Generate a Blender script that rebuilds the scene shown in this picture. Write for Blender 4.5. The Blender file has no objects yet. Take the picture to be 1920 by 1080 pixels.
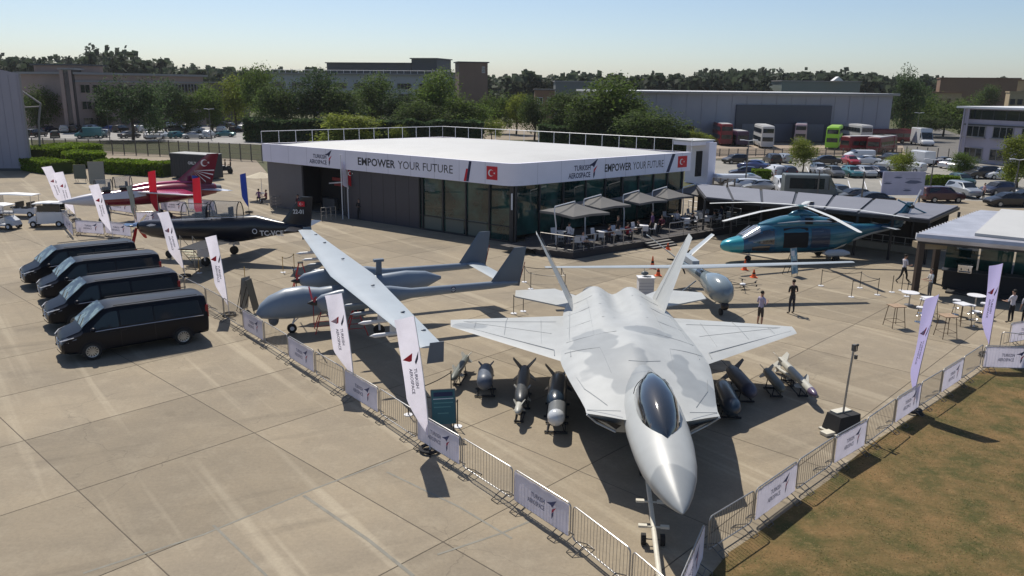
import bpy, math, random
from mathutils import Vector, Matrix, Euler
random.seed(7)
C = bpy.context.scene.collection
SC = bpy.context.scene
PI = math.pi
# ---------------------------------------------------------------- camera
CAM_H = 11.33; PITCH = 0.248; ROLL = 0.012; FPX = 1500.0
cd = bpy.data.cameras.new('camera'); cd.sensor_width = 36.0; cd.lens = 36.0 * FPX / 1920.0
cd.clip_start = 0.5; cd.clip_end = 6000
camera = bpy.data.objects.new('camera', cd); C.objects.link(camera)
CAM_M = Matrix.Rotation(PI / 2 - PITCH, 3, 'X') @ Matrix.Rotation(ROLL, 3, 'Z')
camera.matrix_world = Matrix.Translation((0, 0, CAM_H)) @ CAM_M.to_4x4()
SC.camera = camera
# ---------------------------------------------------------------- daylight
SUN_EL = math.radians(55.0); SUN_AZ = math.radians(-24.0)       # azimuth clockwise from +Y
w = bpy.data.worlds.new('World'); SC.world = w; w.use_nodes = True
nt = w.node_tree; nt.nodes.clear()
sky = nt.nodes.new('ShaderNodeTexSky'); sky.sky_type = 'NISHITA'; sky.sun_disc = False
sky.sun_elevation = SUN_EL; sky.sun_rotation = SUN_AZ % (2 * PI)
sky.altitude = 60; sky.air_density = 0.80; sky.dust_density = 0.75; sky.ozone_density = 2.8
bg = nt.nodes.new('ShaderNodeBackground'); bg.inputs['Strength'].default_value = 0.112
wo = nt.nodes.new('ShaderNodeOutputWorld')
nt.links.new(sky.outputs[0], bg.inputs[0]); nt.links.new(bg.outputs[0], wo.inputs[0])
sl = bpy.data.lights.new('sun', 'SUN'); sl.energy = 5.0; sl.angle = math.radians(0.5); sl.color = (1.0, 0.94, 0.84)
sun = bpy.data.objects.new('sun', sl); C.objects.link(sun)
sd = Vector((math.sin(SUN_AZ) * math.cos(SUN_EL), math.cos(SUN_AZ) * math.cos(SUN_EL), math.sin(SUN_EL)))
sun.rotation_euler = sd.to_track_quat('Z', 'Y').to_euler(); sun.location = sd * 60
SC.view_settings.view_transform = 'Standard'; SC.view_settings.look = 'None'
SC.view_settings.exposure = -0.02; SC.view_settings.gamma = 1.0; SC.view_settings.use_curve_mapping = False
SC.cycles.max_bounces = 6; SC.cycles.volume_bounces = 0; SC.cycles.volume_step_rate = 5; SC.cycles.transparent_max_bounces = 8
SC.cycles.diffuse_bounces = 3; SC.cycles.glossy_bounces = 3; SC.cycles.transmission_bounces = 4

# ---------------------------------------------------------------- survey: sight line from the camera station to a height, or to a distance
def spot(u, v, z=0.0):
    d = CAM_M @ Vector((u - 960, -(v - 540), -FPX)); t = (z - CAM_H) / d.z
    return Vector((d.x * t, d.y * t, z))
def spotd(u, v, Y):
    d = CAM_M @ Vector((u - 960, -(v - 540), -FPX)); t = Y / d.y
    return Vector((d.x * t, Y, CAM_H + d.z * t))

# ---------------------------------------------------------------- materials
def lin(c):
    return tuple(((x / 255 / 12.92) if x / 255 <= .04045 else ((x / 255 + .055) / 1.055) ** 2.4) for x in c)
MATS = {}
def mat(name, col, rough=.5, metal=0., noise=None, bump=None, coat=0., rand=0., spec=.5, alpha=1., trans=0., emis=None, island=0., col2=None):
    """col linear rgb; noise=(scale, amount[, detail]); bump=(scale, strength); rand = per-object value variation"""
    if name in MATS: return MATS[name]
    m = bpy.data.materials.new(name); m.use_nodes = True; MATS[name] = m
    t = m.node_tree; b = t.nodes['Principled BSDF']
    b.inputs['Roughness'].default_value = rough; b.inputs['Metallic'].default_value = metal
    b.inputs['Coat Weight'].default_value = coat; b.inputs['Coat Roughness'].default_value = .05
    b.inputs['Specular IOR Level'].default_value = spec
    c4 = (*col, 1)
    src = None
    if noise or rand or island or bump:
        tc = t.nodes.new('ShaderNodeTexCoord')
    if noise:
        nz = t.nodes.new('ShaderNodeTexNoise'); nz.inputs['Scale'].default_value = noise[0]
        nz.inputs['Detail'].default_value = noise[2] if len(noise) > 2 else 5; nz.inputs['Roughness'].default_value = .6
        t.links.new(tc.outputs['Object'], nz.inputs['Vector'])
        mr = t.nodes.new('ShaderNodeMapRange'); mr.inputs[1].default_value = .3; mr.inputs[2].default_value = .7
        a = noise[1]; mr.inputs[3].default_value = 1 - a; mr.inputs[4].default_value = 1 + a
        t.links.new(nz.outputs[0], mr.inputs[0]); src = mr.outputs[0]
        if col2:
            mx = t.nodes.new('ShaderNodeMix'); mx.data_type = 'RGBA'; mx.inputs[6].default_value = c4; mx.inputs[7].default_value = (*col2, 1)
            m2 = t.nodes.new('ShaderNodeMapRange'); m2.inputs[1].default_value = .42; m2.inputs[2].default_value = .58
            t.links.new(nz.outputs[0], m2.inputs[0]); t.links.new(m2.outputs[0], mx.inputs[0]); c4 = mx.outputs[2]
    def mulval(src, sock, amt):
        mr = t.nodes.new('ShaderNodeMapRange'); mr.inputs[3].default_value = 1 - amt; mr.inputs[4].default_value = 1 + amt
        t.links.new(sock, mr.inputs[0])
        if src is None: return mr.outputs[0]
        mm = t.nodes.new('ShaderNodeMath'); mm.operation = 'MULTIPLY'; t.links.new(src, mm.inputs[0]); t.links.new(mr.outputs[0], mm.inputs[1])
        return mm.outputs[0]
    if rand:
        oi = t.nodes.new('ShaderNodeObjectInfo'); src = mulval(src, oi.outputs['Random'], rand)
    if island:
        ge = t.nodes.new('ShaderNodeNewGeometry'); src = mulval(src, ge.outputs['Random Per Island'], island)
    if src is not None:
        vm = t.nodes.new('ShaderNodeVectorMath'); vm.operation = 'SCALE'
        if isinstance(c4, tuple): vm.inputs[0].default_value = c4[:3]
        else: t.links.new(c4, vm.inputs[0])
        t.links.new(src, vm.inputs['Scale']); t.links.new(vm.outputs[0], b.inputs['Base Color'])
        colsock = vm.outputs[0]
    else:
        colsock = None
        if isinstance(c4, tuple): b.inputs['Base Color'].default_value = c4
    if bump:
        nb = t.nodes.new('ShaderNodeTexNoise'); nb.inputs['Scale'].default_value = bump[0]; nb.inputs['Detail'].default_value = 4
        t.links.new(tc.outputs['Object'], nb.inputs['Vector'])
        bp = t.nodes.new('ShaderNodeBump'); bp.inputs['Strength'].default_value = bump[1]; bp.inputs['Distance'].default_value = .05
        t.links.new(nb.outputs[0], bp.inputs['Height']); t.links.new(bp.outputs[0], b.inputs['Normal'])
    if alpha < 1: b.inputs['Alpha'].default_value = alpha
    if trans:
        out = [n for n in t.nodes if n.type == 'OUTPUT_MATERIAL'][0]
        tr = t.nodes.new('ShaderNodeBsdfTranslucent'); ms = t.nodes.new('ShaderNodeMixShader'); ms.inputs[0].default_value = trans
        if colsock: t.links.new(colsock, tr.inputs[0])
        else: tr.inputs[0].default_value = (*col, 1)
        t.links.new(b.outputs[0], ms.inputs[1]); t.links.new(tr.outputs[0], ms.inputs[2]); t.links.new(ms.outputs[0], out.inputs[0])
    if emis:
        b.inputs['Emission Color'].default_value = (*col, 1); b.inputs['Emission Strength'].default_value = emis
    return m

# ---------------------------------------------------------------- mesh builder
_textcache = {}
def text_geo(s, bold):
    k = (s, bold)
    if k not in _textcache:
        cu = bpy.data.curves.new('lettering', 'FONT'); cu.body = s; cu.size = 1.0; cu.offset = .022 if bold else 0.0
        cu.resolution_u = 2; cu.align_x = 'LEFT'
        o = bpy.data.objects.new('lettering', cu); C.objects.link(o)
        dg = bpy.context.evaluated_depsgraph_get(); dg.update()
        me = bpy.data.meshes.new_from_object(o.evaluated_get(dg))
        vs = [tuple(v.co) for v in me.vertices]; fs = [tuple(p.vertices) for p in me.polygons]
        bpy.data.objects.remove(o); bpy.data.meshes.remove(me)
        x0 = min(v[0] for v in vs); x1 = max(v[0] for v in vs); y1 = max(v[1] for v in vs)
        _textcache[k] = ([((v[0] - x0) / y1, v[1] / y1) for v in vs], fs, (x1 - x0) / y1)
    return _textcache[k]

class MB:
    def __init__(self): self.v = []; self.f = []; self.m = []; self.sharp = 35.0
    def add(self, vs, fs, mi=0, M=None):
        n = len(self.v)
        if M is not None: vs = [tuple(M @ Vector(p)) for p in vs]
        self.v += [tuple(p) for p in vs]
        self.f += [tuple(i + n for i in f) for f in fs]; self.m += [mi] * len(fs)
        return self
    def box(self, x0, x1, y0, y1, z0, z1, mi=0, M=None):
        vs = [(x, y, z) for x in (x0, x1) for y in (y0, y1) for z in (z0, z1)]
        return self.add(vs, [(0, 1, 3, 2), (4, 6, 7, 5), (0, 4, 5, 1), (2, 3, 7, 6), (0, 2, 6, 4), (1, 5, 7, 3)], mi, M)
    def cbox(self, cx, cy, cz, sx, sy, sz, mi=0, M=None):
        return self.box(cx - sx / 2, cx + sx / 2, cy - sy / 2, cy + sy / 2, cz - sz / 2, cz + sz / 2, mi, M)
    def tube(self, pts, r, n=8, mi=0, cap=True, M=None, closed=False):
        P = [Vector(p) for p in pts]; R = r if isinstance(r, (list, tuple)) else [r] * len(P)
        vs = []; k = len(P)
        up = None
        for i, p in enumerate(P):
            if closed: t = P[(i + 1) % k] - P[i - 1]
            else: t = (P[min(i + 1, k - 1)] - P[max(i - 1, 0)])
            t.normalize()
            if up is None:
                a = Vector((0, 0, 1)) if abs(t.z) < .9 else Vector((1, 0, 0))
                up = (a - t * a.dot(t)).normalized()
            else:
                up = (up - t * up.dot(t)).normalized()
            s = t.cross(up)
            for j in range(n):
                an = 2 * PI * j / n
                vs.append(tuple(p + (up * math.cos(an) + s * math.sin(an)) * R[i]))
        fs = []
        for i in range(k if closed else k - 1):
            i2 = (i + 1) % k
            for j in range(n):
                fs.append((i * n + j, i2 * n + j, i2 * n + (j + 1) % n, i * n + (j + 1) % n))
        if cap and not closed:
            fs.append(tuple(range(n))[::-1][::-1]); fs.append(tuple((k - 1) * n + j for j in range(n))[::-1])
        return self.add(vs, fs, mi, M)
    def cyl(self, p, q, r, n=12, mi=0, r2=None, M=None):
        return self.tube([p, q], [r, r if r2 is None else r2], n, mi, True, M)
    def loft(self, secs, mi=0, caps=True, M=None, ring=True):
        n = len(secs[0]); vs = [tuple(p) for s in secs for p in s]; fs = []
        for i in range(len(secs) - 1):
            for j in range(n if ring else n - 1):
                a, b = i * n + j, i * n + (j + 1) % n
                fs.append((a, b, b + n, a + n))
        if caps and ring:
            fs.append(tuple(range(n))[::-1]); fs.append(tuple((len(secs) - 1) * n + j for j in range(n)))
        return self.add(vs, fs, mi, M)
    def prism(self, poly, z0, z1, mi=0, M=None):
        n = len(poly)
        vs = [(x, y, z0) for x, y in poly] + [(x, y, z1) for x, y in poly]
        fs = [tuple(range(n))[::-1], tuple(range(n, 2 * n))] + [(i, (i + 1) % n, n + (i + 1) % n, n + i) for i in range(n)]
        return self.add(vs, fs, mi, M)
    def plate(self, poly, thick, mi=0):
        """3D polygon given thickness along its normal"""
        P = [Vector(p) for p in poly]; nrm = Vector((0, 0, 0))
        for i in range(len(P)): nrm += P[i].cross(P[(i + 1) % len(P)])
        nrm.normalize(); n = len(P)
        vs = P + [p + nrm * thick for p in P]
        fs = [tuple(range(n))[::-1], tuple(range(n, 2 * n))] + [(i, (i + 1) % n, n + (i + 1) % n, n + i) for i in range(n)]
        return self.add(vs, fs, mi)
    def sph(self, c, rx, ry=None, rz=None, nu=14, nv=8, mi=0, M=None):
        ry = rx if ry is None else ry; rz = rx if rz is None else rz
        vs = [(c[0], c[1], c[2] + rz)]
        for i in range(1, nv):
            a = PI * i / nv
            for j in range(nu):
                b = 2 * PI * j / nu
                vs.append((c[0] + rx * math.sin(a) * math.cos(b), c[1] + ry * math.sin(a) * math.sin(b), c[2] + rz * math.cos(a)))
        vs.append((c[0], c[1], c[2] - rz)); fs = []
        for j in range(nu):
            fs.append((0, 1 + j, 1 + (j + 1) % nu)); L = len(vs) - 1; o = 1 + (nv - 2) * nu
            fs.append((L, o + (j + 1) % nu, o + j))
        for i in range(nv - 2):
            for j in range(nu):
                a = 1 + i * nu + j; b = 1 + i * nu + (j + 1) % nu
                fs.append((a, a + nu, b + nu, b))
        return self.add(vs, fs, mi, M)
    def text(self, s, org, ux, uy, h, mi=0, bold=False, align='l', width=None):
        vs, fs, wd = text_geo(s, bold); ux = Vector(ux).normalized(); uy = Vector(uy).normalized(); org = Vector(org)
        sx = h if width is None else width / wd
        off = {'l': 0, 'c': -wd * sx / 2, 'r': -wd * sx}[align]
        return self.add([tuple(org + ux * (x * sx + off) + uy * (y * h)) for x, y in vs], fs, mi)
    def poly2(self, pts, org, ux, uy, mi=0):
        ux = Vector(ux).normalized(); uy = Vector(uy).normalized(); org = Vector(org)
        return self.add([tuple(org + ux * x + uy * y) for x, y in pts], [tuple(range(len(pts)))], mi)
    def mesh(self, name, mats, smooth=True):
        me = bpy.data.meshes.new(name); me.from_pydata(self.v, [], self.f)
        for m in mats: me.materials.append(m)
        if len(mats) > 1: me.polygons.foreach_set('material_index', self.m)
        if smooth:
            me.polygons.foreach_set('use_smooth', [True] * len(self.f)); me.update()
            me.set_sharp_from_angle(angle=math.radians(self.sharp))
        me.update(); return me

def link(name, data, parent=None, loc=(0, 0, 0), rot=(0, 0, 0), scale=(1, 1, 1)):
    o = bpy.data.objects.new(name, data); C.objects.link(o); o.location = loc; o.rotation_euler = rot; o.scale = scale
    if parent is not None: o.parent = parent
    return o
def part(name, mb, mats, parent=None, loc=(0, 0, 0), rot=(0, 0, 0), scale=(1, 1, 1), smooth=True):
    if not isinstance(mats, (list, tuple)): mats = [mats]
    return link(name, mb.mesh(name, mats, smooth) if isinstance(mb, MB) else mb, parent, loc, rot, scale)
def tag(o, label=None, cat=None, group=None, kind=None):
    if label: o['label'] = label
    if cat: o['category'] = cat
    if group: o['group'] = group
    if kind: o['kind'] = kind
    return o
def thing(name, label, cat, loc=(0, 0, 0), rz=0., group=None):
    o = bpy.data.objects.new(name, None); C.objects.link(o); o.location = loc; o.rotation_euler = (0, 0, rz)
    o.empty_display_size = .3
    return tag(o, label, cat, group)
def kids(o): return KID.get(o.name, None) if False else [c for c in o.children]
def dup(root, loc, rz, label=None, group=None, scale=None, mats=None):
    """a copy of a thing with copies of its parts and sub-parts; mats swaps materials by (old name -> new material)"""
    def cp(o, par):
        c = o.copy(); C.objects.link(c); c.parent = par
        if mats and c.type == 'MESH':
            for sl_ in c.material_slots:
                if sl_.material and sl_.material.name in mats:
                    sl_.link = 'OBJECT'; sl_.material = mats[sl_.material.name] if not sl_.material.name in mats else mats[sl_.material.name]
        for ch in TREE.get(o.name, ()): cp(ch, c)
        return c
    if root.name not in TREE: index_tree(root)
    c = cp(root, None); c.location = loc; c.rotation_euler = (0, 0, rz)
    if scale: c.scale = scale if isinstance(scale, tuple) else (scale,) * 3
    if label: c['label'] = label
    if group: c['group'] = group
    return c
TREE = {}
def index_tree(root):
    for o in [root] + list(root.children_recursive): TREE[o.name] = list(o.children)
def structure(name, mb, m, **k):
    return tag(part(name, mb, m, **k), kind='structure')
def lerp(a, b, t): return a + (b - a) * t
ORD = ['first', 'second', 'third', 'fourth', 'fifth', 'sixth', 'seventh', 'eighth', 'ninth', 'tenth', 'eleventh', 'twelfth', 'thirteenth', 'fourteenth', 'fifteenth', 'sixteenth', 'seventeenth', 'eighteenth', 'nineteenth', 'twentieth']
# shared materials
M_ = {}
def shared():
    M_['white'] = mat('white_paint', (.72, .72, .74), .45, noise=(2, .04))
    M_['cloth'] = mat('white_banner_fabric', (.86, .82, .90), .85, trans=.6, noise=(3, .05))
    M_['black'] = mat('black_paint', (.012, .012, .014), .4)
    M_['blackm'] = mat('black_matt', (.02, .02, .022), .85)
    M_['rubber'] = mat('rubber', (.018, .018, .018), .8)
    M_['glass'] = mat('dark_window_glass', (.015, .022, .026), .06, spec=.8)
    M_['steel'] = mat('galvanised_steel', (.42, .41, .40), .38, metal=.75, noise=(8, .15))
    M_['dsteel'] = mat('weathered_steel', (.16, .15, .14), .5, metal=.5, noise=(8, .2))
    M_['chrome'] = mat('bright_metal', (.75, .75, .76), .15, metal=1.)
    M_['navy'] = mat('navy_print', (.015, .02, .07), .6)
    M_['red'] = mat('red_print', (.55, .01, .03), .6)
    M_['redpaint'] = mat('red_paint', (.5, .02, .02), .4)
    M_['orange'] = mat('orange_plastic', (.8, .12, .02), .5)
    M_['blue'] = mat('blue_fabric', (.02, .05, .3), .8, trans=.2)
    M_['redcloth'] = mat('red_fabric', (.62, .02, .04), .8, trans=.25)
    M_['skin'] = mat('skin', (.42, .24, .17), .55)
    M_['wood'] = mat('pale_wood', (.35, .24, .15), .6, noise=(6, .2))
    M_['uav'] = mat('grey_aircraft_paint', (.20, .245, .30), .38, noise=(1.2, .05))
    M_['interior'] = mat('dark_interior', (.01, .01, .012), .9)
    M_['brick'] = mat('bark', (.09, .065, .045), .9, noise=(5, .3))
shared()
# ---------------------------------------------------------------- the ground
def pos_mat(name, base, stain, pale, rough=.85, joint=False, streak=True, rand=.12, bumps=.25, fs=1.0):
    m = bpy.data.materials.new(name); m.use_nodes = True; t = m.node_tree; b = t.nodes['Principled BSDF']
    b.inputs['Roughness'].default_value = rough; b.inputs['Specular IOR Level'].default_value = .25
    L = t.links.new; N = t.nodes.new
    g = N('ShaderNodeNewGeometry')
    def noise(scale, det=5, vec=None, rough_=.6):
        n = N('ShaderNodeTexNoise'); n.inputs['Scale'].default_value = scale; n.inputs['Detail'].default_value = det; n.inputs['Roughness'].default_value = rough_
        L(vec or g.outputs['Position'], n.inputs['Vector']); return n.outputs[0]
    def rng(s, a, b_, c=0, d=1):
        r = N('ShaderNodeMapRange'); r.inputs[1].default_value = a; r.inputs[2].default_value = b_; r.inputs[3].default_value = c; r.inputs[4].default_value = d
        L(s, r.inputs[0]); return r.outputs[0]
    def mix(f, a, c):
        x = N('ShaderNodeMix'); x.data_type = 'RGBA'
        L(f, x.inputs[0])
        if isinstance(a, tuple): x.inputs[6].default_value = (*a, 1)
        else: L(a, x.inputs[6])
        if isinstance(c, tuple): x.inputs[7].default_value = (*c, 1)
        else: L(c, x.inputs[7])
        return x.outputs[2]
    col = mix(rng(noise(.22 * fs, 6), .38, .62), base, stain)
    col = mix(rng(noise(.9 * fs, 8, rough_=.75), .5, .72, 0, .55), col, pale)
    if streak: col = mix(rng(noise(.55, 4), .64, .74, 0, .35), col, tuple(x * .6 for x in stain)); col = mix(rng(noise(2.3, 3), .70, .76, 0, .45), col, tuple(x * .55 for x in stain))
    if streak:
        mp = N('ShaderNodeMapping'); mp.vector_type = 'TEXTURE'; mp.inputs['Rotation'].default_value = (0, 0, math.radians(-52)); mp.inputs['Scale'].default_value = (30, 1.0, 1)
        L(g.outputs['Position'], mp.inputs['Vector'])
        s = noise(1.1, 3, mp.outputs[0]); col = mix(rng(s, .56, .66, 0, .5), col, tuple(min(1, x * 1.12) for x in pale)); col = mix(rng(s, .44, .36, 0, .35), col, stain)
        mp2 = N('ShaderNodeMapping'); mp2.vector_type = 'TEXTURE'; mp2.inputs['Rotation'].default_value = (0, 0, math.radians(25)); mp2.inputs['Scale'].default_value = (6, 1.0, 1)
        L(g.outputs['Position'], mp2.inputs['Vector'])
        s = noise(.8, 5, mp2.outputs[0]); col = mix(rng(s, .58, .72, 0, .5), col, tuple(x * .72 for x in stain))
    # hairline cracks
        v = N('ShaderNodeTexVoronoi'); v.feature = 'DISTANCE_TO_EDGE'; v.inputs['Scale'].default_value = .16
        dz = N('ShaderNodeTexNoise'); dz.inputs['Scale'].default_value = .8; dz.inputs['Detail'].default_value = 6
        L(g.outputs['Position'], dz.inputs['Vector'])
        va = N('ShaderNodeVectorMath'); va.operation = 'MULTIPLY_ADD'; va.inputs[1].default_value = (1.8, 1.8, 0)
        L(dz.outputs['Color'], va.inputs[0]); L(g.outputs['Position'], va.inputs[2]); L(va.outputs[0], v.inputs['Vector'])
        ck = rng(v.outputs[0], .0, .003, .32, 0)
        gate = rng(noise(.1, 2), .5, .56)
        mm = N('ShaderNodeMath'); mm.operation = 'MULTIPLY'; L(ck, mm.inputs[0]); L(gate, mm.inputs[1])
        col = mix(mm.outputs[0], col, (.06, .05, .04))
    fine = rng(noise(9, 6, rough_=.8), .3, .7, .88, 1.12)
    oi = N('ShaderNodeObjectInfo'); r2 = rng(oi.outputs['Random'], 0, 1, 1 - rand, 1 + rand)
    mu = N('ShaderNodeMath'); mu.operation = 'MULTIPLY'; L(fine, mu.inputs[0]); L(r2, mu.inputs[1])
    vm = N('ShaderNodeVectorMath'); vm.operation = 'SCALE'; L(col, vm.inputs[0]); L(mu.outputs[0], vm.inputs['Scale'])
    L(vm.outputs[0], b.inputs['Base Color'])
    bp = N('ShaderNodeBump'); bp.inputs['Strength'].default_value = bumps; bp.inputs['Distance'].default_value = .02
    L(noise(14, 6), bp.inputs['Height']); L(bp.outputs[0], b.inputs['Normal'])
    return m
CONC = (.285, .235, .166); CONC_S = (.232, .194, .142); CONC_P = (.35, .30, .22)
m_slab = pos_mat('apron_concrete', CONC, CONC_S, CONC_P)
m_far = pos_mat('asphalt_grey', (.17, .16, .145), (.15, .14, .13), (.21, .2, .18), streak=False)
m_track = pos_mat('dusty_track', (.27, .22, .165), (.23, .19, .14), (.32, .27, .21), streak=False)
m_dry = pos_mat('dry_grass', (.185, .115, .045), (.07, .066, .018), (.28, .185, .08), streak=False, bumps=1.0, fs=3.4)
m_field = pos_mat('olive_field', (.07, .07, .028), (.05, .06, .02), (.12, .1, .045), streak=False)
def sheet(name, poly, z, m):
    mb = MB(); mb.add([(p[0], p[1], z) for p in poly], [tuple(range(len(poly)))])
    return structure(name, mb, m, smooth=False)
sheet('ground', [(-1700, -60), (1700, -60), (1700, 2700), (-1700, 2700)], -.08, m_field)
apron = sheet('apron', [(-90, -20), (95, -20), (62, 82), (20, 92), (-10, 100), (-62, 104), (-120, 100)], -.014, m_slab)
# slabs: 5.5 m wide lanes, 4.7 m long, laid askew to the view
dv = Vector((.729, -.684)); nv = Vector((.684, .729))
fil = MB(); fil2 = MB(); nslab = 0
slab_me = {}
def inview(p, m=2.0):
    q = CAM_M.transposed() @ Vector((p[0], p[1], -CAM_H))
    if q.z >= -.1: return False
    u = 960 + FPX * q.x / -q.z; v = 540 - FPX * q.y / -q.z
    k = 220 * m * 20 / max(6, p[1]); return -k < u < 1920 + k and v < 1080 + k
def on_grass(p): return p[1] < 30 and p[0] > 2 and (p[0] - 4.0) * .69 - (p[1] - 16.5) * .72 > 4.5
LW = 5.5; SW = 4.7; n0 = 6.64 - 3 * 5.5; d0 = -23.1
rs = random.Random(3)
for i in range(-2, 16):
    for j in range(-11, 12):
        nn = n0 + i * LW; dd = d0 + j * SW + (i % 3) * .0
        c = dv * (dd + SW / 2) + nv * (nn + LW / 2)
        if c.y > 74 or not inview(c) or on_grass(c): continue
        if c.y > 58 and c.x < -20: continue
        if nslab >= 290: continue
        if 'slab' not in slab_me:
            s = MB(); g = .016; a, b_ = SW / 2 - g, LW / 2 - g; q = .02
            ring = lambda e, z: [(-a + e, -b_ + e, z), (a - e, -b_ + e, z), (a - e, b_ - e, z), (-a + e, b_ - e, z)]
            s.loft([ring(0, -.013), ring(0, -.004), ring(q * .5, 0)]); slab_me['slab'] = s.mesh('slab', [m_slab], False)
        o = link('slab', slab_me['slab'], apron, (c.x, c.y, rs.uniform(-.001, .001)), (0, 0, math.atan2(dv.y, dv.x)))
        nslab += 1
for i in range(-2, 17):
    nn = n0 + i * LW
    a = dv * -80 + nv * nn; b_ = dv * 35 + nv * nn; h = nv * (.022 if i % 2 else .013)
    fil.add([(a.x - h.x, a.y - h.y, -.009), (b_.x - h.x, b_.y - h.y, -.009), (b_.x + h.x, b_.y + h.y, -.009), (a.x + h.x, a.y + h.y, -.009)], [(0, 1, 2, 3)])
for j in range(-11, 12):
    dd = d0 + j * SW
    a = dv * dd + nv * -15; b_ = dv * dd + nv * 62; h = dv * .011
    fil.add([(a.x - h.x, a.y - h.y, -.0095), (b_.x - h.x, b_.y - h.y, -.0095), (b_.x + h.x, b_.y + h.y, -.0095), (a.x + h.x, a.y + h.y, -.0095)], [(0, 1, 2, 3)])
structure('joint_sealant', fil, mat('joint_tar', (.105, .085, .062), .9), smooth=False)
# faded blue survey lines on the concrete
pl = MB()
def strip(mb, pts, wd, z):
    for a, b_ in zip(pts[:-1], pts[1:]):
        a = Vector(a[:2]); b2 = Vector(b_[:2]); n_ = (b2 - a).normalized(); n_ = Vector((-n_.y, n_.x)) * wd / 2
        mb.add([(*(a - n_), z), (*(b2 - n_), z), (*(b2 + n_), z), (*(a + n_), z)], [(0, 1, 2, 3)])
m_bl = mat('faded_blue_line_paint', (.222, .208, .172), .9, noise=(3, .15))
strip(pl, [spot(156, 1075), spot(380, 1003), spot(578, 921), spot(735, 862)], .075, .004)
strip(pl, [spot(400, 985), spot(500, 1080)], .07, .0042)
strip(pl, [spot(569, 929), spot(690, 1012), spot(775, 1080)], .10, .0044)
strip(pl, [spot(725, 885), spot(860, 950), spot(960, 1010)], .07, .0043)
strip(pl, [spot(820, 1040), spot(940, 1000), spot(1000, 975)], .07, .0046)
structure('painted_line', pl, m_bl, smooth=False)
# dry grass verge, bottom right
GE = [spot(u, v) for u, v in [(1290, 1130), (1366, 1037), (1411, 1007), (1500, 940), (1562, 895), (1624, 838), (1740, 765), (1850, 690), (1925, 692)]]
verge = sheet('grass_verge', [(p.x, p.y) for p in GE] + [(60, 33), (60, 4), (4, 4)], .012, m_dry)
# blades of grass: a thin uneven nap over the near verge
gb = MB(); rg = random.Random(5)
GEx = [(p.x, p.y) for p in GE]
def edge_y(x):
    for (x0, y0), (x1, y1) in zip(GEx[:-1], GEx[1:]):
        if x0 <= x <= x1: return lerp(y0, y1, (x - x0) / (x1 - x0 + 1e-9))
    return GEx[-1][1] if x > GEx[-1][0] else GEx[0][1]
gm = [mat('grass_green', (.14, .14, .042), .9, island=.5, trans=.3), mat('grass_straw', (.22, .165, .075), .9, island=.5, trans=.3)]
import mathutils
V_, F_, Mi = [], [], []
for k in range(90000):
    x = 3.6 + 18 * rg.random() ** 1.15; y = rg.uniform(11.5, 33)
    if y > edge_y(x) + .10 * mathutils.noise.noise(Vector((x * 4, 0, 7))) + .04 or y < 11.5: continue
    q = mathutils.noise.noise(Vector((x * .5, y * .5, 0))) + .5 * mathutils.noise.noise(Vector((x * 1.7, y * 1.7, 3)))
    near = edge_y(x) - y < 1.6 and rg.random() < .35
    if q < -.25 and rg.random() < .7: continue
    a = rg.uniform(0, 2 * PI); l = rg.uniform(.006, .022); wd = rg.uniform(.008, .016)
    lx, ly = rg.uniform(-.05, .05), rg.uniform(-.05, .05); n = len(V_)
    V_ += [(x - math.cos(a) * wd, y - math.sin(a) * wd, .012), (x + math.cos(a) * wd, y + math.sin(a) * wd, .012), (x + lx, y + ly, .012 + l)]
    F_.append((n, n + 1, n + 2)); Mi.append(0 if (q > .12 or near) else 1)
gb.v, gb.f, gb.m = V_, F_, Mi
tag(part('dry_lawn', gb, gm, smooth=False), 'patchy dry mown grass on the verge beyond the barriers', 'grass', kind='stuff')

# far ground: tracks, car parks, roads (sheets a few mm apart)
def psheet(name, px, z, m): return sheet(name, [spot(u, v) for u, v in px], z, m)
psheet('track', [(-200, 340), (62, 290), (200, 283), (480, 300), (520, 345), (300, 335), (62, 338), (-200, 400)], -.03, m_track)
psheet('car_park', [(-150, 250), (62, 262), (300, 265), (620, 275), (640, 240), (300, 233), (62, 228), (-150, 225)], -.036, pos_mat('left_car_park_grey', (.3, .29, .28), (.25, .24, .23), (.36, .35, .33), streak=False))
psheet('path', [(880, 262), (1010, 262), (1000, 232), (915, 228)], -.035, m_track)
psheet('car_park', [(1290, 420), (1330, 300), (1500, 294), (1930, 302), (2200, 330), (2200, 470), (1700, 470)], -.034, pos_mat('right_car_park_grey', (.27, .255, .225), (.22, .21, .19), (.32, .3, .27), streak=False))
psheet('bus_park', [(1310, 298), (1330, 264), (1700, 262), (1705, 292), (1500, 292)], -.032, pos_mat('bus_park_paving', (.33, .26, .2), (.28, .23, .18), (.4, .34, .28), streak=False))
psheet('road', [(1700, 300), (1690, 262), (1720, 240), (1760, 240), (1830, 262), (1800, 285), (1840, 302)], -.028, m_far)
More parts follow.
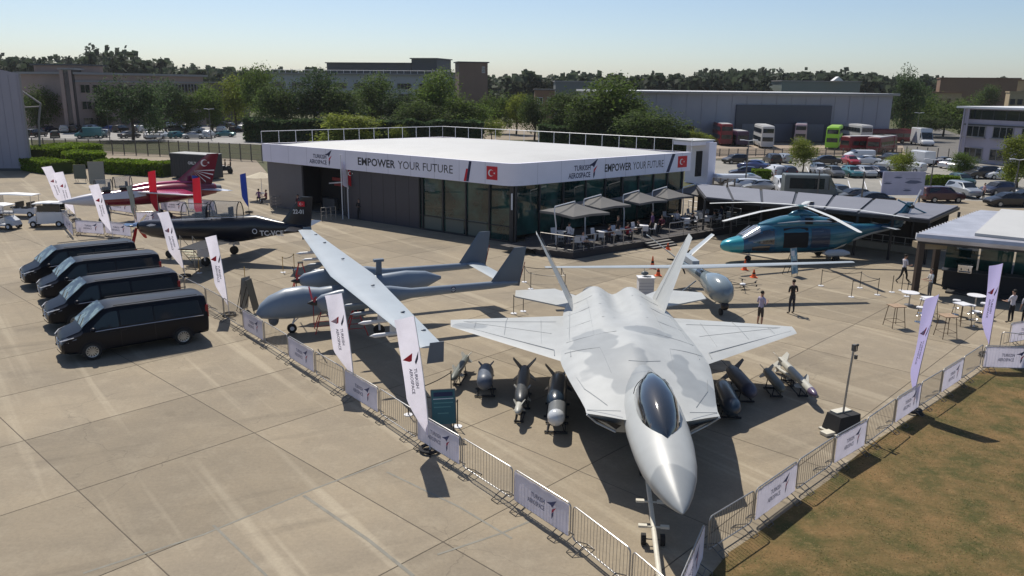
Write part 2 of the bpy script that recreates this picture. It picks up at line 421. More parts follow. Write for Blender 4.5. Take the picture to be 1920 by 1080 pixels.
# kerb lines in the right car park
kb = MB()
for a, b_ in [((1330, 300), (1920, 306)), ((1335, 291), (1690, 287))]:
    p, q = spot(*a), spot(*b_); d = (q - p).normalized(); n_ = Vector((-d.y, d.x, 0)) * .15
    kb.add([tuple(p - n_ + Vector((0, 0, -.05))), tuple(q - n_ + Vector((0, 0, -.05))), tuple(q + n_ + Vector((0, 0, -.05))), tuple(p + n_ + Vector((0, 0, -.05)))] +
           [tuple(p - n_ + Vector((0, 0, .1))), tuple(q - n_ + Vector((0, 0, .1))), tuple(q + n_ + Vector((0, 0, .1))), tuple(p + n_ + Vector((0, 0, .1)))],
           [(3, 2, 1, 0), (4, 5, 6, 7), (0, 1, 5, 4), (1, 2, 6, 5), (2, 3, 7, 6), (3, 0, 4, 7)])
structure('kerb', kb, mat('kerb_stone', (.33, .3, .26), .8), smooth=False)
# bay lines
bl = MB()
for r_, (v0, v1, ua, ub, st) in enumerate([(338, 358, 1440, 1700, 30), (312, 326, 1400, 1700, 28), (350, 372, 1760, 1920, 36)]):
    u = ua
    while u < ub: strip(bl, [spot(u, v0), spot(u + 6, v1)], .1, -.029); u += st
structure('bay_lines', bl, M_['white'], smooth=False)
# low rise of the land beyond
hl = MB(); rows = []
rh = random.Random(11)
for k, (Y, z) in enumerate([(420, -.2), (520, 3), (640, 7), (900, 10), (1500, 14), (2600, 20)]):
    rows.append([(x, Y, z if abs(k) else z) for x in range(-1600, 1601, 200)])
hl.loft(rows, ring=False, caps=False)
structure('hills', hl, m_field)
# ---------------------------------------------------------------- buildings in the distance
m_brick = mat('tan_brick', (.32, .235, .205), .85, noise=(.3, .08))
m_grey = mat('grey_cladding', (.34, .35, .37), .6, noise=(.2, .05))
m_dgrey = mat('dark_grey_cladding', (.06, .065, .07), .6)
m_cream = mat('cream_render', (.36, .28, .17), .8, noise=(.3, .06))
m_rbrown = mat('brown_cladding', (.2, .115, .07), .8, noise=(.2, .06))
m_shed = mat('blue_grey_shed_cladding', (.30, .295, .335), .5, noise=(.15, .05), bump=None)
m_roofw = mat('white_roof_sheet', (.7, .7, .7), .5, noise=(.5, .03))
m_conc2 = mat('pale_concrete', (.26, .25, .25), .8, noise=(.4, .05))
_winme = {}
def window_mesh(w, h, fr=M_['white'], gl=M_['glass'], mull=1):
    k = (round(w, 2), round(h, 2), fr.name, mull)
    if k not in _winme:
        m = MB(); t = .09
        m.box(-w / 2, w / 2, -.02, .02, 0, h, 1)
        m.box(-w / 2 - t, -w / 2, -.12, .05, -t, h + t, 0); m.box(w / 2, w / 2 + t, -.12, .05, -t, h + t, 0)
        m.box(-w / 2, w / 2, -.14, .05, -t, 0, 0); m.box(-w / 2, w / 2, -.12, .05, h, h + t, 0)
        for i in range(mull):
            x = -w / 2 + w * (i + 1) / (mull + 1); m.box(x - .04, x + .04, -.07, -.021, 0, h, 0)
        _winme[k] = m.mesh('window', [fr, gl], False)
    return _winme[k]
def facade(par, p0, p1, zs, n, w, h, inset=.08, fr=M_['white'], mull=1, t0=.0, t1=1.):
    """n windows along the wall line p0 -> p1 for each sill height in zs; seen from the right-hand side of the line"""
    p0 = Vector(p0[:2]); p1 = Vector(p1[:2]); d = p1 - p0; rz = math.atan2(d.y, d.x); nn = Vector((d.y, -d.x)).normalized()
    o0 = Vector(par.location[:2]); me = window_mesh(w, h, fr, M_['glass'], mull)
    for z in zs:
        for i in range(n):
            t = lerp(t0, t1, (i + .5) / n); q = p0 + d * t + nn * (.03) - o0
            link('window', me, par, (q.x, q.y, z), (0, 0, rz))
def wallbox(par, p0, p1, depth, z0, z1, m, name='wall', roof=None, over=.4, roofh=.35):
    """block whose front runs p0 -> p1 with its body behind it"""
    p0 = Vector(p0[:2]); p1 = Vector(p1[:2]); d = (p1 - p0).normalized(); n_ = Vector((-d.y, d.x)); o0 = Vector(par.location[:2])
    a, b_ = p0 - o0, p1 - o0
    mb = MB(); mb.prism([tuple(a), tuple(b_), tuple(b_ + n_ * depth), tuple(a + n_ * depth)], z0, z1)
    part(name, mb, m, par, smooth=False)
    if roof:
        mb = MB(); e = over
        mb.prism([tuple(a - d * e - n_ * e), tuple(b_ + d * e - n_ * e), tuple(b_ + d * e + n_ * (depth + e)), tuple(a - d * e + n_ * (depth + e))], z1 + .002, z1 + roofh)
        part('roof', mb, roof, par, smooth=False)
# office left, brown
A0 = spotd(150, 240, 186); A1 = spotd(388, 240, 222)
o = thing('office_building', 'long brown brick three storey office behind the left car park', 'building', (A0.x, A0.y, 0))
wallbox(o, A0, A1, 18, 0, 12.6, m_brick, roof=m_conc2, over=.9, roofh=.5)
facade(o, A0, A1, [8.6, 4.9, 1.2], 7, 2.4, 1.7, t0=.02, t1=.62, fr=m_brick)
facade(o, A0, A1, [8.4, 4.7, 1.2], 12, .8, 2.2, t0=.66, t1=.99, fr=m_conc2, mull=0)
mb = MB(); d = (A1 - A0).normalized(); L = (A1 - A0).length
mb.box(0, L, -.25, -.02, 10.9, 11.3); part('string_course', mb, m_conc2, o, rot=(0, 0, math.atan2(d.y, d.x)), smooth=False)
wallbox(o, spotd(152, 240, 190), spotd(205, 240, 198), 12, 13.11, 14.6, m_brick, 'plant_room', roof=m_dgrey, over=.6)
T0 = spotd(127, 240, 184); T1 = spotd(147, 240, 184.5)
o2 = thing('stair_tower', 'dark glazed stair tower at the left end of the brown office', 'tower', (T0.x, T0.y, 0))
wallbox(o2, T0, T1, 10, 0, 13.6, M_['glass'], roof=m_conc2, over=.5)
mb = MB(); mb.box(-.3, .5, -.25, -.02, 0, 13.5); mb.box((T1 - T0).length - .5, (T1 - T0).length + .1, -.25, -.02, 0, 13.5)
part('column', mb, m_brick, o2, smooth=False)
B0 = spotd(-40, 240, 210); B1 = spotd(126, 240, 206)
o = thing('office_building', 'grey brown two storey office between the hangar and the stair tower', 'building', (B0.x, B0.y, 0))
wallbox(o, B0, B1, 14, 0, 11.4, mat('grey_brown_render', (.14, .12, .1), .85), roof=m_conc2, over=.8)
facade(o, B0, B1, [7.6, 3.6], 11, 2.0, 1.7, fr=m_brick)
C0 = spotd(388, 240, 232); C1 = spotd(470, 240, 238)
o = thing('office_building', 'low grey brick wing with narrow windows right of the brown office', 'building', (C0.x, C0.y, 0))
wallbox(o, C0, C1, 14, 0, 11.0, mat('grey_brown_render', (.14, .12, .1), .85), roof=m_conc2)
facade(o, C0, C1, [7.6, 3.6], 7, 1.2, 1.7, fr=m_brick)
# central grey block
D0 = spotd(505, 200, 318); D1 = spotd(862, 200, 300)
o = thing('office_building', 'wide pale grey office with dark plant floor behind the central trees', 'building', (D0.x, D0.y, 0))
wallbox(o, D0, D1, 26, 0, 14.6, m_grey, roof=m_conc2, over=1.2, roofh=.45)
facade(o, D0, D1, [9.6, 5.8, 2.0], 9, 5.2, 1.9, mull=3, fr=m_conc2)
wallbox(o, spotd(616, 200, 316), spotd(772, 200, 308), 14, 15.08, 18.7, m_dgrey, 'plant_floor', roof=m_dgrey, over=.5)
wallbox(o, spotd(773, 200, 308), spotd(820, 200, 305), 14, 15.08, 20.4, m_dgrey, 'plant_tower', roof=m_dgrey, over=.5)
mb = MB()
for i in range(30):
    p = D0.lerp(D1, i / 29) - D0; mb.box(p.x - .06, p.x + .06, p.y - .9, p.y - .78, 15.06, 16.1)
a, b_ = Vector((0, 0, 0)), D1 - D0; mb.tube([(a.x, a.y - .84, 16.1), (b_.x, b_.y - .84, 16.1)], .06, 4)
part('roof_railing', mb, M_['white'], o, smooth=False)
E0 = spotd(861, 240, 272); E1 = spotd(914, 240, 274)
o = thing('brick_tower', 'plain brown brick tower rising right of the grey office', 'tower', (E0.x, E0.y, 0))
wallbox(o, E0, E1, 9, 0, 18.4, mat('warm_brown_brick', (.19, .13, .1), .85, noise=(.3, .06)), roof=m_dgrey, over=.5)
facade(o, E0, E1, [15.3], 1, .8, 1.8, t0=.78, t1=.92)
F0 = spotd(1041, 190, 262); F1 = spotd(1150, 190, 262)
o = thing('office_building', 'small flat roofed grey office behind the big tree left of the shed', 'building', (F0.x, F0.y, 0))
wallbox(o, F0, F1, 14, 0, 12.6, mat('grey_green_cladding', (.16, .17, .165), .7), roof=m_conc2, over=.3)
facade(o, F0, F1, [6.0], 5, 3.2, 2.6, fr=m_dgrey, mull=2)
F0 = spotd(1003, 190, 250); F1 = spotd(1040, 190, 250)
o = thing('brick_annexe', 'small brown brick annexe left of the flat roofed grey office', 'building', (F0.x, F0.y, 0))
wallbox(o, F0, F1, 10, 0, 10.0, m_rbrown, roof=m_dgrey, over=.3); facade(o, F0, F1, [6.0], 2, 1.4, 1.8)
# shed
W0 = spotd(1172, 200, 172); W1 = spotd(1672, 200, 180)
o = thing('warehouse', 'long blue grey warehouse with white eaves and dark loading bay', 'warehouse', (W0.x, W0.y, 0))
wallbox(o, W0, W1, 44, 0, 10.1, m_shed, roof=m_roofw, over=1.0, roofh=.45)
L = (W1 - W0).length; rz = math.atan2((W1 - W0).y, (W1 - W0).x)
mb = MB(); mb.box(L * .405, L * .765, -.5, -.03, 0, 7.9); part('loading_bay', mb, mat('slate_cladding', (.055, .06, .085), .5), o, rot=(0, 0, rz), smooth=False)
for i, t in enumerate((.43, .55, .67)):
    mb = MB(); mb.box(L * t, L * t + 4.2, -.6, -.502, .2, 3.9)
    for k in range(7): mb.box(L * t, L * t + 4.2, -.63, -.601, .5 + k * .5, .53 + k * .5)
    part('shutter', mb, mat('shutter_grey', (.13, .14, .18), .5), o, rot=(0, 0, rz), smooth=False)
mb = MB(); mb.box(L * .19, L * .255, -.06, -.02, 0, 3.4); part('open_doorway', mb, M_['interior'], o, rot=(0, 0, rz), smooth=False)
mb = MB()
for k in range(18): mb.box(L * k / 18, L * k / 18 + .12, -.09, -.022, 0, 10.0)
part('cladding_ribs', mb, m_shed, o, rot=(0, 0, rz), smooth=False)
mb = MB(); mb.box(-.9, L + .9, -1.25, -1.01, 10.15, 10.5); part('gutter', mb, m_conc2, o, rot=(0, 0, rz), smooth=False)
G0 = spotd(1465, 170, 330); G1 = spotd(1612, 170, 330)
o = thing('warehouse', 'pale green far building with a small gable showing above the shed roof', 'building', (G0.x, G0.y, 0))
wallbox(o, G0, G1, 20, 0, 14.2, mat('pale_green_cladding', (.16, .19, .17), .7), roof=m_conc2)
mb = MB(); mb.prism([(0, 0), (4, 0), (2, 1.6)], -.1, 3); part('gable', mb, m_roofw, o, loc=((G1 - G0).x * .6, -1, 14.6), rot=(PI / 2, 0, 0), smooth=False)
# right, cream and brown
H0 = spotd(1722, 200, 262); H1 = spotd(1800, 200, 262)
o = thing('office_building', 'low cream building with small square windows right of the shed', 'building', (H0.x, H0.y, 0))
wallbox(o, H0, H1, 12, 0, 10.6, m_cream, roof=m_rbrown, over=.5); facade(o, H0, H1, [7.2, 3.4], 5, 1.2, 1.7, fr=m_cream, mull=0)
H0 = spotd(1757, 200, 300); H1 = spotd(1905, 200, 290)
o = thing('factory_building', 'tall windowless brown block rising behind the cream building', 'building', (H0.x, H0.y, 0))
wallbox(o, H0, H1, 20, 0, 15.6, m_rbrown, roof=m_rbrown, over=.3)
wallbox(o, H0 + Vector((3.5, -1, 0)), H0 + Vector((14, -1, 0)), .9, 0, 15.2, mat('ochre_cladding', (.3, .2, .1), .8), 'ochre_bay')
H0 = spotd(1890, 200, 240); H1 = spotd(1960, 200, 236)
o = thing('office_building', 'cream stepped building with brown base at the right frame edge', 'building', (H0.x, H0.y, 0))
wallbox(o, H0, H1, 12, 0, 11.0, m_cream, roof=m_cream, over=.2); facade(o, H0, H1, [7.6, 4], 5, 1.3, 1.6, fr=m_cream, mull=0)
wallbox(o, H0 + Vector((3, 2, 0)), H1 + Vector((0, 2, 0)), 8, 11.4, 14.4, m_cream, 'upper_floor', roof=m_rbrown, over=.3)
# right office, blue grey, close
R0 = spot(1797, 302); R1 = Vector((93, 92, 0))
o = thing('office_building', 'two storey lilac grey office with dark ribbon windows at the right edge', 'building', (R0.x, R0.y, 0))
m_lil = mat('lilac_grey_render', (.34, .315, .385), .75, noise=(.3, .04))
R1 = R0 + (R1 - R0).normalized() * 42
wallbox(o, R0, R1, 20, 0, 8.6, m_lil, roof=m_roofw, over=1.0, roofh=.3)
facade(o, R0, R1, [4.2, .7], 9, 3.2, 1.6, mull=2, fr=m_conc2)
L = (R1 - R0).length; rz = math.atan2((R1 - R0).y, (R1 - R0).x)
mb = MB(); mb.box(.8, L - .4, -.07, -.02, 6.9, 8.4); part('ribbon_window', mb, M_['glass'], o, rot=(0, 0, rz), smooth=False)
mb = MB()
for k in range(20): mb.box(.8 + k * 2.1, .88 + k * 2.1, -.12, -.071, 6.9, 8.4)
mb.box(0, L, -.2, -.02, 5.95, 6.15); part('mullions', mb, m_dgrey, o, rot=(0, 0, rz), smooth=False)
mb = MB()
for k in range(2): mb.tube([(.4 + k * .8, -.8, 0), (.4 + k * .8, -.8, 8.6)], .13, 8)
part('column', mb, m_lil, o, rot=(0, 0, rz))
mb = MB()
for k in range(9): mb.box(L * (k + .5) / 9 - 1.9, L * (k + .5) / 9 + 1.9, -.45, -.02, 3.95, 4.08)
part('window_sill', mb, m_conc2, o, rot=(0, 0, rz), smooth=False)
# hangar, left edge
o = thing('hangar', 'plain grey clad hangar filling the left edge of the view', 'hangar', (-61.7, 103.1, 0))
mb = MB(); a = [(0, 0), (-.0, 0)]
prof = []
for k in range(9):
    t = k / 8; prof.append((-26 * t, 12.0 + 1.6 * math.sin(PI / 2 * min(1, t * 2.4))))
pts = [(0, 0)] + prof + [(-26, 0)]
vs = [(x, x * -.11 * -1, z) for x, z in pts] + [(x - 27, x * .11 + 40, z) for x, z in pts]; n = len(pts)
mb.add(vs, [tuple(range(n)), tuple(range(n, 2 * n))[::-1]] + [((i + 1) % n, i, n + i, n + (i + 1) % n) for i in range(n)])
part('wall', mb, mat('hangar_cladding', (.30, .29, .345), .55, noise=(.2, .04)), o, smooth=False)
mb = MB()
for k in range(26): mb.box(-.5 - k, -.44 - k, -.04, -.004, .3, 11.9, M=Matrix.Rotation(math.atan(.11), 4, 'Z'))
part('cladding_ribs', mb, MATS['hangar_cladding'], o, smooth=False)
mb = MB(); mb.tube([(-.05, -.05, 0), (-.05, -.05, 12)], .12, 6); part('downpipe', mb, m_conc2, o)
mb = MB(); mb.box(-26, 0.1, -.06, -.003, 0, .3, M=Matrix.Rotation(math.atan(.11), 4, 'Z')); part('plinth', mb, m_dgrey, o, smooth=False)
q = spotd(60, 230, 118)
o = thing('raking_strut', 'white raking steel strut leaning on the hangar side wall', 'strut', (q.x, q.y, 0))
mb = MB(); mb.tube([(.5, 0, 0), (1.0, 0, 5.5), (1.6, 0, 8.0)], .16, 6); mb.tube([(-1.5, 0, 10.2), (1.6, 0, 8.0)], .14, 6); mb.tube([(-1.5, 0, 7.4), (1.6, 0, 7.6)], .1, 6)
part('tube', mb, m_conc2, o)

# ---------------------------------------------------------------- trees
def leafmat(name, c, tr=.5):
    return mat(name, c, .75, noise=(.25, .35, 2), island=.35, rand=.12, trans=tr, spec=.25)
LM = [leafmat('foliage_dark', (.08, .12, .033)), leafmat('foliage_mid', (.10, .15, .03)), leafmat('foliage_olive', (.20, .24, .035)), leafmat('foliage_blue', (.062, .10, .04))]
def crown_mesh(seed, nclump, nleaf, leaf, shape='round', sq=1.):
    r = random.Random(seed); vs = []; fs = []
    lobes = []
    for k in range(11):
        a = r.uniform(0, 2 * PI); rr = r.uniform(.1, .62) ; z = r.uniform(-.55, .75)
        rr *= math.sqrt(max(.1, 1 - z * z * .8))
        lobes.append((Vector((math.cos(a) * rr, math.sin(a) * rr, z)), r.uniform(.25, .48)))
    lobes.append((Vector((0, 0, .1)), .55))
    for k in range(nclump):
        c, R_ = r.choice(lobes)
        d = Vector((r.gauss(0, 1), r.gauss(0, 1), r.gauss(0, 1))).normalized()
        rad = R_ * (r.random() ** .35) * r.uniform(.85, 1.12); p = c + d * rad
        if p.z < -.8: p.z = -.8 + r.random() * .1
        cs = r.uniform(.07, .15)
        for q in range(nleaf):
            o = Vector((r.gauss(0, 1), r.gauss(0, 1), r.gauss(0, .7))) * cs; x = p + o
            nrm = (d * .7 + Vector((r.gauss(0, .6), r.gauss(0, .6), r.gauss(.3, .6)))).normalized()
            t1 = nrm.orthogonal().normalized(); t1.rotate(Matrix.Rotation(r.uniform(0, 6.28), 3, nrm)); t2 = nrm.cross(t1)
            s = leaf * r.uniform(.6, 1.3); n = len(vs)
            vs += [tuple(x - t1 * s), tuple(x + t2 * s * .55), tuple(x + t1 * s), tuple(x - t2 * s * .55)]; fs.append((n, n + 1, n + 2, n + 3))
    m = MB(); m.v = vs; m.f = fs; m.m = [0] * len(fs); return m
def trunk_mesh(seed):
    r = random.Random(seed); m = MB()
    m.tube([(0, 0, 0), (.02, 0, .18), (.01, .02, .4), (0, 0, .62)], [.035, .028, .022, .012], 8)
    for k in range(6):
        a = k * 1.05 + r.random(); z = r.uniform(.2, .5); l = r.uniform(.14, .26)
        m.tube([(0, 0, z), (math.cos(a) * l * .5, math.sin(a) * l * .5, z + .08), (math.cos(a) * l, math.sin(a) * l, z + .22)], [.014, .009, .004], 5)
    return m
CR = [crown_mesh(s, 330, 24, .036).mesh('crown', [LM[0]], False) for s in (1, 2, 3, 4)]
TK = [trunk_mesh(s).mesh('trunk', [M_['brick']], True) for s in (1, 2)]
_tm = {}
def tree(u, vb, vt, wpx, leaf, label, group=None, low=.05, Y=None):
    p = spot(u, vb) if Y is None else spotd(u, vb, Y); p.z = 0; D = p.y
    H = (vb - vt) / FPX * D * 1.02; W = wpx / FPX * D
    o = thing('tree', label, 'tree', (p.x, p.y, 0), random.uniform(0, 6), group)
    k = random.randrange(4); key = (k, leaf)
    if key not in _tm:
        me = CR[k].copy(); me.materials.clear(); me.materials.append(LM[leaf]); _tm[key] = me
    ch = H * (1 - low) / 2
    link('crown', _tm[key], o, (0, 0, H * low + ch), (0, 0, random.uniform(0, 6)), (W * .74, W * .74, ch * 1.16))
    s = H; link('trunk', random.choice(TK), o, (0, 0, 0), (0, 0, random.uniform(0, 6)), (s * .8, s * .8, s))
    return o
TREES = [  # u, base v, top v, width, tone, label
 (112, 244, 166, 62, 1, 'mid green tree in front of the grey office left of the stair tower'),
 (72, 246, 176, 46, 0, 'small dark tree just right of the hangar wall'),
 (195, 244, 196, 40, 0, 'low dark tree in front of the left windows of the brown office'),
 (250, 262, 152, 96, 3, 'tall blackish tree standing over the left car park cars'),
 (312, 250, 156, 76, 3, 'dark bushy tree before the narrow office windows'),
 (352, 248, 180, 60, 1, 'green tree below the right end of the brown office'),
 (398, 246, 164, 64, 1, 'leafy tree with lit olive top right of the brown office'),
 (444, 244, 158, 66, 2, 'yellow green tree behind the right part of the left car park'),
 (492, 246, 142, 72, 1, 'tall green tree left of the pavilion, paler on its crown'),
 (532, 262, 158, 80, 0, 'dark tree directly behind the left end of the pavilion roof'),
 (590, 262, 150, 84, 3, 'wide dark tree left of the rounded olive bush tree'),
 (640, 264, 172, 92, 0, 'dense dark tree just behind the rounded olive tree'),
 (657, 276, 219, 112, 2, 'low rounded olive tree close behind the pavilion roof'),
 (700, 258, 156, 86, 0, 'tall dark tree right of centre left, before the grey office'),
 (748, 262, 182, 84, 3, 'bluish dark tree below the grey office wall'),
 (812, 262, 150, 96, 1, 'tall round topped green tree left of the brick tower'),
 (790, 268, 200, 80, 0, 'lower dark tree in front of the round topped green tree'),
 (868, 268, 190, 86, 1, 'green tree at the foot of the brick tower'),
 (742, 274, 240, 46, 2, 'small pale shrub tree peeping above the pavilion roof'),
 (930, 250, 178, 52, 1, 'slender green tree right of the brick tower'),
 (968, 252, 187, 52, 2, 'bright yellow green tree above the pavilion roof railing'),
 (922, 262, 224, 36, 2, 'short pale green bush tree beside the dirt path'),
 (1002, 262, 190, 50, 0, 'small dark tree right of the bright yellow green one'),
 (1052, 270, 182, 72, 0, 'dull dark green tree left of the large leafy tree'),
 (1124, 278, 162, 128, 1, 'large broad leafy tree at the left end of the warehouse'),
 (1092, 280, 200, 70, 0, 'dark lower tree leaning on the large leafy tree'),
 (1172, 280, 178, 76, 1, 'green tree right shoulder of the large leafy tree'),
 (1222, 288, 207, 104, 0, 'round dark tree in front of the warehouse wall left part'),
 (1303, 286, 248, 46, 2, 'small green bush tree left of the red bus'),
 (1505, 322, 266, 50, 2, 'young green tree standing between parked cars left of the camper van'),
 (1692, 330, 288, 44, 2, 'young pale green tree right of the aircraft picture board'),
 (1806, 330, 290, 46, 1, 'bushy green tree against the lilac office ground floor'),
 (1906, 352, 262, 62, 2, 'yellowish tree at the right edge before the lilac office'),
 (1690, 262, 150, 60, 3, 'dark tree just right of the warehouse gable'),
 (1722, 250, 182, 66, 1, 'mid green tree in the gap between warehouse and cream building'),
 (1768, 256, 186, 84, 1, 'broad green tree below the cream building'),
 (1838, 236, 168, 44, 0, 'dark round tree in front of the brown block'),
 (1700, 220, 148, 70, 3, 'tall dark tree behind the warehouse right corner'),
 (1745, 258, 215, 60, 0, 'low dark tree beside the white lorry'),
 (1800, 250, 196, 46, 0, 'dark tree hard against the left side of the lilac office'),
]
for u, vb, vt, wp, tone, lab in TREES: tree(u, vb, vt, wp, tone, lab)
# woods far off: one mass
def forest():
    r = random.Random(21); V, F, Mi = [], [], []
    nz = mathutils.noise.noise
    for k in range(1500):
        u = r.uniform(-150, 2080); Y = r.choice([340, 400, 470, 560, 680])
        # skyline by picture column, in px above the true horizon
        top = 14 + 7 * nz(Vector((u * .012, Y * .01, 0))) + 5 * nz(Vector((u * .05, Y, 2)))
        if u < 330: top += 18
        if 180 < u < 260: top += 16
        if 330 < u < 620: top += 4
        if 620 < u < 980: top -= 2
        if 1300 < u < 1620: top += 10
        if 1620 < u < 1750: top += 4
        top += r.gauss(0, 3.0) + (7 if r.random() < .05 else 0)
        top *= .85 + .3 * (Y / 680)
        zt = CAM_H + top / FPX * Y; p = spotd(u, 300, Y); H = max(6, min(zt * (1 if k % 3 else .86), 42)); Wd = r.uniform(6, 13); con = r.random() < .3
        n_l = 60
        for q in range(n_l):
            if con:
                z = H * (1 - r.random() ** .7 * .75); rr = Wd * .5 * (1 - z / H + .1) * r.random() ** .5
            else:
                a_ = r.uniform(-1, 1); z = H * (.66 + .34 * a_); rr = Wd * .62 * math.sqrt(max(.02, 1 - a_ * a_)) * r.uniform(.5, 1.05)
            an = r.uniform(0, 6.28); c = Vector((p.x + rr * math.cos(an), p.y + rr * math.sin(an), z)); s = r.uniform(.7, 2.0)
            nrm = Vector((r.gauss(0, 1), r.gauss(-.5, 1), r.gauss(.4, 1))).normalized(); t1 = nrm.orthogonal().normalized(); t2 = nrm.cross(t1); n = len(V)
            V += [tuple(c - t1 * s), tuple(c + t2 * s), tuple(c + t1 * s), tuple(c - t2 * s)]; F.append((n, n + 1, n + 2, n + 3)); Mi.append(0)
    m = MB(); m.v, m.f, m.m = V, F, Mi
    f = part('distant_woods', m, leafmat('far_foliage', (.06, .08, .05), .4), smooth=False)
    tag(f, 'dark belt of mixed woodland along the whole skyline', 'woodland', kind='stuff')
    m = MB(); r = random.Random(4)
    rows = []
    for Y, z in ((330, 0), (345, 7), (720, 12)):
        rows.append([(x, Y, z + 1.5 * nz(Vector((x * .03, Y, 0)))) for x in range(-520, 561, 12)])
    m.loft(rows, ring=False, caps=False)
    structure('wooded_slope', m, mat('undergrowth', (.022, .03, .016), .95, noise=(.1, .4)))
forest()
# hedges on the left
def hedge(px0, px1, wd, h, label, tone=2, dens=55, sz=(.1, .22)):
    a, b_ = spot(*px0), spot(*px1); d = b_ - a; L = d.length; r = random.Random(int(L * 100)); m = MB(); V, F, = [], []
    for q in range(int(L * wd * h * dens) + 2500):
        x = r.uniform(0, L); 
        hh = h * (1 + .18 * mathutils.noise.noise(Vector((x * .35, L, 0))))
        face = r.random()
        if face < .5: c = Vector((x, r.uniform(-wd / 2, wd / 2), hh * r.uniform(.9, 1.04)))
        else: c = Vector((x, r.choice((-1, 1)) * wd / 2 * r.uniform(.88, 1.05), r.uniform(.05, hh)))
        s = r.uniform(*sz); nrm = Vector((r.gauss(0, 1), r.gauss(0, 1), r.gauss(.5, 1))).normalized(); t1 = nrm.orthogonal().normalized(); t2 = nrm.cross(t1); n = len(V)
        V += [tuple(c - t1 * s), tuple(c + t2 * s * .6), tuple(c + t1 * s), tuple(c - t2 * s * .6)]; F.append((n, n + 1, n + 2, n + 3))
    m.v, m.f, m.m = V, F, [0] * len(F); m.box(.1, L - .1, -wd / 2 * .85, wd / 2 * .85, 0, h * .88, 1)
    o = thing('hedge', label, 'hedge', a, math.atan2(d.y, d.x)); part('foliage', m, [leafmat('hedge_leaf', (.14, .21, .018), .4) if tone == 2 else LM[tone], LM[0]], o, smooth=False)
hedge((56, 304), (166, 294), 6.5, 2.0, 'clipped bright green hedge beside the hangar, farthest back')
hedge((122, 313), (196, 310), 5.5, 1.9, 'rounded bright green hedge nearer the golf carts')
hedge((196, 322), (322, 330), 3.0, 1.6, 'long low hedge running to the black container')
hedge((60, 318), (118, 326), 3.0, 1.5, 'short dark hedge at the hangar corner')
hedge((1732, 352), (1788, 350), 1.6, 1.3, 'low dark hedge right of the aircraft picture board')
hedge((1412, 338), (1440, 338), 1.5, 1.3, 'short green hedge left of the camper van')
hedge((470, 264), (640, 272), 4, 4.2, 'added dark foliage filling the tree shade behind the left half of the pavilion roof', 3, 9, (.25, .5))  # three dark leaf rows added to stand for the black shade beneath the trees
hedge((640, 272), (905, 272), 4, 4.4, 'added dark foliage filling the tree shade behind the middle of the pavilion roof', 3, 9, (.25, .5))
hedge((1015, 276), (1290, 286), 4, 4.0, 'added dark foliage filling the shade below the large leafy tree and warehouse wall', 3, 9, (.25, .5))
# ---------------------------------------------------------------- emblem and flag helpers
def emblem(mb, org, ux, uy, s, navy=0, red=1):
    """a navy dart over a red blade, s = height"""
    mb.poly2([(-.42 * s, .62 * s), (-.1 * s, .74 * s), (.32 * s, .98 * s), (.02 * s, .5 * s), (-.08 * s, .6 * s)], org, ux, uy, navy)
    mb.poly2([(.30 * s, .62 * s), (.02 * s, .42 * s), (-.02 * s, .2 * s), (.12 * s, .35 * s)], org, ux, uy, red)
    mb.poly2([(.12 * s, .33 * s), (-.02 * s, .18 * s), (.0, -.1 * s), (.10 * s, .1 * s)], org, ux, uy, navy)
def crescent_flag(mb, org, ux, uy, w, h, red=0, white=1, off=.004, nrm=None):
    """red cloth with a white crescent and star, centred on org; printed figures 4 mm proud"""
    ux = Vector(ux).normalized(); uy = Vector(uy).normalized(); nn = Vector(nrm) if nrm else ux.cross(uy)
    mb.poly2([(-w / 2, -h / 2), (w / 2, -h / 2), (w / 2, h / 2), (-w / 2, h / 2)], org, ux, uy, red)
    mb_crescent(mb, Vector(org) + nn * off, ux, uy, h, white)
def mb_crescent(mb, org, ux, uy, h, white):
    R_ = h * .26; r = h * .205; cx = -h * .1; dx = h * .065
    out = []; inn = []
    n = 22
    # intersection angle
    d = dx; a0 = math.acos(max(-1, min(1, (R_ * R_ + d * d - r * r) / (2 * R_ * d)))); a1 = math.acos(max(-1, min(1, -(r * r + d * d - R_ * R_) / (2 * r * d)))) 
    pts_o = [(cx + R_ * math.cos(a0 + (2 * PI - 2 * a0) * i / n), R_ * math.sin(a0 + (2 * PI - 2 * a0) * i / n)) for i in range(n + 1)]
    y0 = pts_o[0][1]; b0 = math.atan2(y0, pts_o[0][0] - cx - dx)
    pts_i = [(cx + dx + r * math.cos(b0 + (2 * PI - 2 * b0) * i / n), r * math.sin(b0 + (2 * PI - 2 * b0) * i / n)) for i in range(n + 1)]
    for i in range(n):
        mb.poly2([pts_o[i], pts_o[i + 1], pts_i[i + 1], pts_i[i]], org, ux, uy, white)
    sx = h * .22; st = []
    for k in range(10):
        rr = h * (.105 if k % 2 == 0 else .042); a = PI + k * PI / 5; st.append((sx + rr * math.cos(a), rr * math.sin(a)))
    for k in range(10): mb.poly2([(sx, 0), st[k], st[(k + 1) % 10]], org, ux, uy, white)

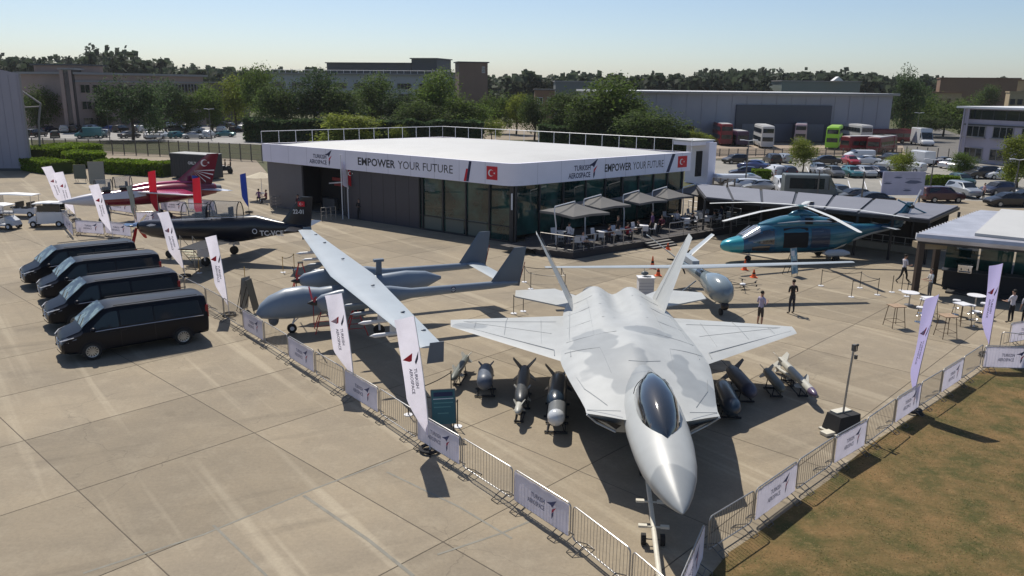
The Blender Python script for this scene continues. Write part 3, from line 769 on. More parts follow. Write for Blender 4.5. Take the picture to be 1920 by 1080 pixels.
# ---------------------------------------------------------------- exhibition pavilion
FZ = 4.25; FH = 1.62
N0 = spot(961, 350, FZ); L0 = spot(493, 302, FZ); Rr = spot(1294, 320, FZ)
for p in (N0, L0, Rr): p.z = 0
Bk = L0 + Rr - N0
pav = thing('exhibition_pavilion', 'large white roofed pavilion with printed fascia and dark glass walls', 'pavilion', (N0.x, N0.y, 0))
o0 = Vector((N0.x, N0.y, 0))
m_fas = mat('fascia_white', (.80, .78, .88), .55, noise=(.8, .03))
m_wall = mat('charcoal_wall_panel', (.05, .048, .062), .45, noise=(.6, .08))
m_roofs = mat('white_membrane_roof', (.50, .50, .49), .6, noise=(.25, .05), col2=(.45, .45, .44), bump=(.5, .25))
m_gl = mat('green_tinted_glass', (.008, .035, .035), .03, spec=.8, noise=(.35, .6), col2=(.02, .07, .06))
m_frame = mat('dark_frame', (.025, .026, .03), .5)
dl = (L0 - N0).normalized(); dr = (Rr - N0).normalized(); nl = Vector((dl.y, -dl.x, 0)); 
if nl.y > 0: nl = -nl
nr = Vector((dr.y, -dr.x, 0))
if nr.y > 0: nr = -nr
LL = (L0 - N0).length; LR = (Rr - N0).length
# fascia with rounded near corner
rc = 1.0; arc = []
for i in range(7):
    t = i / 6; a = N0 + dl * rc * (1 - t) ** 2 * 1.0; b_ = N0 + dr * rc * t ** 2; q = a * (1 - t) ** 0 if False else None
    p = (N0 + dl * rc) * (1 - t) ** 2 + N0 * 2 * t * (1 - t) + (N0 + dr * rc) * t * t; arc.append(p)
outer = [L0] + arc + [Rr, Bk]; n_ = len(outer)
mb = MB()
cen = (N0 + Bk) / 2
inner = [p + (cen - p).normalized() * .35 for p in outer]
rings = [[(p.x - o0.x, p.y - o0.y, FZ) for p in inner], [(p.x - o0.x, p.y - o0.y, FZ) for p in outer], [(p.x - o0.x, p.y - o0.y, FZ + FH) for p in outer], [(p.x - o0.x, p.y - o0.y, FZ + FH) for p in inner]]
mb.loft(rings, caps=False); part('fascia', mb, m_fas, pav)
# panel joints of the fascia
mb = MB()
for L_, d_, n2, cnt in ((LL, dl, nl, 11), (LR, dr, nr, 8)):
    for k in range(1, cnt + 1):
        p = N0 + d_ * (L_ * k / (cnt + .5)) + n2 * .004 - o0
        mb.add([tuple(p + Vector((0, 0, FZ + .01))), tuple(p + d_ * .025 + Vector((0, 0, FZ + .01))), tuple(p + d_ * .025 + Vector((0, 0, FZ + FH - .01))), tuple(p + Vector((0, 0, FZ + FH - .01)))], [(0, 1, 2, 3)])
part('panel_joint', mb, mat('fascia_joint', (.38, .37, .44), .6), pav, smooth=False)
# domed membrane roof
mb = MB(); G = 18; rows = []
for i in range(G + 1):
    row = []
    for j in range(G + 1):
        u, v = i / G, j / G
        p = (N0 + (L0 - N0) * lerp(.012, .988, u) + (Rr - N0) * lerp(.012, .988, v)) - o0
        bulge = (1 - (2 * u - 1) ** 4) * (1 - (2 * v - 1) ** 4)
        row.append((p.x, p.y, FZ + FH - .12 + .5 * bulge ** .8))
    rows.append(row)
mb.loft(rows, ring=False, caps=False); mb.sharp = 80; part('roof', mb, m_roofs, pav)
# roof railing along the two far edges
mb = MB()
def rail(mb, a, b_, z0, h, nposts, r=.03, mids=(1.0,), n=5):
    for k in range(nposts + 1):
        p = a.lerp(b_, k / nposts); mb.tube([(p.x, p.y, z0), (p.x, p.y, z0 + h)], r, n)
    for f in mids: mb.tube([(a.x, a.y, z0 + h * f), (b_.x, b_.y, z0 + h * f)], r, n)
for a, b_, k in ((L0, Bk, 12), (Rr, Bk, 16)): rail(mb, a - o0, b_ - o0, FZ + FH, 1.1, k, .028, (1.0,))
part('roof_railing', mb, M_['white'], pav)
# lettering and emblems on the fascia
def on_left(px, py): # fascia point from picture column
    return None
def fpos(side, t, z): 
    d_, L_, n2 = (dl, LL, nl) if side == 'l' else (dr, LR, nr)
    return N0 + d_ * (L_ * t) + n2 * .006 - o0 + Vector((0, 0, z))
def tcol(side, u, z=FZ + .8):
    """fraction along a face for a picture column"""
    A, B = (N0, L0) if side == 'l' else (N0, Rr)
    lo, hi = 0., 1.
    for _ in range(40):
        m = (lo + hi) / 2; q = CAM_M.transposed() @ (A.lerp(B, m) + Vector((0, 0, z - CAM_H))); uu = 960 + FPX * q.x / -q.z
        if (uu > u) == (side == 'l'): lo = m
        else: hi = m
    return lo
Z = Vector((0, 0, 1)); m_let = [mat('charcoal_print', (.03, .03, .035), .6), M_['navy'], M_['red']]
class Word(MB):
    def done(self, name='lettering'): part(name, self, m_let, pav, smooth=False); self.__init__()
mb = Word()
tx = -dl  # reading direction on the left face
a, b_ = tcol('l', 671), tcol('l', 741)
mb.text('EMPOWER', fpos('l', a, FZ + .52), tx, Z, .62, 0, True, width=(a - b_) * LL)
mb.done()
a, b_ = tcol('l', 746), tcol('l', 849)
mb.text('YOUR FUTURE', fpos('l', a, FZ + .52), tx, Z, .62, 0, False, width=(a - b_) * LL)
mb.done()
a, b_ = tcol('l', 580), tcol('l', 612)
mb.text('TURKISH', fpos('l', lerp(a, b_, .22), FZ + .75), tx, Z, .34, 1, True, width=(a - b_) * LL * .78)
mb.done()
mb.text('AEROSPACE', fpos('l', a, FZ + .27), tx, Z, .34, 1, True, width=(a - b_) * LL)
mb.done()
emblem(mb, fpos('l', tcol('l', 616.5), FZ + .28), tx, Z, 1.3, 1, 2)
mb.done('emblem')
c = fpos('l', tcol('l', 876), FZ)
mb.poly2([(-.35, .05), (-.12, .05), (.12, 1.0), (-.1, 1.0)], c, tx, Z, 2); mb.poly2([(-.10, .05), (.14, .05), (.42, 1.57), (.18, 1.57)], c + nl * .003, tx, Z, 1)
mb.done('emblem')
a, b_ = tcol('r', 1134), tcol('r', 1184)
mb.text('EMPOWER', fpos('r', a, FZ + .52), dr, Z, .60, 0, True, width=(b_ - a) * LR)
mb.done()
a, b_ = tcol('r', 1187), tcol('r', 1244)
mb.text('YOUR FUTURE', fpos('r', a, FZ + .52), dr, Z, .60, 0, False, width=(b_ - a) * LR)
mb.done()
a, b_ = tcol('r', 1066), tcol('r', 1107)
mb.text('TURKISH', fpos('r', lerp(a, b_, .25), FZ + .78), dr, Z, .40, 1, True, width=(b_ - a) * LR * .75)
mb.done()
mb.text('AEROSPACE', fpos('r', a, FZ + .22), dr, Z, .40, 1, True, width=(b_ - a) * LR)
mb.done()
emblem(mb, fpos('r', tcol('r', 1113), FZ + .2), dr, Z, 1.45, 1, 2)
mb.done('emblem')
c = fpos('r', tcol('r', 1257), FZ)
mb.poly2([(-.5, .05), (-.1, .05), (.6, 1.57), (.2, 1.57)], c, dr, Z, 1)
mb.done('emblem')
m_flag = mat('flag_red', (.58, .012, .025), .6); m_fw = mat('flag_white', (.8, .78, .78), .6)
mb = MB(); crescent_flag(mb, fpos('l', tcol('l', 922.5), FZ + .84), tx, Z, 1.02, .98, nrm=nl)
part('flag_print', mb, [m_flag, m_fw], pav, smooth=False)
mb = MB(); crescent_flag(mb, fpos('r', tcol('r', 1279.5), FZ + .84), dr, Z, 1.25, .98, nrm=nr)
part('flag_print', mb, [m_flag, m_fw], pav, smooth=False)
# walls: left face
def wall_seg(side, u0, u1, z0, z1, m, name, inset=.45, thick=.2, frame=False):
    d_, L_, n2 = (dl, LL, nl) if side == 'l' else (dr, LR, nr)
    t0, t1 = tcol(side, u0, 1.5), tcol(side, u1, 1.5)
    a = N0 + d_ * (L_ * t0) - n2 * inset - o0; b_ = N0 + d_ * (L_ * t1) - n2 * inset - o0
    mb = MB(); mb.prism([tuple(a.xy), tuple(b_.xy), tuple((b_ - n2 * thick).xy), tuple((a - n2 * thick).xy)], z0, z1)
    return part(name, mb, m, pav, smooth=False)
wall_seg('l', 779, 642, 0, FZ, m_wall, 'wall')
wall_seg('l', 560, 494, 0, FZ, mat('dark_grey_wall_panel', (.12, .115, .125), .5, noise=(.5, .06)), 'wall')
wall_seg('l', 642, 560, 0, FZ, M_['interior'], 'entrance_recess', inset=2.6)
gu = [965, 911, 867, 824, 780]
for a, b_ in zip(gu[:-1], gu[1:]):
    g_ = wall_seg('l', a, b_, .12, FZ - .02, m_gl, 'glass_pane', inset=.5, thick=.05)
mb = MB()
for u in gu + [756 + 30]:
    t = tcol('l', u, 1.5); p = N0 + dl * (LL * t) - nl * .42 - o0; mb.prism([tuple((p - dl * .06 - nl * .1).xy), tuple((p + dl * .06 - nl * .1).xy), tuple((p + dl * .06 + nl * .05).xy), tuple((p - dl * .06 + nl * .05).xy)], 0, FZ)
t = tcol('l', 780, 1.5); a = N0 - nl * .4 - o0; b_ = N0 + dl * LL * t - nl * .4 - o0
for z0, z1 in ((0, .12), (1.15, 1.2)):
    mb.prism([tuple(a.xy), tuple(b_.xy), tuple((b_ - nl * .08).xy), tuple((a - nl * .08).xy)], z0, z1)
part('glazing_frame', mb, m_frame, pav, smooth=False)
# pale backing seen in the lower half of the glass, counters inside
mb = MB()
for u0, u1, z1 in ((905, 870, 1.3), (862, 828, 1.3), (820, 785, 1.1)):
    t0, t1 = tcol('l', u0, 1), tcol('l', u1, 1); a = N0 + dl * LL * t0 - nl * .485 - o0; b_ = N0 + dl * LL * t1 - nl * .485 - o0
    mb.add([(a.x, a.y, .14), (b_.x, b_.y, .14), (b_.x, b_.y, z1), (a.x, a.y, z1)], [(0, 1, 2, 3)])
part('frosted_film', mb, mat('frosted_film', (.12, .14, .12), .4), pav, smooth=False)
# wall panel seams
mb = MB()
for u in (760, 735, 712, 690, 668):
    t = tcol('l', u, 1.5); p = N0 + dl * (LL * t) - nl * .444 - o0; mb.prism([tuple((p - dl * .012).xy), tuple((p + dl * .012).xy), tuple((p + dl * .012 + nl * .004).xy), tuple((p - dl * .012 + nl * .004).xy)], 0.02, FZ - .02)
part('panel_joint', mb, M_['black'], pav, smooth=False)
# entrance: red lettering board, aircraft model over the desk, desk
t = tcol('l', 600, 2); q = N0 + dl * LL * t - nl * 2.3 - o0
mb = MB()
for k, wd in enumerate((1.9, 1.4)): mb.cbox(0, 0, 2.95 - k * .45, wd, .06, .28, 0)
mb.loft([[(-1.2 + .1, -.3, 2.5), (-1.1, -.3, 2.6)], [(1.4, -.3, 2.8), (1.5, -.25, 2.95)]], caps=False, ring=False, mi=1)
part('entrance_sign', mb, [mat('dull_red', (.25, .02, .02), .5), M_['white']], pav, loc=(q.x, q.y, 0), rot=(0, 0, math.atan2(tx.y, tx.x)), smooth=False)
mb = MB(); mb.cbox(-1.5, .2, .55, 1.6, .6, 1.1); mb.cbox(.6, .1, 1.3, .25, .25, 2.6)
part('reception_desk', mb, mat('desk_grey', (.1, .1, .1), .5), pav, loc=(q.x, q.y, 0), rot=(0, 0, math.atan2(tx.y, tx.x)), smooth=False)
# right face: glass panes between posts
gu = [972, 1018, 1062, 1104, 1140, 1172, 1202, 1230, 1256, 1284]
for a, b_ in zip(gu[:-1], gu[1:]): wall_seg('r', a, b_, .5, FZ - .02, m_gl, 'glass_pane', inset=.5, thick=.05)
mb = MB()
for u in gu:
    t = tcol('r', u, 1.5); p = N0 + dr * (LR * t) - nr * .42 - o0; mb.prism([tuple((p - dr * .07 - nr * .1).xy), tuple((p + dr * .07 - nr * .1).xy), tuple((p + dr * .07 + nr * .05).xy), tuple((p - dr * .07 + nr * .05).xy)], .4, FZ)
part('glazing_frame', mb, m_frame, pav, smooth=False)
# corner column and back walls
mb = MB(); p = N0 - nl * .5 - nr * .35 - o0 + Vector((0, 0, 0)); mb.tube([(p.x, p.y, 0), (p.x, p.y, FZ)], .28, 4); part('corner_column', mb, m_frame, pav, smooth=False)
mb = MB()
ins = lambda p: p + (cen - p).normalized() * 1.4 - o0
for a, b_ in ((ins(L0), ins(Bk)), (ins(Bk), ins(Rr))):
    d_ = (b_ - a).normalized(); q = Vector((-d_.y, d_.x, 0)) * .1
    mb.prism([tuple((a - q).xy), tuple((b_ - q).xy), tuple((b_ + q).xy), tuple((a + q).xy)], 0, FZ)
part('back_wall', mb, m_wall, pav, smooth=False)
mb = MB(); mb.prism([tuple((ins(p)).xy) for p in (N0, Rr, Bk, L0)], FZ - .1, FZ - .02); part('ceiling', mb, m_frame, pav, smooth=False)
mb = MB(); mb.prism([tuple((ins(p)).xy) for p in (N0, Rr, Bk, L0)], .02, .1); part('floor', mb, mat('pavilion_floor', (.1, .1, .1), .5), pav, smooth=False)
# thin strip lamp on the glass near the corner
t = tcol('l', 955, 2.5); p = N0 + dl * LL * t - nl * .3 - o0; mb = MB(); mb.cbox(p.x, p.y, 3.1, .12, .12, 1.2); part('strip_light', mb, M_['white'], pav, smooth=False)

# service tower at the pavilion's right end
q = spot(1330, 346); o = thing('service_tower', 'plain white box tower at the right end of the pavilion', 'tower', (q.x, q.y, 0), math.atan2(dr.y, dr.x))
mb = MB(); mb.box(-.5, .9, 0, 3.4, 0, 5.0); mb.box(-3.0, .9, .5, 3.4, 4.7, 5.15); part('wall', mb, m_fas, o, smooth=False)
mb = MB(); mb.box(-3.1, 1.0, .35, 3.5, 5.152, 5.3); part('roof', mb, m_roofs, o, smooth=False)
mb = MB(); mb.box(-1.8, -.8, .7, .9, 1.0, 4.0); part('doorway', mb, M_['interior'], o, smooth=False)

# ---------------------------------------------------------------- terrace platform
TA = spot(1074, 486); TB = spot(1428, 428); TZ = .45
tin = Vector((-(TB - TA).y, (TB - TA).x, 0)).normalized(); td = (TB - TA).normalized()
depth = 6.2
ter = thing('terrace', 'raised dark timber deck with steps along the pavilion glass', 'terrace', TA)
mb = MB(); Lt = (TB - TA).length
TC = N0 + dl * 0 - nr * -.2
corner_l = spot(1005, 478)
poly = [Vector((0, 0, 0)), TB - TA, TB - TA + tin * 5.4, Rr - TA + nr * .6, N0 - TA + dr * 1.2 + nr * .1, corner_l - TA]
mb.prism([tuple(p.xy) for p in poly], 0.0, TZ - .04); part('fascia_board', mb, mat('terrace_skirt', (.03, .028, .032), .7), ter, smooth=False)
m_deck = mat('deck_board', (.05, .043, .04), .75, noise=(1.5, .2), rand=.2)
# deck boards running along the terrace
wb = .5; k = 0
me_cache = {}
while k * wb < 6.4:
    y = k * wb; 
    x0 = -max(0, min(2.4, y * .62)); x1 = Lt - .1
    if y > 4.8: x0 = max(x0, (y - 4.8) * 1.2)
    nseg = 6
    for s in range(nseg):
        a, b_ = lerp(x0, x1, s / nseg), lerp(x0, x1, (s + 1) / nseg)
        mb = MB(); mb.box(a + .01, b_ - .01, y + .01, y + wb - .012, TZ - .038, TZ + random.uniform(-.002, .002))
        part('deck_board', mb, m_deck, ter, rot=(0, 0, math.atan2(td.y, td.x)), smooth=False)
    k += 1
# steps
t0 = (spot(1216, 466) - TA).dot(td)
for s in range(3):
    mb = MB(); mb.box(t0, t0 + 2.6, -.3 * (s + 1), -.3 * s - .002, 0, TZ - .12 * (s + 1) ); mb.box(t0, t0 + 2.6, -.3 * (s + 1) - .02, -.3 * s + .02, TZ - .12 * (s + 1), TZ - .12 * (s + 1) + .03, 1)
    part('step', mb, [MATS['terrace_skirt'], mat('pale_nosing', (.22, .21, .19), .6)], ter, rot=(0, 0, math.atan2(td.y, td.x)), smooth=False)
# terrace railing
def railing(a, b_, z0, n, label, h=1.05, m=None, mids=(1.0,), r=.028, group=None):
    o = thing('railing', label, 'railing', (a.x, a.y, z0), 0, group); d = b_ - a
    pm = MB(); pm.tube([(0, 0, 0), (0, 0, h)], r, 6); me = pm.mesh('post', [m or M_['steel']])
    for k in range(n + 1): p = d * (k / n); link('post', me, o, (p.x, p.y, 0))
    mb = MB()
    for f in mids: mb.tube([(0, 0, h * f), (d.x, d.y, h * f)], r * (1.2 if f == 1 else .8), 6)
    part('handrail', mb, m or M_['steel'], o)
    gp = MB()
    return o
ta = TA + td * .1 + tin * .1
railing(ta, TA + td * (t0 - .15) + tin * .1, TZ, 7, 'steel railing along the terrace edge left of the steps', mids=(1.0, .12))
railing(TA + td * (t0 + 2.8) + tin * .1, TB + tin * .1 - td * .1, TZ, 7, 'steel railing along the terrace edge right of the steps', mids=(1.0, .5, .12))
railing(ta, corner_l + Vector((.3, .4, 0)), TZ, 2, 'short steel railing closing the left end of the terrace', mids=(1.0, .12), m=M_['dsteel'])
railing(spot(1290, 398, .45), spot(1388, 415, .45), .45, 5, 'white top railing across the far end of the terrace', m=M_['white'], mids=(1.0, .5))
# white furniture on the terrace
def cafe_table(o_loc, rz, label, h=.74, top=.75, round_=False, group='white terrace tables', m=None):
    o = thing('cafe_table', label, 'table', o_loc, rz, group)
    mb = MB()
    if round_: mb.cyl((0, 0, h - .03), (0, 0, h), top / 2, 18)
    else: mb.cbox(0, 0, h - .02, top, top, .04)
    part('table_top', mb, m or M_['white'], o)
    mb = MB(); mb.cyl((0, 0, .04), (0, 0, h - .04), .035, 8); part('stem', mb, M_['steel'], o)
    mb = MB(); mb.cyl((0, 0, 0), (0, 0, .03), .25, 14); part('base', mb, M_['steel'], o)
    return o
def chair_proto(m, name='chair', label='', group=''):
    o = thing(name, label, 'chair', (0, 0, 0), 0, group)
    mb = MB(); mb.cbox(0, 0, .45, .44, .44, .035); part('seat', mb, m, o)
    mb = MB(); mb.loft([[( -.22, .2, .47), (.22, .2, .47), (.22, .23, .47), (-.22, .23, .47)], [(-.2, .27, .84), (.2, .27, .84), (.2, .3, .84), (-.2, .3, .84)]]); part('backrest', mb, m, o)
    lm = MB(); lm.cyl((0, 0, 0), (0, 0, .44), .015, 6); me = lm.mesh('leg', [M_['steel']])
    for x in (-.19, .19):
        for y in (-.19, .19): link('leg', me, o, (x, y, 0))
    return o
wch = None
tr_ = random.Random(8)
FUR = [(1052, 452), (1090, 462), (1130, 452), (1165, 447), (1205, 440), (1262, 418), (1285, 426), (1308, 412), (1330, 422), (1345, 408), (1368, 414)]
TN = ['white cafe table under the nearest terrace umbrella, by the left railing', 'white cafe table behind the front railing, second from the left', 'white cafe table third from the left behind the railing', 'white cafe table fourth from the left, left of the steps', 'white cafe table nearest the terrace steps',
 'white cafe table right of the steps at the back', 'white cafe table right of the steps near the edge', 'white cafe table on the right deck, far row, middle', 'white cafe table on the right deck near the edge, middle', 'white cafe table at the far right back of the deck', 'white cafe table at the far right front of the deck']
CL = ['left', 'right', 'back']
for i, (u, v) in enumerate(FUR):
    p = spot(u, v, TZ); cafe_table(p, tr_.uniform(0, 1), TN[i], round_=(i % 3 == 0))
    for k in range(3):
        a = tr_.uniform(0, .6) + k * 2.1; q = p + Vector((math.cos(a), math.sin(a), 0)) * .72
        lab = 'white chair at the ' + TN[i].replace('white cafe table', 'cafe table') + ', on its %s side' % CL[k]
        lab = ' '.join(lab.split()[:16])
        if wch is None:
            wch = chair_proto(M_['white'], 'terrace_chair', lab, 'white chairs on the terrace'); wch.location = q; wch.rotation_euler = (0, 0, a - PI / 2)
        else: dup(wch, q, a - PI / 2, 'white chair %s of the %s' % (['left', 'right', 'behind'][k] if k < 2 else 'back', ' '.join(TN[i].split()[1:])), 'white chairs on the terrace')
# parasols: square, side mast with arm
m_par = mat('grey_canvas', (.185, .18, .175), .9, trans=.2, noise=(.8, .05))
def parasol(apex_px, zc, size, label, mast=True):
    p = spot(*apex_px, zc + .55); g_ = Vector((p.x, p.y, TZ))
    o = thing('parasol', label, 'parasol', g_, math.atan2(td.y, td.x), 'grey square parasols on the terrace')
    s = size / 2; z = zc - TZ; mb = MB(); n = 4
    ring = []; 
    for k in range(4):
        a, b_ = [(-s, -s), (s, -s), (s, s), (-s, s)][k], [(s, -s), (s, s), (-s, s), (-s, -s)][k]
        ring.append((a[0], a[1], z)); ring.append(((a[0] + b_[0]) / 2 * .97, (a[1] + b_[1]) / 2 * .97, z + .06))
    vs = [(0, 0, z + .6)] + [(x * .5, y * .5, z + .26 + (.0 if abs(x) > s * .98 and abs(y) > s * .98 else .02)) for x, y, q in ring] + ring + [(x, y, q - .16) for x, y, q in ring]
    fs = [(0, 1 + i, 1 + (i + 1) % 8) for i in range(8)] + [(1 + i, 9 + i, 9 + (i + 1) % 8, 1 + (i + 1) % 8) for i in range(8)] + [(9 + i, 17 + i, 17 + (i + 1) % 8, 9 + (i + 1) % 8) for i in range(8)]
    mb.add(vs, fs); mb.sharp = 12; part('canopy', mb, m_par, o)
    mb = MB()
    for k in range(8): x, y, q = ring[k]; mb.tube([(0, 0, z + .5), (x * .98, y * .98, q - .03)], .015, 4)
    part('ribs', mb, M_['steel'], o)
    mb = MB(); mx = -s * .95; mb.tube([(mx, 0, 0), (mx - .05, 0, 1.4), (mx - .25, 0, z + .25), (mx - .2, 0, z + .5), (0, 0, z + .72)], .045, 8); mb.tube([(0, 0, z + .72), (0, 0, z + .5)], .03, 6); part('mast', mb, M_['white'] if mast else M_['steel'], o)
    mb = MB(); mb.cbox(mx, 0, .05, .9, .9, .09); part('base', mb, M_['blackm'], o, smooth=False)
parasol((1078, 382), 2.75, 3.5, 'nearest grey parasol at the left end of the terrace', True)
parasol((1127, 369), 2.75, 3.2, 'second nearest grey parasol on the terrace')
parasol((1198, 361), 2.7, 3.2, 'middle one of the five grey terrace parasols')
parasol((1250, 354), 2.7, 3.1, 'fourth grey parasol from the left on the terrace')
parasol((1304, 348), 2.6, 3.0, 'farthest grey parasol beside the white tower')

# ---------------------------------------------------------------- long flat roofed walkway right of the terrace
cw = thing('canopy_walkway', 'long flat canopy of grey roof panels behind the helicopter', 'canopy', spot(1320, 420))
oc = Vector(cw.location)
F1, F2 = spot(1322, 371, 3.0), spot(1744, 413, 3.0); B1, B2 = spot(1302, 346, 3.15), spot(1800, 388, 3.15)
ff = (F2 - F1); bb = (B2 - B1)
m_pan = mat('canopy_panel', (.19, .19, .215), .5, noise=(.3, .08), rand=.1); npan = 7
for k in range(npan):
    a, b_ = k / npan, (k + 1) / npan; e = .006
    q = [F1.lerp(F2, a + e), F1.lerp(F2, b_ - e), B1.lerp(B2, b_ - e), B1.lerp(B2, a + e)]
    mb = MB(); P4 = [tuple(x - oc) for x in q]; mb.add(P4 + [(x, y, z + .09) for x, y, z in P4], [(3, 2, 1, 0), (4, 5, 6, 7), (0, 1, 5, 4), (1, 2, 6, 5), (2, 3, 7, 6), (3, 0, 4, 7)])
    part('roof_panel', mb, m_pan, cw, smooth=False)
mb = MB(); q = [F1, F2, B2, B1]; P4 = [tuple(x - oc - Vector((0, 0, .22))) for x in q]
mb.add(P4 + [(x, y, z + .2) for x, y, z in P4], [(3, 2, 1, 0), (4, 5, 6, 7), (0, 1, 5, 4), (1, 2, 6, 5), (2, 3, 7, 6), (3, 0, 4, 7)]); part('frame', mb, m_frame, cw, smooth=False)
mb = MB(); mb.cbox(0, 0, (3.0 - .22) / 2, .14, .14, 3.0 - .22); me = mb.mesh('post', [m_frame], False)
for k in range(npan + 1):
    for A, B in ((F1, F2), (B1, B2)):
        p = A.lerp(B, k / npan) - oc; link('post', me, cw, (p.x, p.y, 0))
mb = MB(); a, b_ = B1.lerp(B2, .02) - oc, B1.lerp(B2, .97) - oc; q = Vector((0, .1, 0))
mb.prism([tuple(a.xy), tuple(b_.xy), tuple((b_ + q).xy), tuple((a + q).xy)], 0, 2.75); part('back_wall', mb, mat('canopy_shade_fill', (.045, .04, .036), .8, noise=(.6, .3)), cw, smooth=False)  # dark wall added so the space under the canopy reads as deep shade
# pale low wall and rail under it
a, b_ = spot(1560, 455), spot(1722, 478); d = b_ - a
o = thing('low_wall', 'low pale concrete wall behind the helicopter tail', 'wall', a, math.atan2(d.y, d.x))
mb = MB(); mb.box(0, d.length, 0, .3, 0, .5); part('wall', mb, mat('buff_concrete', (.34, .29, .22), .8, noise=(1, .1)), o, smooth=False)
railing(a + Vector((0, .5, 0)), b_ + Vector((0, .5, 0)), 0, 8, 'grey rail above the low concrete wall', mids=(1.0, .6))
a, b_ = spot(1330, 432), spot(1560, 452); d = b_ - a
o = thing('low_wall', 'dark low planter wall left of the helicopter under the canopy', 'wall', a + Vector((0, 2.2, 0)), math.atan2(d.y, d.x))
mb = MB(); mb.box(0, d.length, 0, .3, 0, .7); part('wall', mb, mat('grey_block', (.13, .12, .11), .8, noise=(1, .1)), o, smooth=False)
# picture board with little aircraft
bp_ = spotd(1690, 380, 80); a = spotd(1652, 366, 80); b_ = spotd(1727, 382, 80.4)
o = thing('picture_board', 'large pale board printed with small dark helicopters', 'billboard', (a.x, a.y, 0), math.atan2((b_ - a).y, (b_ - a).x))
W_ = (b_ - a).length; z0, z1 = spotd(1652, 366, 80).z, spotd(1655, 322, 80).z
mb = MB(); mb.box(0, W_, 0, .15, z0, z1); part('board', mb, mat('board_lilac', (.42, .42, .56), .5, noise=(.5, .15)), o, smooth=False)
mb = MB()
for x, z, s in ((.35 * W_, .75, .5), (.12 * W_, .5, .5), (.72 * W_, .55, 1.0), (.6 * W_, .2, .5)):
    zz = lerp(z0, z1, z); mb.poly2([(x - s * .9, zz), (x - s * .3, zz + s * .22), (x + s * .5, zz + s * .18), (x + s, zz), (x + s * .3, zz - s * .14), (x - s * .5, zz - s * .12)], (0, -.005, 0), (1, 0, 0), (0, 0, 1))
    mb.poly2([(x - s * .8, zz + s * .33), (x + s * .8, zz + s * .33), (x + s * .8, zz + s * .37), (x - s * .8, zz + s * .37)], (0, -.006, 0), (1, 0, 0), (0, 0, 1))
part('aircraft_print', mb, mat('slate_print', (.1, .12, .2), .6), o, smooth=False)
mb = MB()
for x in (.2, W_ - .2): mb.cbox(x, .25, z0 / 2 + .5, .15, .15, z0 + 1)
part('post', mb, M_['dsteel'], o, smooth=False)

# ---------------------------------------------------------------- bar pavilion at the right edge
K0 = spot(1722, 446, 3.2); K1 = spot(1838, 396, 3.4); K2 = spot(1990, 470, 3.2)
K0.z = K1.z = K2.z = 0; K3 = K1 + K2 - K0
bar = thing('bar_pavilion', 'open fronted bar pavilion with curved silver roof edge and green glass', 'bar', K0)
ok = Vector(K0)
dk = (K2 - K0).normalized(); sk = (K1 - K0).normalized()
m_silver = mat('ribbed_silver_cladding', (.5, .49, .52), .35, metal=.35, noise=(.6, .2))
mb = MB(); P = [K0, K2, K3, K1]
sec = []
for z, e in ((3.0, .0), (3.05, .12), (3.25, .18), (3.45, .12), (3.5, -.1)):
    sec.append([tuple((p + (p - (K0 + K3) / 2).normalized() * e - ok).xy) + (z,) for p in P])
mb.loft(sec); part('roof_edge', mb, m_silver, bar, smooth=False)
mb = MB()
for k in range(24):
    p = K0.lerp(K1, (k + .5) / 24) - ok; q = Vector((-sk.y, sk.x, 0)); mb.cbox(p.x - .2, p.y, 3.27, .05, .12, .36)
part('roof_rib', mb, M_['white'], bar, smooth=False)
mb = MB(); q0 = K0 + dk * 2.6 + sk * .6; q1 = K2; q2 = K3; q3 = K1 + dk * 1.2
mb.prism([tuple((p - ok).xy) for p in (q0, q1, q2, q3)], 3.504, 3.66); part('roof', mb, m_roofs, bar, smooth=False)
mb = MB()
for p in (K0 + dk * .15 + sk * .15, K0 + sk * 3.4 + dk * .15):
    q = p - ok; mb.cbox(q.x, q.y, 1.5, .3, .3, 2.98)
part('column', mb, mat('dark_timber', (.045, .03, .022), .6), bar, smooth=False)
mb = MB(); p0, p1 = K0 + sk * 4.2 + dk * .4, K0 + sk * 4.2 + dk * 13
n_gl = 7
for k in range(n_gl):
    a, b_ = (p0.lerp(p1, k / n_gl) + dk * .05 - ok), (p0.lerp(p1, (k + 1) / n_gl) - dk * .05 - ok); q = Vector((-dk.y, dk.x, 0)) * .06
    mb = MB(); mb.prism([tuple(a.xy), tuple(b_.xy), tuple((b_ + q).xy), tuple((a + q).xy)], .1, 2.98); part('glass_pane', mb, m_gl, bar, smooth=False)
mb = MB(); mb.prism([tuple((p - ok).xy) for p in (K0, K2, K3, K1)], 2.9, 2.995); part('ceiling', mb, m_frame, bar, smooth=False)
mb = MB(); e0 = spot(1745, 590); mb.prism([tuple((p - ok).xy) for p in (K0 + sk * .9 + dk * 1.5, K2 + sk * .2, K3, K1)], .02, .12); part('floor', mb, mat('dark_floor', (.05, .045, .04), .7), bar, smooth=False)
mb = MB(); p = K0 + sk * 2.0 + dk * 3.2 - ok; M = Matrix.Translation(p) @ Matrix.Rotation(math.atan2(dk.y, dk.x), 4, 'Z')
mb.box(-2.2, 3.6, 0, .7, .12, 1.1, 0, M); mb.box(-2.3, 3.7, -.08, .78, 1.1, 1.16, 1, M); part('counter', mb, [M_['blackm'], m_frame], bar, smooth=False)
o = thing('coffee_machine', 'steel coffee machine on the bar counter by the dark column', 'coffee machine', p + ok + Vector((-1.2, .2, 1.161)), math.atan2(dk.y, dk.x))
mb = MB(); mb.cbox(0, 0, .25, .7, .45, .4); mb.cbox(0, -.1, .48, .74, .5, .06); part('body', mb, M_['chrome'], o)
mb = MB(); mb.cbox(0, -.28, .12, .6, .12, .03); part('drip_tray', mb, M_['black'], o)
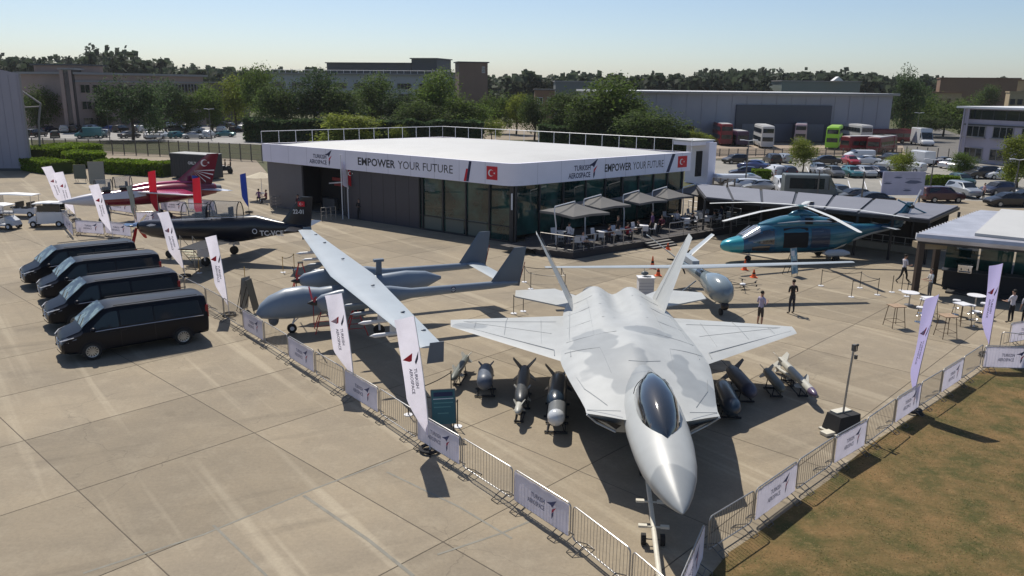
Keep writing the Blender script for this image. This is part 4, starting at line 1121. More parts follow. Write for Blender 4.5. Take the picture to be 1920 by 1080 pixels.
mb = MB(); [mb.cyl((x, -.25, .3), (x, -.25, .2), .03, 8) for x in (-.18, .18)]; part('group_head', mb, M_['black'], o)
mb = MB(); p = K0 + sk * .8 + dk * .4 - ok; mb.cbox(p.x, p.y, 2.72, 1.6, .8, .34); part('soffit_panel', mb, mat('tan_soffit', (.28, .22, .14), .7), bar, smooth=False)
# ---------------------------------------------------------------- vehicles
def body_loft(st, sharp=28):
    """st rows: x, zb, zbelt, ztop, wb, wbelt, wtop"""
    secs = []
    for x, zb, zm, zt, wb, wm, wt in st:
        rt = min(.12, (zt - zm) * .45); h = [(0, zb), (wb * .9, zb), (wb, zb + .1), (wm, (zb + zm) / 2), (wm, zm), (lerp(wm, wt, .5), (zm + zt - rt) / 2), (wt, zt - rt), (wt - rt * .7, zt - rt * .2), (wt * .5, zt + .012), (0, zt + .02)]
        secs.append([(x, y, z) for y, z in h] + [(x, -y, z) for y, z in h[-2:0:-1]])
    m = MB(); m.loft(secs); m.sharp = sharp; return m
def side_y(st, x, z, off=.008):
    for a, b_ in zip(st[:-1], st[1:]):
        if a[0] <= x <= b_[0]:
            t = (x - a[0]) / (b_[0] - a[0]); r = [lerp(p, q, t) for p, q in zip(a, b_)]; break
    else: r = st[0] if x < st[0][0] else st[-1]
    zm, zt, wm, wt = r[2], r[3], r[5], r[6]; rt = min(.12, (zt - zm) * .45)
    if z <= zm: return wm + off
    return lerp(wm, wt, min(1, (z - zm) / (zt - rt - zm))) + off
def side_panel(st, poly, off=.008, mi=0, sides=(1, -1), thick=.012):
    m = MB()
    for s in sides:
        vs = [(x, s * side_y(st, x, z, off), z) for x, z in poly]; n = len(vs)
        vs2 = [(x, s * side_y(st, x, z, off - thick), z) for x, z in poly]
        f = tuple(range(n)); m.add(vs + vs2, [f if s < 0 else f[::-1]] + [(i, (i + 1) % n, n + (i + 1) % n, n + i) for i in range(n)], mi)
    return m
def side_parts(name, st, poly, m, o):
    for s in (1, -1): part(name, side_panel(st, poly, sides=(s,)), m, o)
def wheel_mesh(r, wd, spokes=10, rimc=None):
    m = MB(); n = 24
    prof = [(r * .62, -wd / 2), (r * .93, -wd / 2), (r, -wd / 2 * .7), (r, wd / 2 * .7), (r * .93, wd / 2), (r * .62, wd / 2)]
    secs = [[(p[0] * math.cos(2 * PI * k / n), p[1], p[0] * math.sin(2 * PI * k / n)) for p in prof] for k in range(n)]
    m.loft(secs + [secs[0]], caps=False); tyre = m.mesh('tyre', [M_['rubber']])
    m = MB()
    m.cyl((0, wd * .12, 0), (0, wd * .2, 0), r * .63, n, 1)
    m.tube([(r * .62 * math.cos(2 * PI * k / n), wd * .48, r * .62 * math.sin(2 * PI * k / n)) for k in range(n)], .018, 5, 0, closed=True)
    for k in range(spokes):
        a = 2 * PI * k / spokes; c, s = math.cos(a), math.sin(a); q = .018
        m.loft([[(c * r * .12 - s * q, wd * .40, s * r * .12 + c * q), (c * r * .12 + s * q, wd * .40, s * r * .12 - c * q), (c * r * .12 + s * q, wd * .25, s * r * .12 - c * q), (c * r * .12 - s * q, wd * .25, s * r * .12 + c * q)],
                [(c * r * .62 - s * q * 1.6, wd * .46, s * r * .62 + c * q * 1.6), (c * r * .62 + s * q * 1.6, wd * .46, s * r * .62 - c * q * 1.6), (c * r * .62 + s * q, wd * .25, s * r * .62 - c * q), (c * r * .62 - s * q, wd * .25, s * r * .62 + c * q)]])
    m.cyl((0, wd * .25, 0), (0, wd * .45, 0), r * .16, 10); rim = m.mesh('rim', [rimc or mat('alloy_rim', (.5, .5, .48), .3, metal=.8), M_['interior']])
    return tyre, rim
def add_wheels(o, pos, r, wd, half, spokes=10, arch=True):
    ty, ri = wheel_mesh(r, wd, spokes)
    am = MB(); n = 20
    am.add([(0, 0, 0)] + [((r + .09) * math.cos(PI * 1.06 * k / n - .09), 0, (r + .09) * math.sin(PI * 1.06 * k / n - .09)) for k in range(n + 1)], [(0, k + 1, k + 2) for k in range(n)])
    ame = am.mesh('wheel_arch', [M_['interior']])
    for x in pos:
        for s in (1, -1):
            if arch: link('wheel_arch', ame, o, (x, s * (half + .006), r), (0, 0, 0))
            wo = thing_part = link('wheel', ty, o, (x, s * (half - wd * .35), r), (0, 0, 0 if s > 0 else PI)); link('rim', ri, wo)
# ---- the black vans
VAN = [(-2.66, .48, 1.12, 1.72, .86, .90, .74), (-2.62, .36, 1.12, 1.84, .93, .955, .79), (-2.45, .34, 1.12, 1.90, .95, .965, .81), (.7, .3, 1.12, 1.93, .95, .965, .81), (1.05, .3, 1.12, 1.89, .95, .965, .79),
       (1.30, .3, 1.12, 1.76, .95, .965, .77), (1.95, .3, 1.10, 1.24, .95, .96, .80), (2.05, .3, 1.02, 1.14, .94, .955, .80), (2.45, .32, .92, 1.00, .91, .93, .74), (2.62, .36, .80, .88, .84, .86, .66), (2.70, .42, .68, .74, .74, .76, .58)]
m_van = mat('black_van_paint', (.004, .005, .010), .35, coat=.08, spec=.2, noise=(2, .1)); m_vg = mat('van_privacy_glass', (.004, .005, .007), .08, spec=.3); m_ws = mat('windscreen', (.04, .06, .06), .06, spec=.6, noise=(2.5, .9), col2=(.12, .16, .15))
def make_van(label):
    o = thing('parked_van', label, 'van', (0, 0, 0), 0, 'black people carriers parked in a row')
    part('body', body_loft(VAN), m_van, o)
    side_parts('rear_side_window', VAN, [(-2.42, 1.18), (-.62, 1.18), (-.62, 1.72), (-2.3, 1.72)], m_vg, o)
    side_parts('sliding_door_window', VAN, [(-.55, 1.18), (.62, 1.18), (.62, 1.74), (-.55, 1.74)], m_vg, o)
    side_parts('front_door_window', VAN, [(.70, 1.16), (1.72, 1.16), (1.15, 1.66), (.98, 1.73), (.70, 1.75)], mat('side_glass', (.012, .02, .02), .06, spec=.5), o)
    m = MB(); z = lambda x, zz: zz
    vs = [(1.085, -.70, 1.893), (1.085, .70, 1.893), (1.32, .745, 1.765), (1.95, .80, 1.262), (1.95, -.80, 1.262), (1.32, -.745, 1.765)]
    m.add([(x + .008, y, zz + .018) for x, y, zz in vs], [(0, 1, 2, 5), (5, 2, 3, 4)][::1]); m.f = [f[::-1] for f in m.f]; part('windscreen', m, m_ws, o, smooth=False)
    m = MB()
    for y0 in (-.05, .5): m.tube([(1.97, y0, 1.29), (1.75, y0 - .5, 1.46)], .012, 4)
    part('wiper', m, M_['black'], o)
    m = MB()
    for s in (1, -1): m.tube([(-2.45, s * .972, 1.1), (.9, s * .975, 1.10), (1.6, s * .975, 1.085)], .014, 5)
    part('chrome_strip', m, M_['chrome'], o)
    m = MB()
    for s in (1, -1): m.tube([(-2.3, s * .76, 1.935), (-1, s * .765, 1.96), (.8, s * .765, 1.955)], .018, 5)
    part('roof_rail', m, mat('dark_rail', (.05, .05, .055), .3, metal=.5), o)
    for s in (1, -1):
        m = MB(); m.loft([[(2.18, s * .93, .86), (2.18, s * .90, .99), (2.20, s * .965, .90)], [(2.52, s * .84, .74), (2.50, s * .78, .95), (2.54, s * .90, .80)], [(2.70, s * .60, .66), (2.67, s * .56, .84), (2.71, s * .62, .72)]]); part('headlight', m, mat('headlamp_lens', (.25, .27, .3), .08, spec=1), o)
        hz_ = MB(); hz_.tube([(2.28, s * .955, .97), (2.54, s * .86, .90), (2.71, s * .62, .81)], .017, 5); hz_.tube([(2.46, s * .92, .80), (2.66, s * .74, .70)], .014, 5); part('daytime_lamp', hz_, mat('lamp_trim', (.8, .8, .82), .2), o)
    m = MB()
    for k in range(3): m.tube([(2.68 - k * .004, -.42, .60 + k * .08), (2.71, 0, .60 + k * .08), (2.68 - k * .004, .42, .60 + k * .08)], .014, 5)
    n = 20; m.tube([(2.725, .13 * math.cos(2 * PI * k / n), .69 + .13 * math.sin(2 * PI * k / n)) for k in range(n)], .012, 5, closed=True)
    for k in range(3): a = PI / 2 + k * 2 * PI / 3; m.tube([(2.725, 0, .69), (2.725, .125 * math.cos(a), .69 + .125 * math.sin(a))], [.02, .005], 5)
    part('grille', m, M_['chrome'], o)
    m = MB(); m.box(2.70, 2.715, -.26, .26, .44, .545); part('number_plate', m, mat('plate_white', (.6, .6, .58), .5), o, smooth=False)
    m = MB(); m.loft([[(2.55, -.8, .34), (2.72, -.6, .34), (2.76, 0, .34), (2.72, .6, .34), (2.55, .8, .34)], [(2.58, -.83, .42), (2.735, -.62, .42), (2.77, 0, .42), (2.735, .62, .42), (2.58, .83, .42)]], ring=False, caps=False); part('front_spoiler', m, M_['black'], o)
    for s in (1, -1):
        m = MB(); m.sph((1.62, s * 1.09, 1.2), .11, .12, .09, 10, 6); m.box(1.56, 1.66, s * .96 if s > 0 else -1.05, 1.05 if s > 0 else -.96, 1.14, 1.2); part('door_mirror', m, m_van, o)
    m = MB()
    for s in (1, -1):
        for x in (-.58, .66): 
            m.add([(x - .006, s * .9735, .38), (x + .006, s * .9735, .38), (x + .006, s * .9735, 1.1), (x - .006, s * .9735, 1.1)], [(0, 1, 2, 3)])
        for x in (.45, .85): m.tube([(x, s * .985, 1.0), (x + .18, s * .985, 1.0)], .014, 5)
    part('door_seam', m, M_['black'], o)
    for s in (1, -1):
        m = MB(); m.box(-2.67, -2.55, s * .78 if s > 0 else -.93, .93 if s > 0 else -.78, 1.0, 1.5); part('tail_light', m, mat('tail_lens', (.25, .01, .015), .2), o)
    add_wheels(o, (1.72, -1.60), .345, .24, .968, 12)
    return o
def place_pair(front_px, rear_px):
    a, b_ = spot(*front_px), spot(*rear_px); return a, b_
VANL = ['black people carrier nearest the camera, chrome strip along its whole side', 'second black people carrier from the camera, mostly behind the nearest one', 'third black people carrier from the camera with one front wheel showing', 'farthest black people carrier of the four, beside the red propeller cover']
a, b_ = spot(170, 676), spot(350, 645); d0_ = (a - b_); ang = math.atan2(d0_.y, d0_.x); side = Vector((math.cos(ang - PI / 2), math.sin(ang - PI / 2), 0))
van0 = make_van(VANL[0]); VS = 1.1
ctr = (a + b_) / 2; 
cen0 = ctr - Vector((-math.sin(ang), math.cos(ang), 0)) * (.0) 
left_n = Vector((-math.sin(ang), math.cos(ang), 0))   # vehicle's left = towards +90 deg
if (left_n.y < 0): tow = left_n
else: tow = -left_n   # towards the camera
def van_loc(nose_px, zc=.42):
    """van placed so its front lower lip sits on the sight line"""
    q = spot(*nose_px, zc); f = Vector((math.cos(ang), math.sin(ang), 0)); return q - f * 2.70 * VS
c0 = ctr - tow * .97 * VS - Vector((math.cos(ang), math.sin(ang), 0)) * .06 * VS
van0.location = (c0.x, c0.y, 0); van0.rotation_euler = (0, 0, ang); van0.scale = (VS, VS, VS)
near_nose = c0 + Vector((math.cos(ang), math.sin(ang), 0)) * 2.7 * VS
for i, (px, da) in enumerate((((92, 603), .03), ((80, 556), .0), ((47, 528), .05))):
    q = spot(*px, .35); f = Vector((math.cos(ang), math.sin(ang), 0)); c = q - f * 2.62 * VS - tow * .35
    dup(van0, (c.x, c.y, 0), ang + da, VANL[i + 1])

# ---- ordinary cars, seen small
def CARST(kind):
    if kind == 'saloon':
        return [(-2.2, .4, .78, .88, .72, .78, .6), (-2.1, .25, .84, .96, .84, .87, .68), (-1.55, .22, .88, 1.0, .86, .89, .70), (-.95, .2, .9, 1.38, .87, .9, .60), (-.3, .2, .9, 1.45, .87, .9, .61), (.35, .2, .9, 1.40, .87, .9, .60), (1.15, .2, .88, .98, .87, .9, .70), (1.75, .22, .8, .86, .86, .88, .66), (2.1, .25, .66, .72, .8, .82, .6), (2.2, .35, .55, .6, .68, .7, .5)]
    if kind == 'suv':
        return [(-2.2, .5, .95, 1.5, .76, .82, .6), (-2.1, .32, 1.0, 1.58, .88, .91, .66), (-1.9, .3, 1.02, 1.64, .9, .93, .68), (-.3, .3, 1.02, 1.68, .9, .93, .69), (.4, .3, 1.02, 1.62, .9, .93, .67), (1.1, .3, 1.0, 1.10, .9, .93, .74), (1.75, .32, .94, 1.0, .89, .91, .7), (2.1, .34, .78, .85, .84, .86, .64), (2.2, .42, .62, .7, .72, .74, .54)]
    return [(-1.95, .4, .85, 1.25, .70, .76, .55), (-1.85, .25, .9, 1.36, .82, .85, .60), (-1.6, .22, .9, 1.42, .84, .87, .61), (-.3, .2, .9, 1.47, .85, .88, .62), (.35, .2, .9, 1.42, .85, .88, .60), (1.05, .2, .88, .98, .85, .88, .68), (1.55, .22, .8, .86, .84, .86, .64), (1.85, .25, .66, .72, .78, .8, .58), (1.95, .35, .55, .6, .66, .68, .48)]
PAINT = {n: mat('car_paint_' + n, c, .3, coat=.5, metal=mt) for n, c, mt in [('white', (.62, .63, .65), 0), ('silver', (.36, .38, .4), .4), ('grey', (.1, .105, .11), .3), ('black', (.012, .012, .014), 0), ('blue', (.02, .045, .16), .2), ('dark blue', (.012, .018, .05), .2), ('red', (.3, .012, .018), 0), ('teal', (.04, .16, .18), .2), ('maroon', (.06, .018, .028), .2), ('green', (.02, .06, .045), .1)]}
CARPROTO = {}
m_cg = mat('car_glass', (.01, .013, .016), .05, spec=.8)
def make_car(kind):
    st = CARST(kind); o = thing('parked_car', 'x', 'car'); part('body', body_loft(st, 25), PAINT['white'], o)
    zt = {'saloon': 1.33, 'suv': 1.55, 'hatchback': 1.34}[kind]; zb = {'saloon': .94, 'suv': 1.06, 'hatchback': .94}[kind]
    xr = {'saloon': (-1.42, -.95), 'suv': (-1.95, -1.8), 'hatchback': (-1.7, -1.5)}[kind]; xf = {'saloon': (1.0, .42), 'suv': (.95, .48), 'hatchback': (.9, .42)}[kind]
    side_parts('side_window', st, [(xr[0], zb), (xf[0], zb), (xf[1], zt), (xr[1], zt)], m_cg, o)
    m = MB(); i = [k for k, r in enumerate(st) if r[0] > .3][0]; a, b_ = st[i], st[i + 1]
    P = lambda t, f: (lerp(a[0], b_[0], t) + .015, f * lerp(a[6], b_[6], t) * .93, lerp(a[3], b_[3], t) + .035)
    m.add([P(.12, -1), P(.12, 1), P(.93, 1), P(.93, -1)], [(0, 3, 2, 1)]); part('windscreen', m, m_cg, o, smooth=False)
    m = MB()
    if kind == 'saloon': a, b_ = st[2], st[3]; t0, t1 = .15, .85
    else: a, b_ = st[0], st[2]; t0, t1 = .1, .6
    if kind == 'saloon': m.add([(lerp(a[0], b_[0], t) - .02, f * lerp(a[6], b_[6], t) * .9, lerp(a[3], b_[3], t) + .03) for t, f in ((t0, -1), (t0, 1), (t1, 1), (t1, -1))], [(0, 1, 2, 3)])
    else: m.add([(st[0][0] - .012, -.5, 1.0), (st[0][0] - .012, .5, 1.0), (st[1][0] - .012, .52, st[1][3] - .1), (st[1][0] - .012, -.52, st[1][3] - .1)], [(0, 3, 2, 1)])
    part('rear_window', m, m_cg, o, smooth=False)
    for s in (1, -1):
        m = MB(); m.cbox(st[-2][0] + .02, s * .6, .66, .12, .3, .12); part('headlight', m, mat('headlamp_lens', (.25, .27, .3), .08, spec=1), o)
        m = MB(); m.cbox(st[1][0] - .05, s * .66, .82, .12, .22, .14); part('tail_light', m, mat('tail_lens', (.25, .01, .015), .2), o)
    wt = MB(); wt.cyl((0, -.1, 0), (0, .1, 0), .32, 14); wt.cyl((0, -.105, 0), (0, .105, 0), .19, 12, 1)
    me = wt.mesh('wheel', [M_['rubber'], M_['steel']])
    hb = st[3][5]
    for x in (-1.3, 1.3) if kind != 'hatchback' else (-1.2, 1.2):
        for s in (1, -1): link('wheel', me, o, (x, s * (hb - .07), .32))
    return o
def car(u, v, kind, colour, rz, label, group, sc=1.0):
    p = spot(u, v)
    if kind not in CARPROTO:
        o = make_car(kind); CARPROTO[kind] = o
    else: o = None
    src = CARPROTO[kind]
    if o is None: o = dup(src, (p.x, p.y, -.03), rz)
    else: o.location = (p.x, p.y, -.03); o.rotation_euler = (0, 0, rz)
    o['label'] = label; o['group'] = group; o.scale = (sc,) * 3
    b = [c for c in o.children if c.name.startswith('body')][0]
    b.material_slots[0].link = 'OBJECT'; b.material_slots[0].material = PAINT[colour]
    return o
GR = 'cars in the right car park'
RC = [ # u, v, kind, colour, heading deg, label
 (1377, 306, 'hatchback', 'black', 200, 'lone black hatchback nearest the kerb behind the lamp post'),
 (1412, 318, 'saloon', 'blue', 150, 'blue saloon parked askew just right of the lamp post'),
 (1398, 332, 'saloon', 'dark blue', 170, 'dark blue saloon low behind the white pickup'),
 (1447, 307, 'suv', 'black', 90, 'black off roader at the back left of the young tree'),
 (1467, 304, 'hatchback', 'silver', 100, 'silver hatchback just left of the young green tree'),
 (1452, 328, 'hatchback', 'white', 95, 'white hatchback left of the young green tree, front row'),
 (1475, 330, 'hatchback', 'dark blue', 90, 'dark blue hatchback between white car and young tree'),
 (1535, 325, 'hatchback', 'white', 265, 'white hatchback right of the young tree above the camper'),
 (1547, 308, 'saloon', 'black', 180, 'black saloon at the back, right of the young tree'),
 (1563, 331, 'hatchback', 'grey', 268, 'grey hatchback facing the camera above the camper bonnet'),
 (1596, 331, 'hatchback', 'teal', 270, 'teal green hatchback facing the camera in the middle row'),
 (1594, 309, 'hatchback', 'red', 270, 'red car at the back of the middle car park row'),
 (1622, 331, 'hatchback', 'silver', 272, 'silver hatchback facing the camera, right of the teal one'),
 (1622, 308, 'saloon', 'white', 180, 'white saloon with red rear in the back row'),
 (1645, 331, 'hatchback', 'dark blue', 290, 'dark blue hatchback right of the silver one, angled'),
 (1666, 306, 'suv', 'black', 100, 'black and chrome estate behind the second young tree'),
 (1662, 318, 'hatchback', 'silver', 110, 'silver hatchback left of the second young tree'),
 (1708, 322, 'hatchback', 'white', 120, 'white car half hidden by the second young tree'),
 (1770, 311, 'saloon', 'black', 20, 'black saloon at the head of the angled row by the office'),
 (1784, 315, 'saloon', 'white', 25, 'white saloon, left one of two at the office bush'),
 (1800, 318, 'saloon', 'white', 25, 'white saloon, right one of two at the office bush'),
 (1838, 334, 'suv', 'black', 190, 'black off roader under the right edge tree'),
 (1872, 335, 'saloon', 'white', 185, 'white rounded saloon beneath the lilac office windows'),
 (1912, 330, 'hatchback', 'silver', 180, 'silver hatchback cut off by the right frame edge'),
 (1802, 347, 'hatchback', 'green', 270, 'dark green hatchback above the silver jeep'),
 (1806, 368, 'suv', 'silver', 275, 'silver jeep facing the camera right of the maroon car'),
 (1764, 378, 'suv', 'maroon', 5, 'big maroon estate beside the aircraft picture board'),
 (1868, 364, 'hatchback', 'dark blue', 200, 'dark blue hatchback behind the person in pink'),
 (1888, 386, 'saloon', 'black', 182, 'long black saloon close behind the bar pavilion roof'),
 (1925, 380, 'saloon', 'black', 180, 'black saloon at the right edge behind the bar roof'),
 (1600, 378, 'saloon', 'grey', 190, 'dark grey saloon just left of the aircraft board'),
 (1575, 372, 'hatchback', 'black', 270, 'black hatchback right of the camper van bonnet'),
 (1632, 386, 'saloon', 'black', 185, 'black saloon directly behind the canopy walkway by the board'),
 (1390, 358, 'hatchback', 'white', 180, 'white estate behind the canopy at the service tower'),
 (1424, 360, 'saloon', 'silver', 180, 'silver saloon behind the canopy left of the small white van'),
]
for r in RC: car(r[0], r[1], r[2], r[3], math.radians(r[4]), r[5], GR)
cr = random.Random(12)
cols = ['white', 'silver', 'grey', 'black', 'blue', 'dark blue', 'white', 'silver', 'grey', 'teal', 'black']
for ri, (v, u0, u1, n, rowname) in enumerate([(257, 70, 600, 19, 'nearest row'), (247.5, 66, 606, 21, 'middle row'), (240, 72, 600, 20, 'farthest row')]):
    for k in range(n):
        u = lerp(u0, u1, k / (n - 1)) + cr.uniform(-4, 4)
        if cr.random() < .1: continue
        c = cr.choice(cols); kd = cr.choice(['hatchback', 'saloon', 'suv', 'hatchback'])
        lab = '%s %s in the %s of the left car park, %s from the left' % (c, kd, rowname, ORD[k] if k < 20 else 'last')
        car(u, v + cr.uniform(-.7, .7) + (2.0 if 200 < u < 420 and ri == 0 else 0), kd, c, math.radians(cr.choice([80, 95, 270, 60, 120, 10, 185])), lab, 'cars in the left car park')
# ---- buses
def make_bus(label, dd, colr, trim, rz, u, v, rear=True, cat='bus'):
    p = spot(u, v); h = 4.3 if dd else 3.0
    o = thing('parked_bus', label, cat, (p.x, p.y, -.03), rz, 'buses lined up before the warehouse')
    st = [(-5.3, .5, 1.3, h - .15, 1.15, 1.22, 1.1), (-5.2, .35, 1.3, h, 1.2, 1.25, 1.15), (5.1, .35, 1.3, h, 1.2, 1.25, 1.15), (5.3, .4, 1.3, h - .12, 1.16, 1.22, 1.08)]
    part('body', body_loft(st, 30), colr, o)
    m = MB(); m.box(-5.1, 5.0, -1.0, 1.0, h + .022, h + .07); part('roof', m, trim, o, smooth=False)
    for lv, (z0, z1) in enumerate([(1.35, 2.15)] + ([(2.95, 3.75)] if dd else [])):
        for k in range(6):
            for s in (1, -1):
                m = MB(); m.box(-4.9 + k * 1.62, -3.4 + k * 1.62, s * 1.245 if s > 0 else -1.265, 1.265 if s > 0 else -1.245, z0, z1)
                part('side_window', m, M_['glass'], o, smooth=False)
        for sx, nm in ((1, 'windscreen'), (-1, 'rear_window')):
            m = MB(); m.box(sx * 5.31 if sx > 0 else -5.34, 5.34 if sx > 0 else -5.31, -1.0, 1.0, z0 + .05, z1 + .05); part(nm, m, M_['glass'], o, smooth=False)
    wt = MB(); wt.cyl((0, -.14, 0), (0, .14, 0), .48, 14); wt.cyl((0, -.15, 0), (0, .15, 0), .26, 12, 1); me = wt.mesh('wheel', [M_['rubber'], M_['steel']])
    for x in (-3.2, 3.3):
        for s in (1, -1): link('wheel', me, o, (x, s * 1.13, .48))
    return o
mr_ = mat('bus_red', (.17, .008, .016), .35); mwh = mat('bus_white', (.5, .5, .5), .4); mgn = mat('bus_green', (.28, .62, .03), .4); mpk = mat('bus_pale_pink', (.5, .36, .42), .4); mdk = mat('bus_plum', (.05, .02, .06), .4); mlr = mat('bus_lime', (.3, .5, .08), .4)
make_bus('red double decker bus at the left end of the row', True, mr_, mwh, math.radians(265), 1353, 270)
make_bus('plum coloured single deck bus beside the red double decker', False, mdk, mwh, math.radians(268), 1380, 271)
make_bus('white double decker bus facing the camera', True, mwh, mwh, math.radians(262), 1430, 275)
make_bus('pale pink topped double decker bus standing left of the green one', True, mpk, mwh, math.radians(250), 1500, 268)
make_bus('bright green double decker bus', True, mgn, mlr, math.radians(245), 1562, 277)
make_bus('black and white double decker bus right of the green bus', True, mwh, mwh, math.radians(268), 1604, 272)
make_bus('red single deck bus with white roof in front of the black and white one', False, mr_, mwh, math.radians(200), 1625, 285)
make_bus('dark red single deck bus behind the red open one', False, mr_, mr_, math.radians(190), 1660, 268)
make_bus('low red bus at the right end of the row', False, mr_, mwh, math.radians(230), 1652, 286)
# lorry, small vans, camper
def box_van(u, v, label, L, W, H, colr, rz, cab=1.6, cat='van', cabh=None, name='parked_van', group=None, glassband=False):
    p = spot(u, v); o = thing(name, label, cat, (p.x, p.y, -.03), rz, group)
    ch = cabh or H; x0, x1 = -L / 2, L / 2
    st = [(x0, .5, 1.1, H - .06, W / 2 - .08, W / 2 - .02, W / 2 - .12), (x0 + .1, .4, 1.1, H, W / 2, W / 2, W / 2 - .08), (x1 - cab, .4, 1.1, H, W / 2, W / 2, W / 2 - .08), (x1 - cab + .15, .35, 1.1, min(H, ch), W / 2, W / 2, W / 2 - .1), (x1 - .95, .35, 1.1, 1.35, W / 2, W / 2, W / 2 - .12), (x1 - .2, .4, .95, 1.05, W / 2 - .05, W / 2 - .03, W / 2 - .15), (x1, .45, .7, .78, W / 2 - .15, W / 2 - .12, W / 2 - .25)]
    part('body', body_loft(st, 26), colr, o)
    wpoly = [(x1 - cab + .1, 1.2), (x1 - 1.0, 1.2), (x1 - cab + .35, min(H, ch) - .25), (x1 - cab + .1, min(H, ch) - .25)]
    side_parts('cab_window', st, wpoly, M_['glass'], o)
    if glassband: side_parts('side_window', st, [(x0 + .5, 1.25), (x1 - cab - .3, 1.25), (x1 - cab - .3, H - .35), (x0 + .5, H - .35)], M_['glass'], o)
    m = MB(); a, b_ = st[3], st[4]; P = lambda t, f: (lerp(a[0], b_[0], t) + .02, f * lerp(a[6], b_[6], t) * .9, lerp(a[3], b_[3], t) + .04)
    m.add([P(.1, -1), P(.1, 1), P(.95, 1), P(.95, -1)], [(0, 3, 2, 1)]); part('windscreen', m, M_['glass'], o, smooth=False)
    wt = MB(); wt.cyl((0, -.12, 0), (0, .12, 0), .36, 14); wt.cyl((0, -.13, 0), (0, .13, 0), .2, 12, 1); me = wt.mesh('wheel', [M_['rubber'], M_['steel']])
    for x in (x0 + 1.0, x1 - .95):
        for s in (1, -1): link('wheel', me, o, (x, s * (W / 2 - .1), .36))
    return o
m_camp = mat('camper_grey', (.13, .15, .15), .4, noise=(1, .15))
box_van(1522, 374, 'large grey green camper van with dark side windows behind the canopy', 6.2, 2.1, 2.7, m_camp, math.radians(-8), 1.9, 'camper van', glassband=True)
box_van(1469, 364, 'small white van nose on, left of the camper', 4.4, 1.8, 1.9, PAINT['white'], math.radians(262), 1.6)
box_van(1382, 346, 'white pickup truck with dark open load bed behind the service tower', 5.6, 1.9, 1.3, PAINT['white'], math.radians(4), 2.0, 'pickup', cabh=1.3)
box_van(1728, 272, 'white box lorry at the end of the road right of the warehouse', 8, 2.5, 3.6, PAINT['white'], math.radians(262), 2.2, 'lorry', name='parked_lorry', cabh=2.9)
box_van(1722, 309, 'white over blue van driving out beside the second young tree', 5.0, 2.0, 2.3, PAINT['white'], math.radians(100), 1.7)
box_van(167, 259, 'teal van at the front of the left car park', 5.0, 2.0, 2.2, PAINT['teal'], math.radians(200), 1.7)
box_van(1610, 300, 'white flatbed truck in front of the black and white bus', 4.6, 1.9, 1.7, PAINT['white'], math.radians(180), 1.7)
# ---- golf carts and utility carts, far left
def golf_cart(u, v, rz, label, roof_len=1.8, enclosed=False, L=2.4, colr=None, group='golf carts at the left edge'):
    p = spot(u, v); o = thing('golf_cart', label, 'golf cart', (p.x, p.y, 0), rz, group); colr = colr or M_['white']; h = L / 2
    m = MB(); m.loft([[(-h, -.58, .3), (-h, .58, .3), (-h, .58, .75), (-h, -.58, .75)], [(-.2, -.58, .3), (-.2, .58, .3), (-.2, .58, .72), (-.2, -.58, .72)]]); m.box(-.2, h - .6, -.58, .58, .28, .36)
    m.loft([[(h - .62, -.56, .3), (h - .62, .56, .3), (h - .7, .5, 1.0), (h - .7, -.5, 1.0)], [(h, -.45, .32), (h, .45, .32), (h - .12, .4, .68), (h - .12, -.4, .68)]]); part('body', m, colr, o)
    for i, x in enumerate((-.55,) if L < 3 else (-1.2, -.2)):
        m = MB(); m.cbox(x, 0, .8, .5, 1.0, .12); m.cbox(x - .28, 0, 1.05, .1, 1.0, .42); part('seat', m, M_['black'], o)
    m = MB()
    for x in (-h + .25, h - .72):
        for s in (1, -1): m.tube([(x, s * .52, .7), (x - .05, s * .52, 1.85)], .022, 6)
    part('roof_frame', m, M_['steel'], o)
    m = MB(); m.loft([[(-h, -.6, 1.84), (-h, .6, 1.84), (-h, .55, 1.9), (-h, -.55, 1.9)], [(0, -.64, 1.88), (0, .64, 1.88), (0, .55, 1.97), (0, -.55, 1.97)], [(h - .5, -.6, 1.84), (h - .5, .6, 1.84), (h - .5, .55, 1.89), (h - .5, -.55, 1.89)]]); part('roof', m, mat('cart_roof', (.75, .75, .74), .5), o)
    m = MB(); m.add([(h - .70, -.5, 1.0), (h - .70, .5, 1.0), (h - .76, .5, 1.83), (h - .76, -.5, 1.83)], [(0, 1, 2, 3)]); part('windscreen', m, mat('cart_screen', (.15, .18, .2), .08, alpha=.5), o, smooth=False)
    if enclosed:
        m = MB()
        for s in (1, -1): m.box(-h + .1, h - .75, s * .56 if s > 0 else -.59, .59 if s > 0 else -.56, .36, 1.2); m.box(-h + .2, h - .85, s * .592 if s > 0 else -.6, .6 if s > 0 else -.592, 1.25, 1.75, 1)
        m.box(-h + .06, -h + .1, -.55, .55, .36, 1.2)
        part('door_panel', m, [colr, M_['glass']], o)
    wt = MB(); wt.cyl((0, -.1, 0), (0, .1, 0), .25, 14); wt.cyl((0, -.11, 0), (0, .11, 0), .13, 10, 1); me = wt.mesh('wheel', [M_['rubber'], M_['white']])
    for x in (-h + .4, h - .42):
        for s in (1, -1): link('wheel', me, o, (x, s * .5, .25))
    m = MB(); m.tube([(h - .75, .25, .95), (h - .95, .25, 1.12)], .02, 5); n = 14; m.tube([(h - .98 + .05 * math.sin(2 * PI * k / n), .25 + .16 * math.cos(2 * PI * k / n), 1.14 + .14 * math.sin(2 * PI * k / n)) for k in range(n)], .014, 4, closed=True); part('steering_wheel', m, M_['black'], o)
    return o
golf_cart(92, 424, math.radians(190), 'white enclosed golf cart with side doors, rightmost of the carts', enclosed=True, L=2.7)
golf_cart(6, 428, math.radians(-10), 'white golf cart with grey front cut by the left frame edge', L=2.8, colr=mat('cart_pale_grey', (.5, .52, .55), .4))
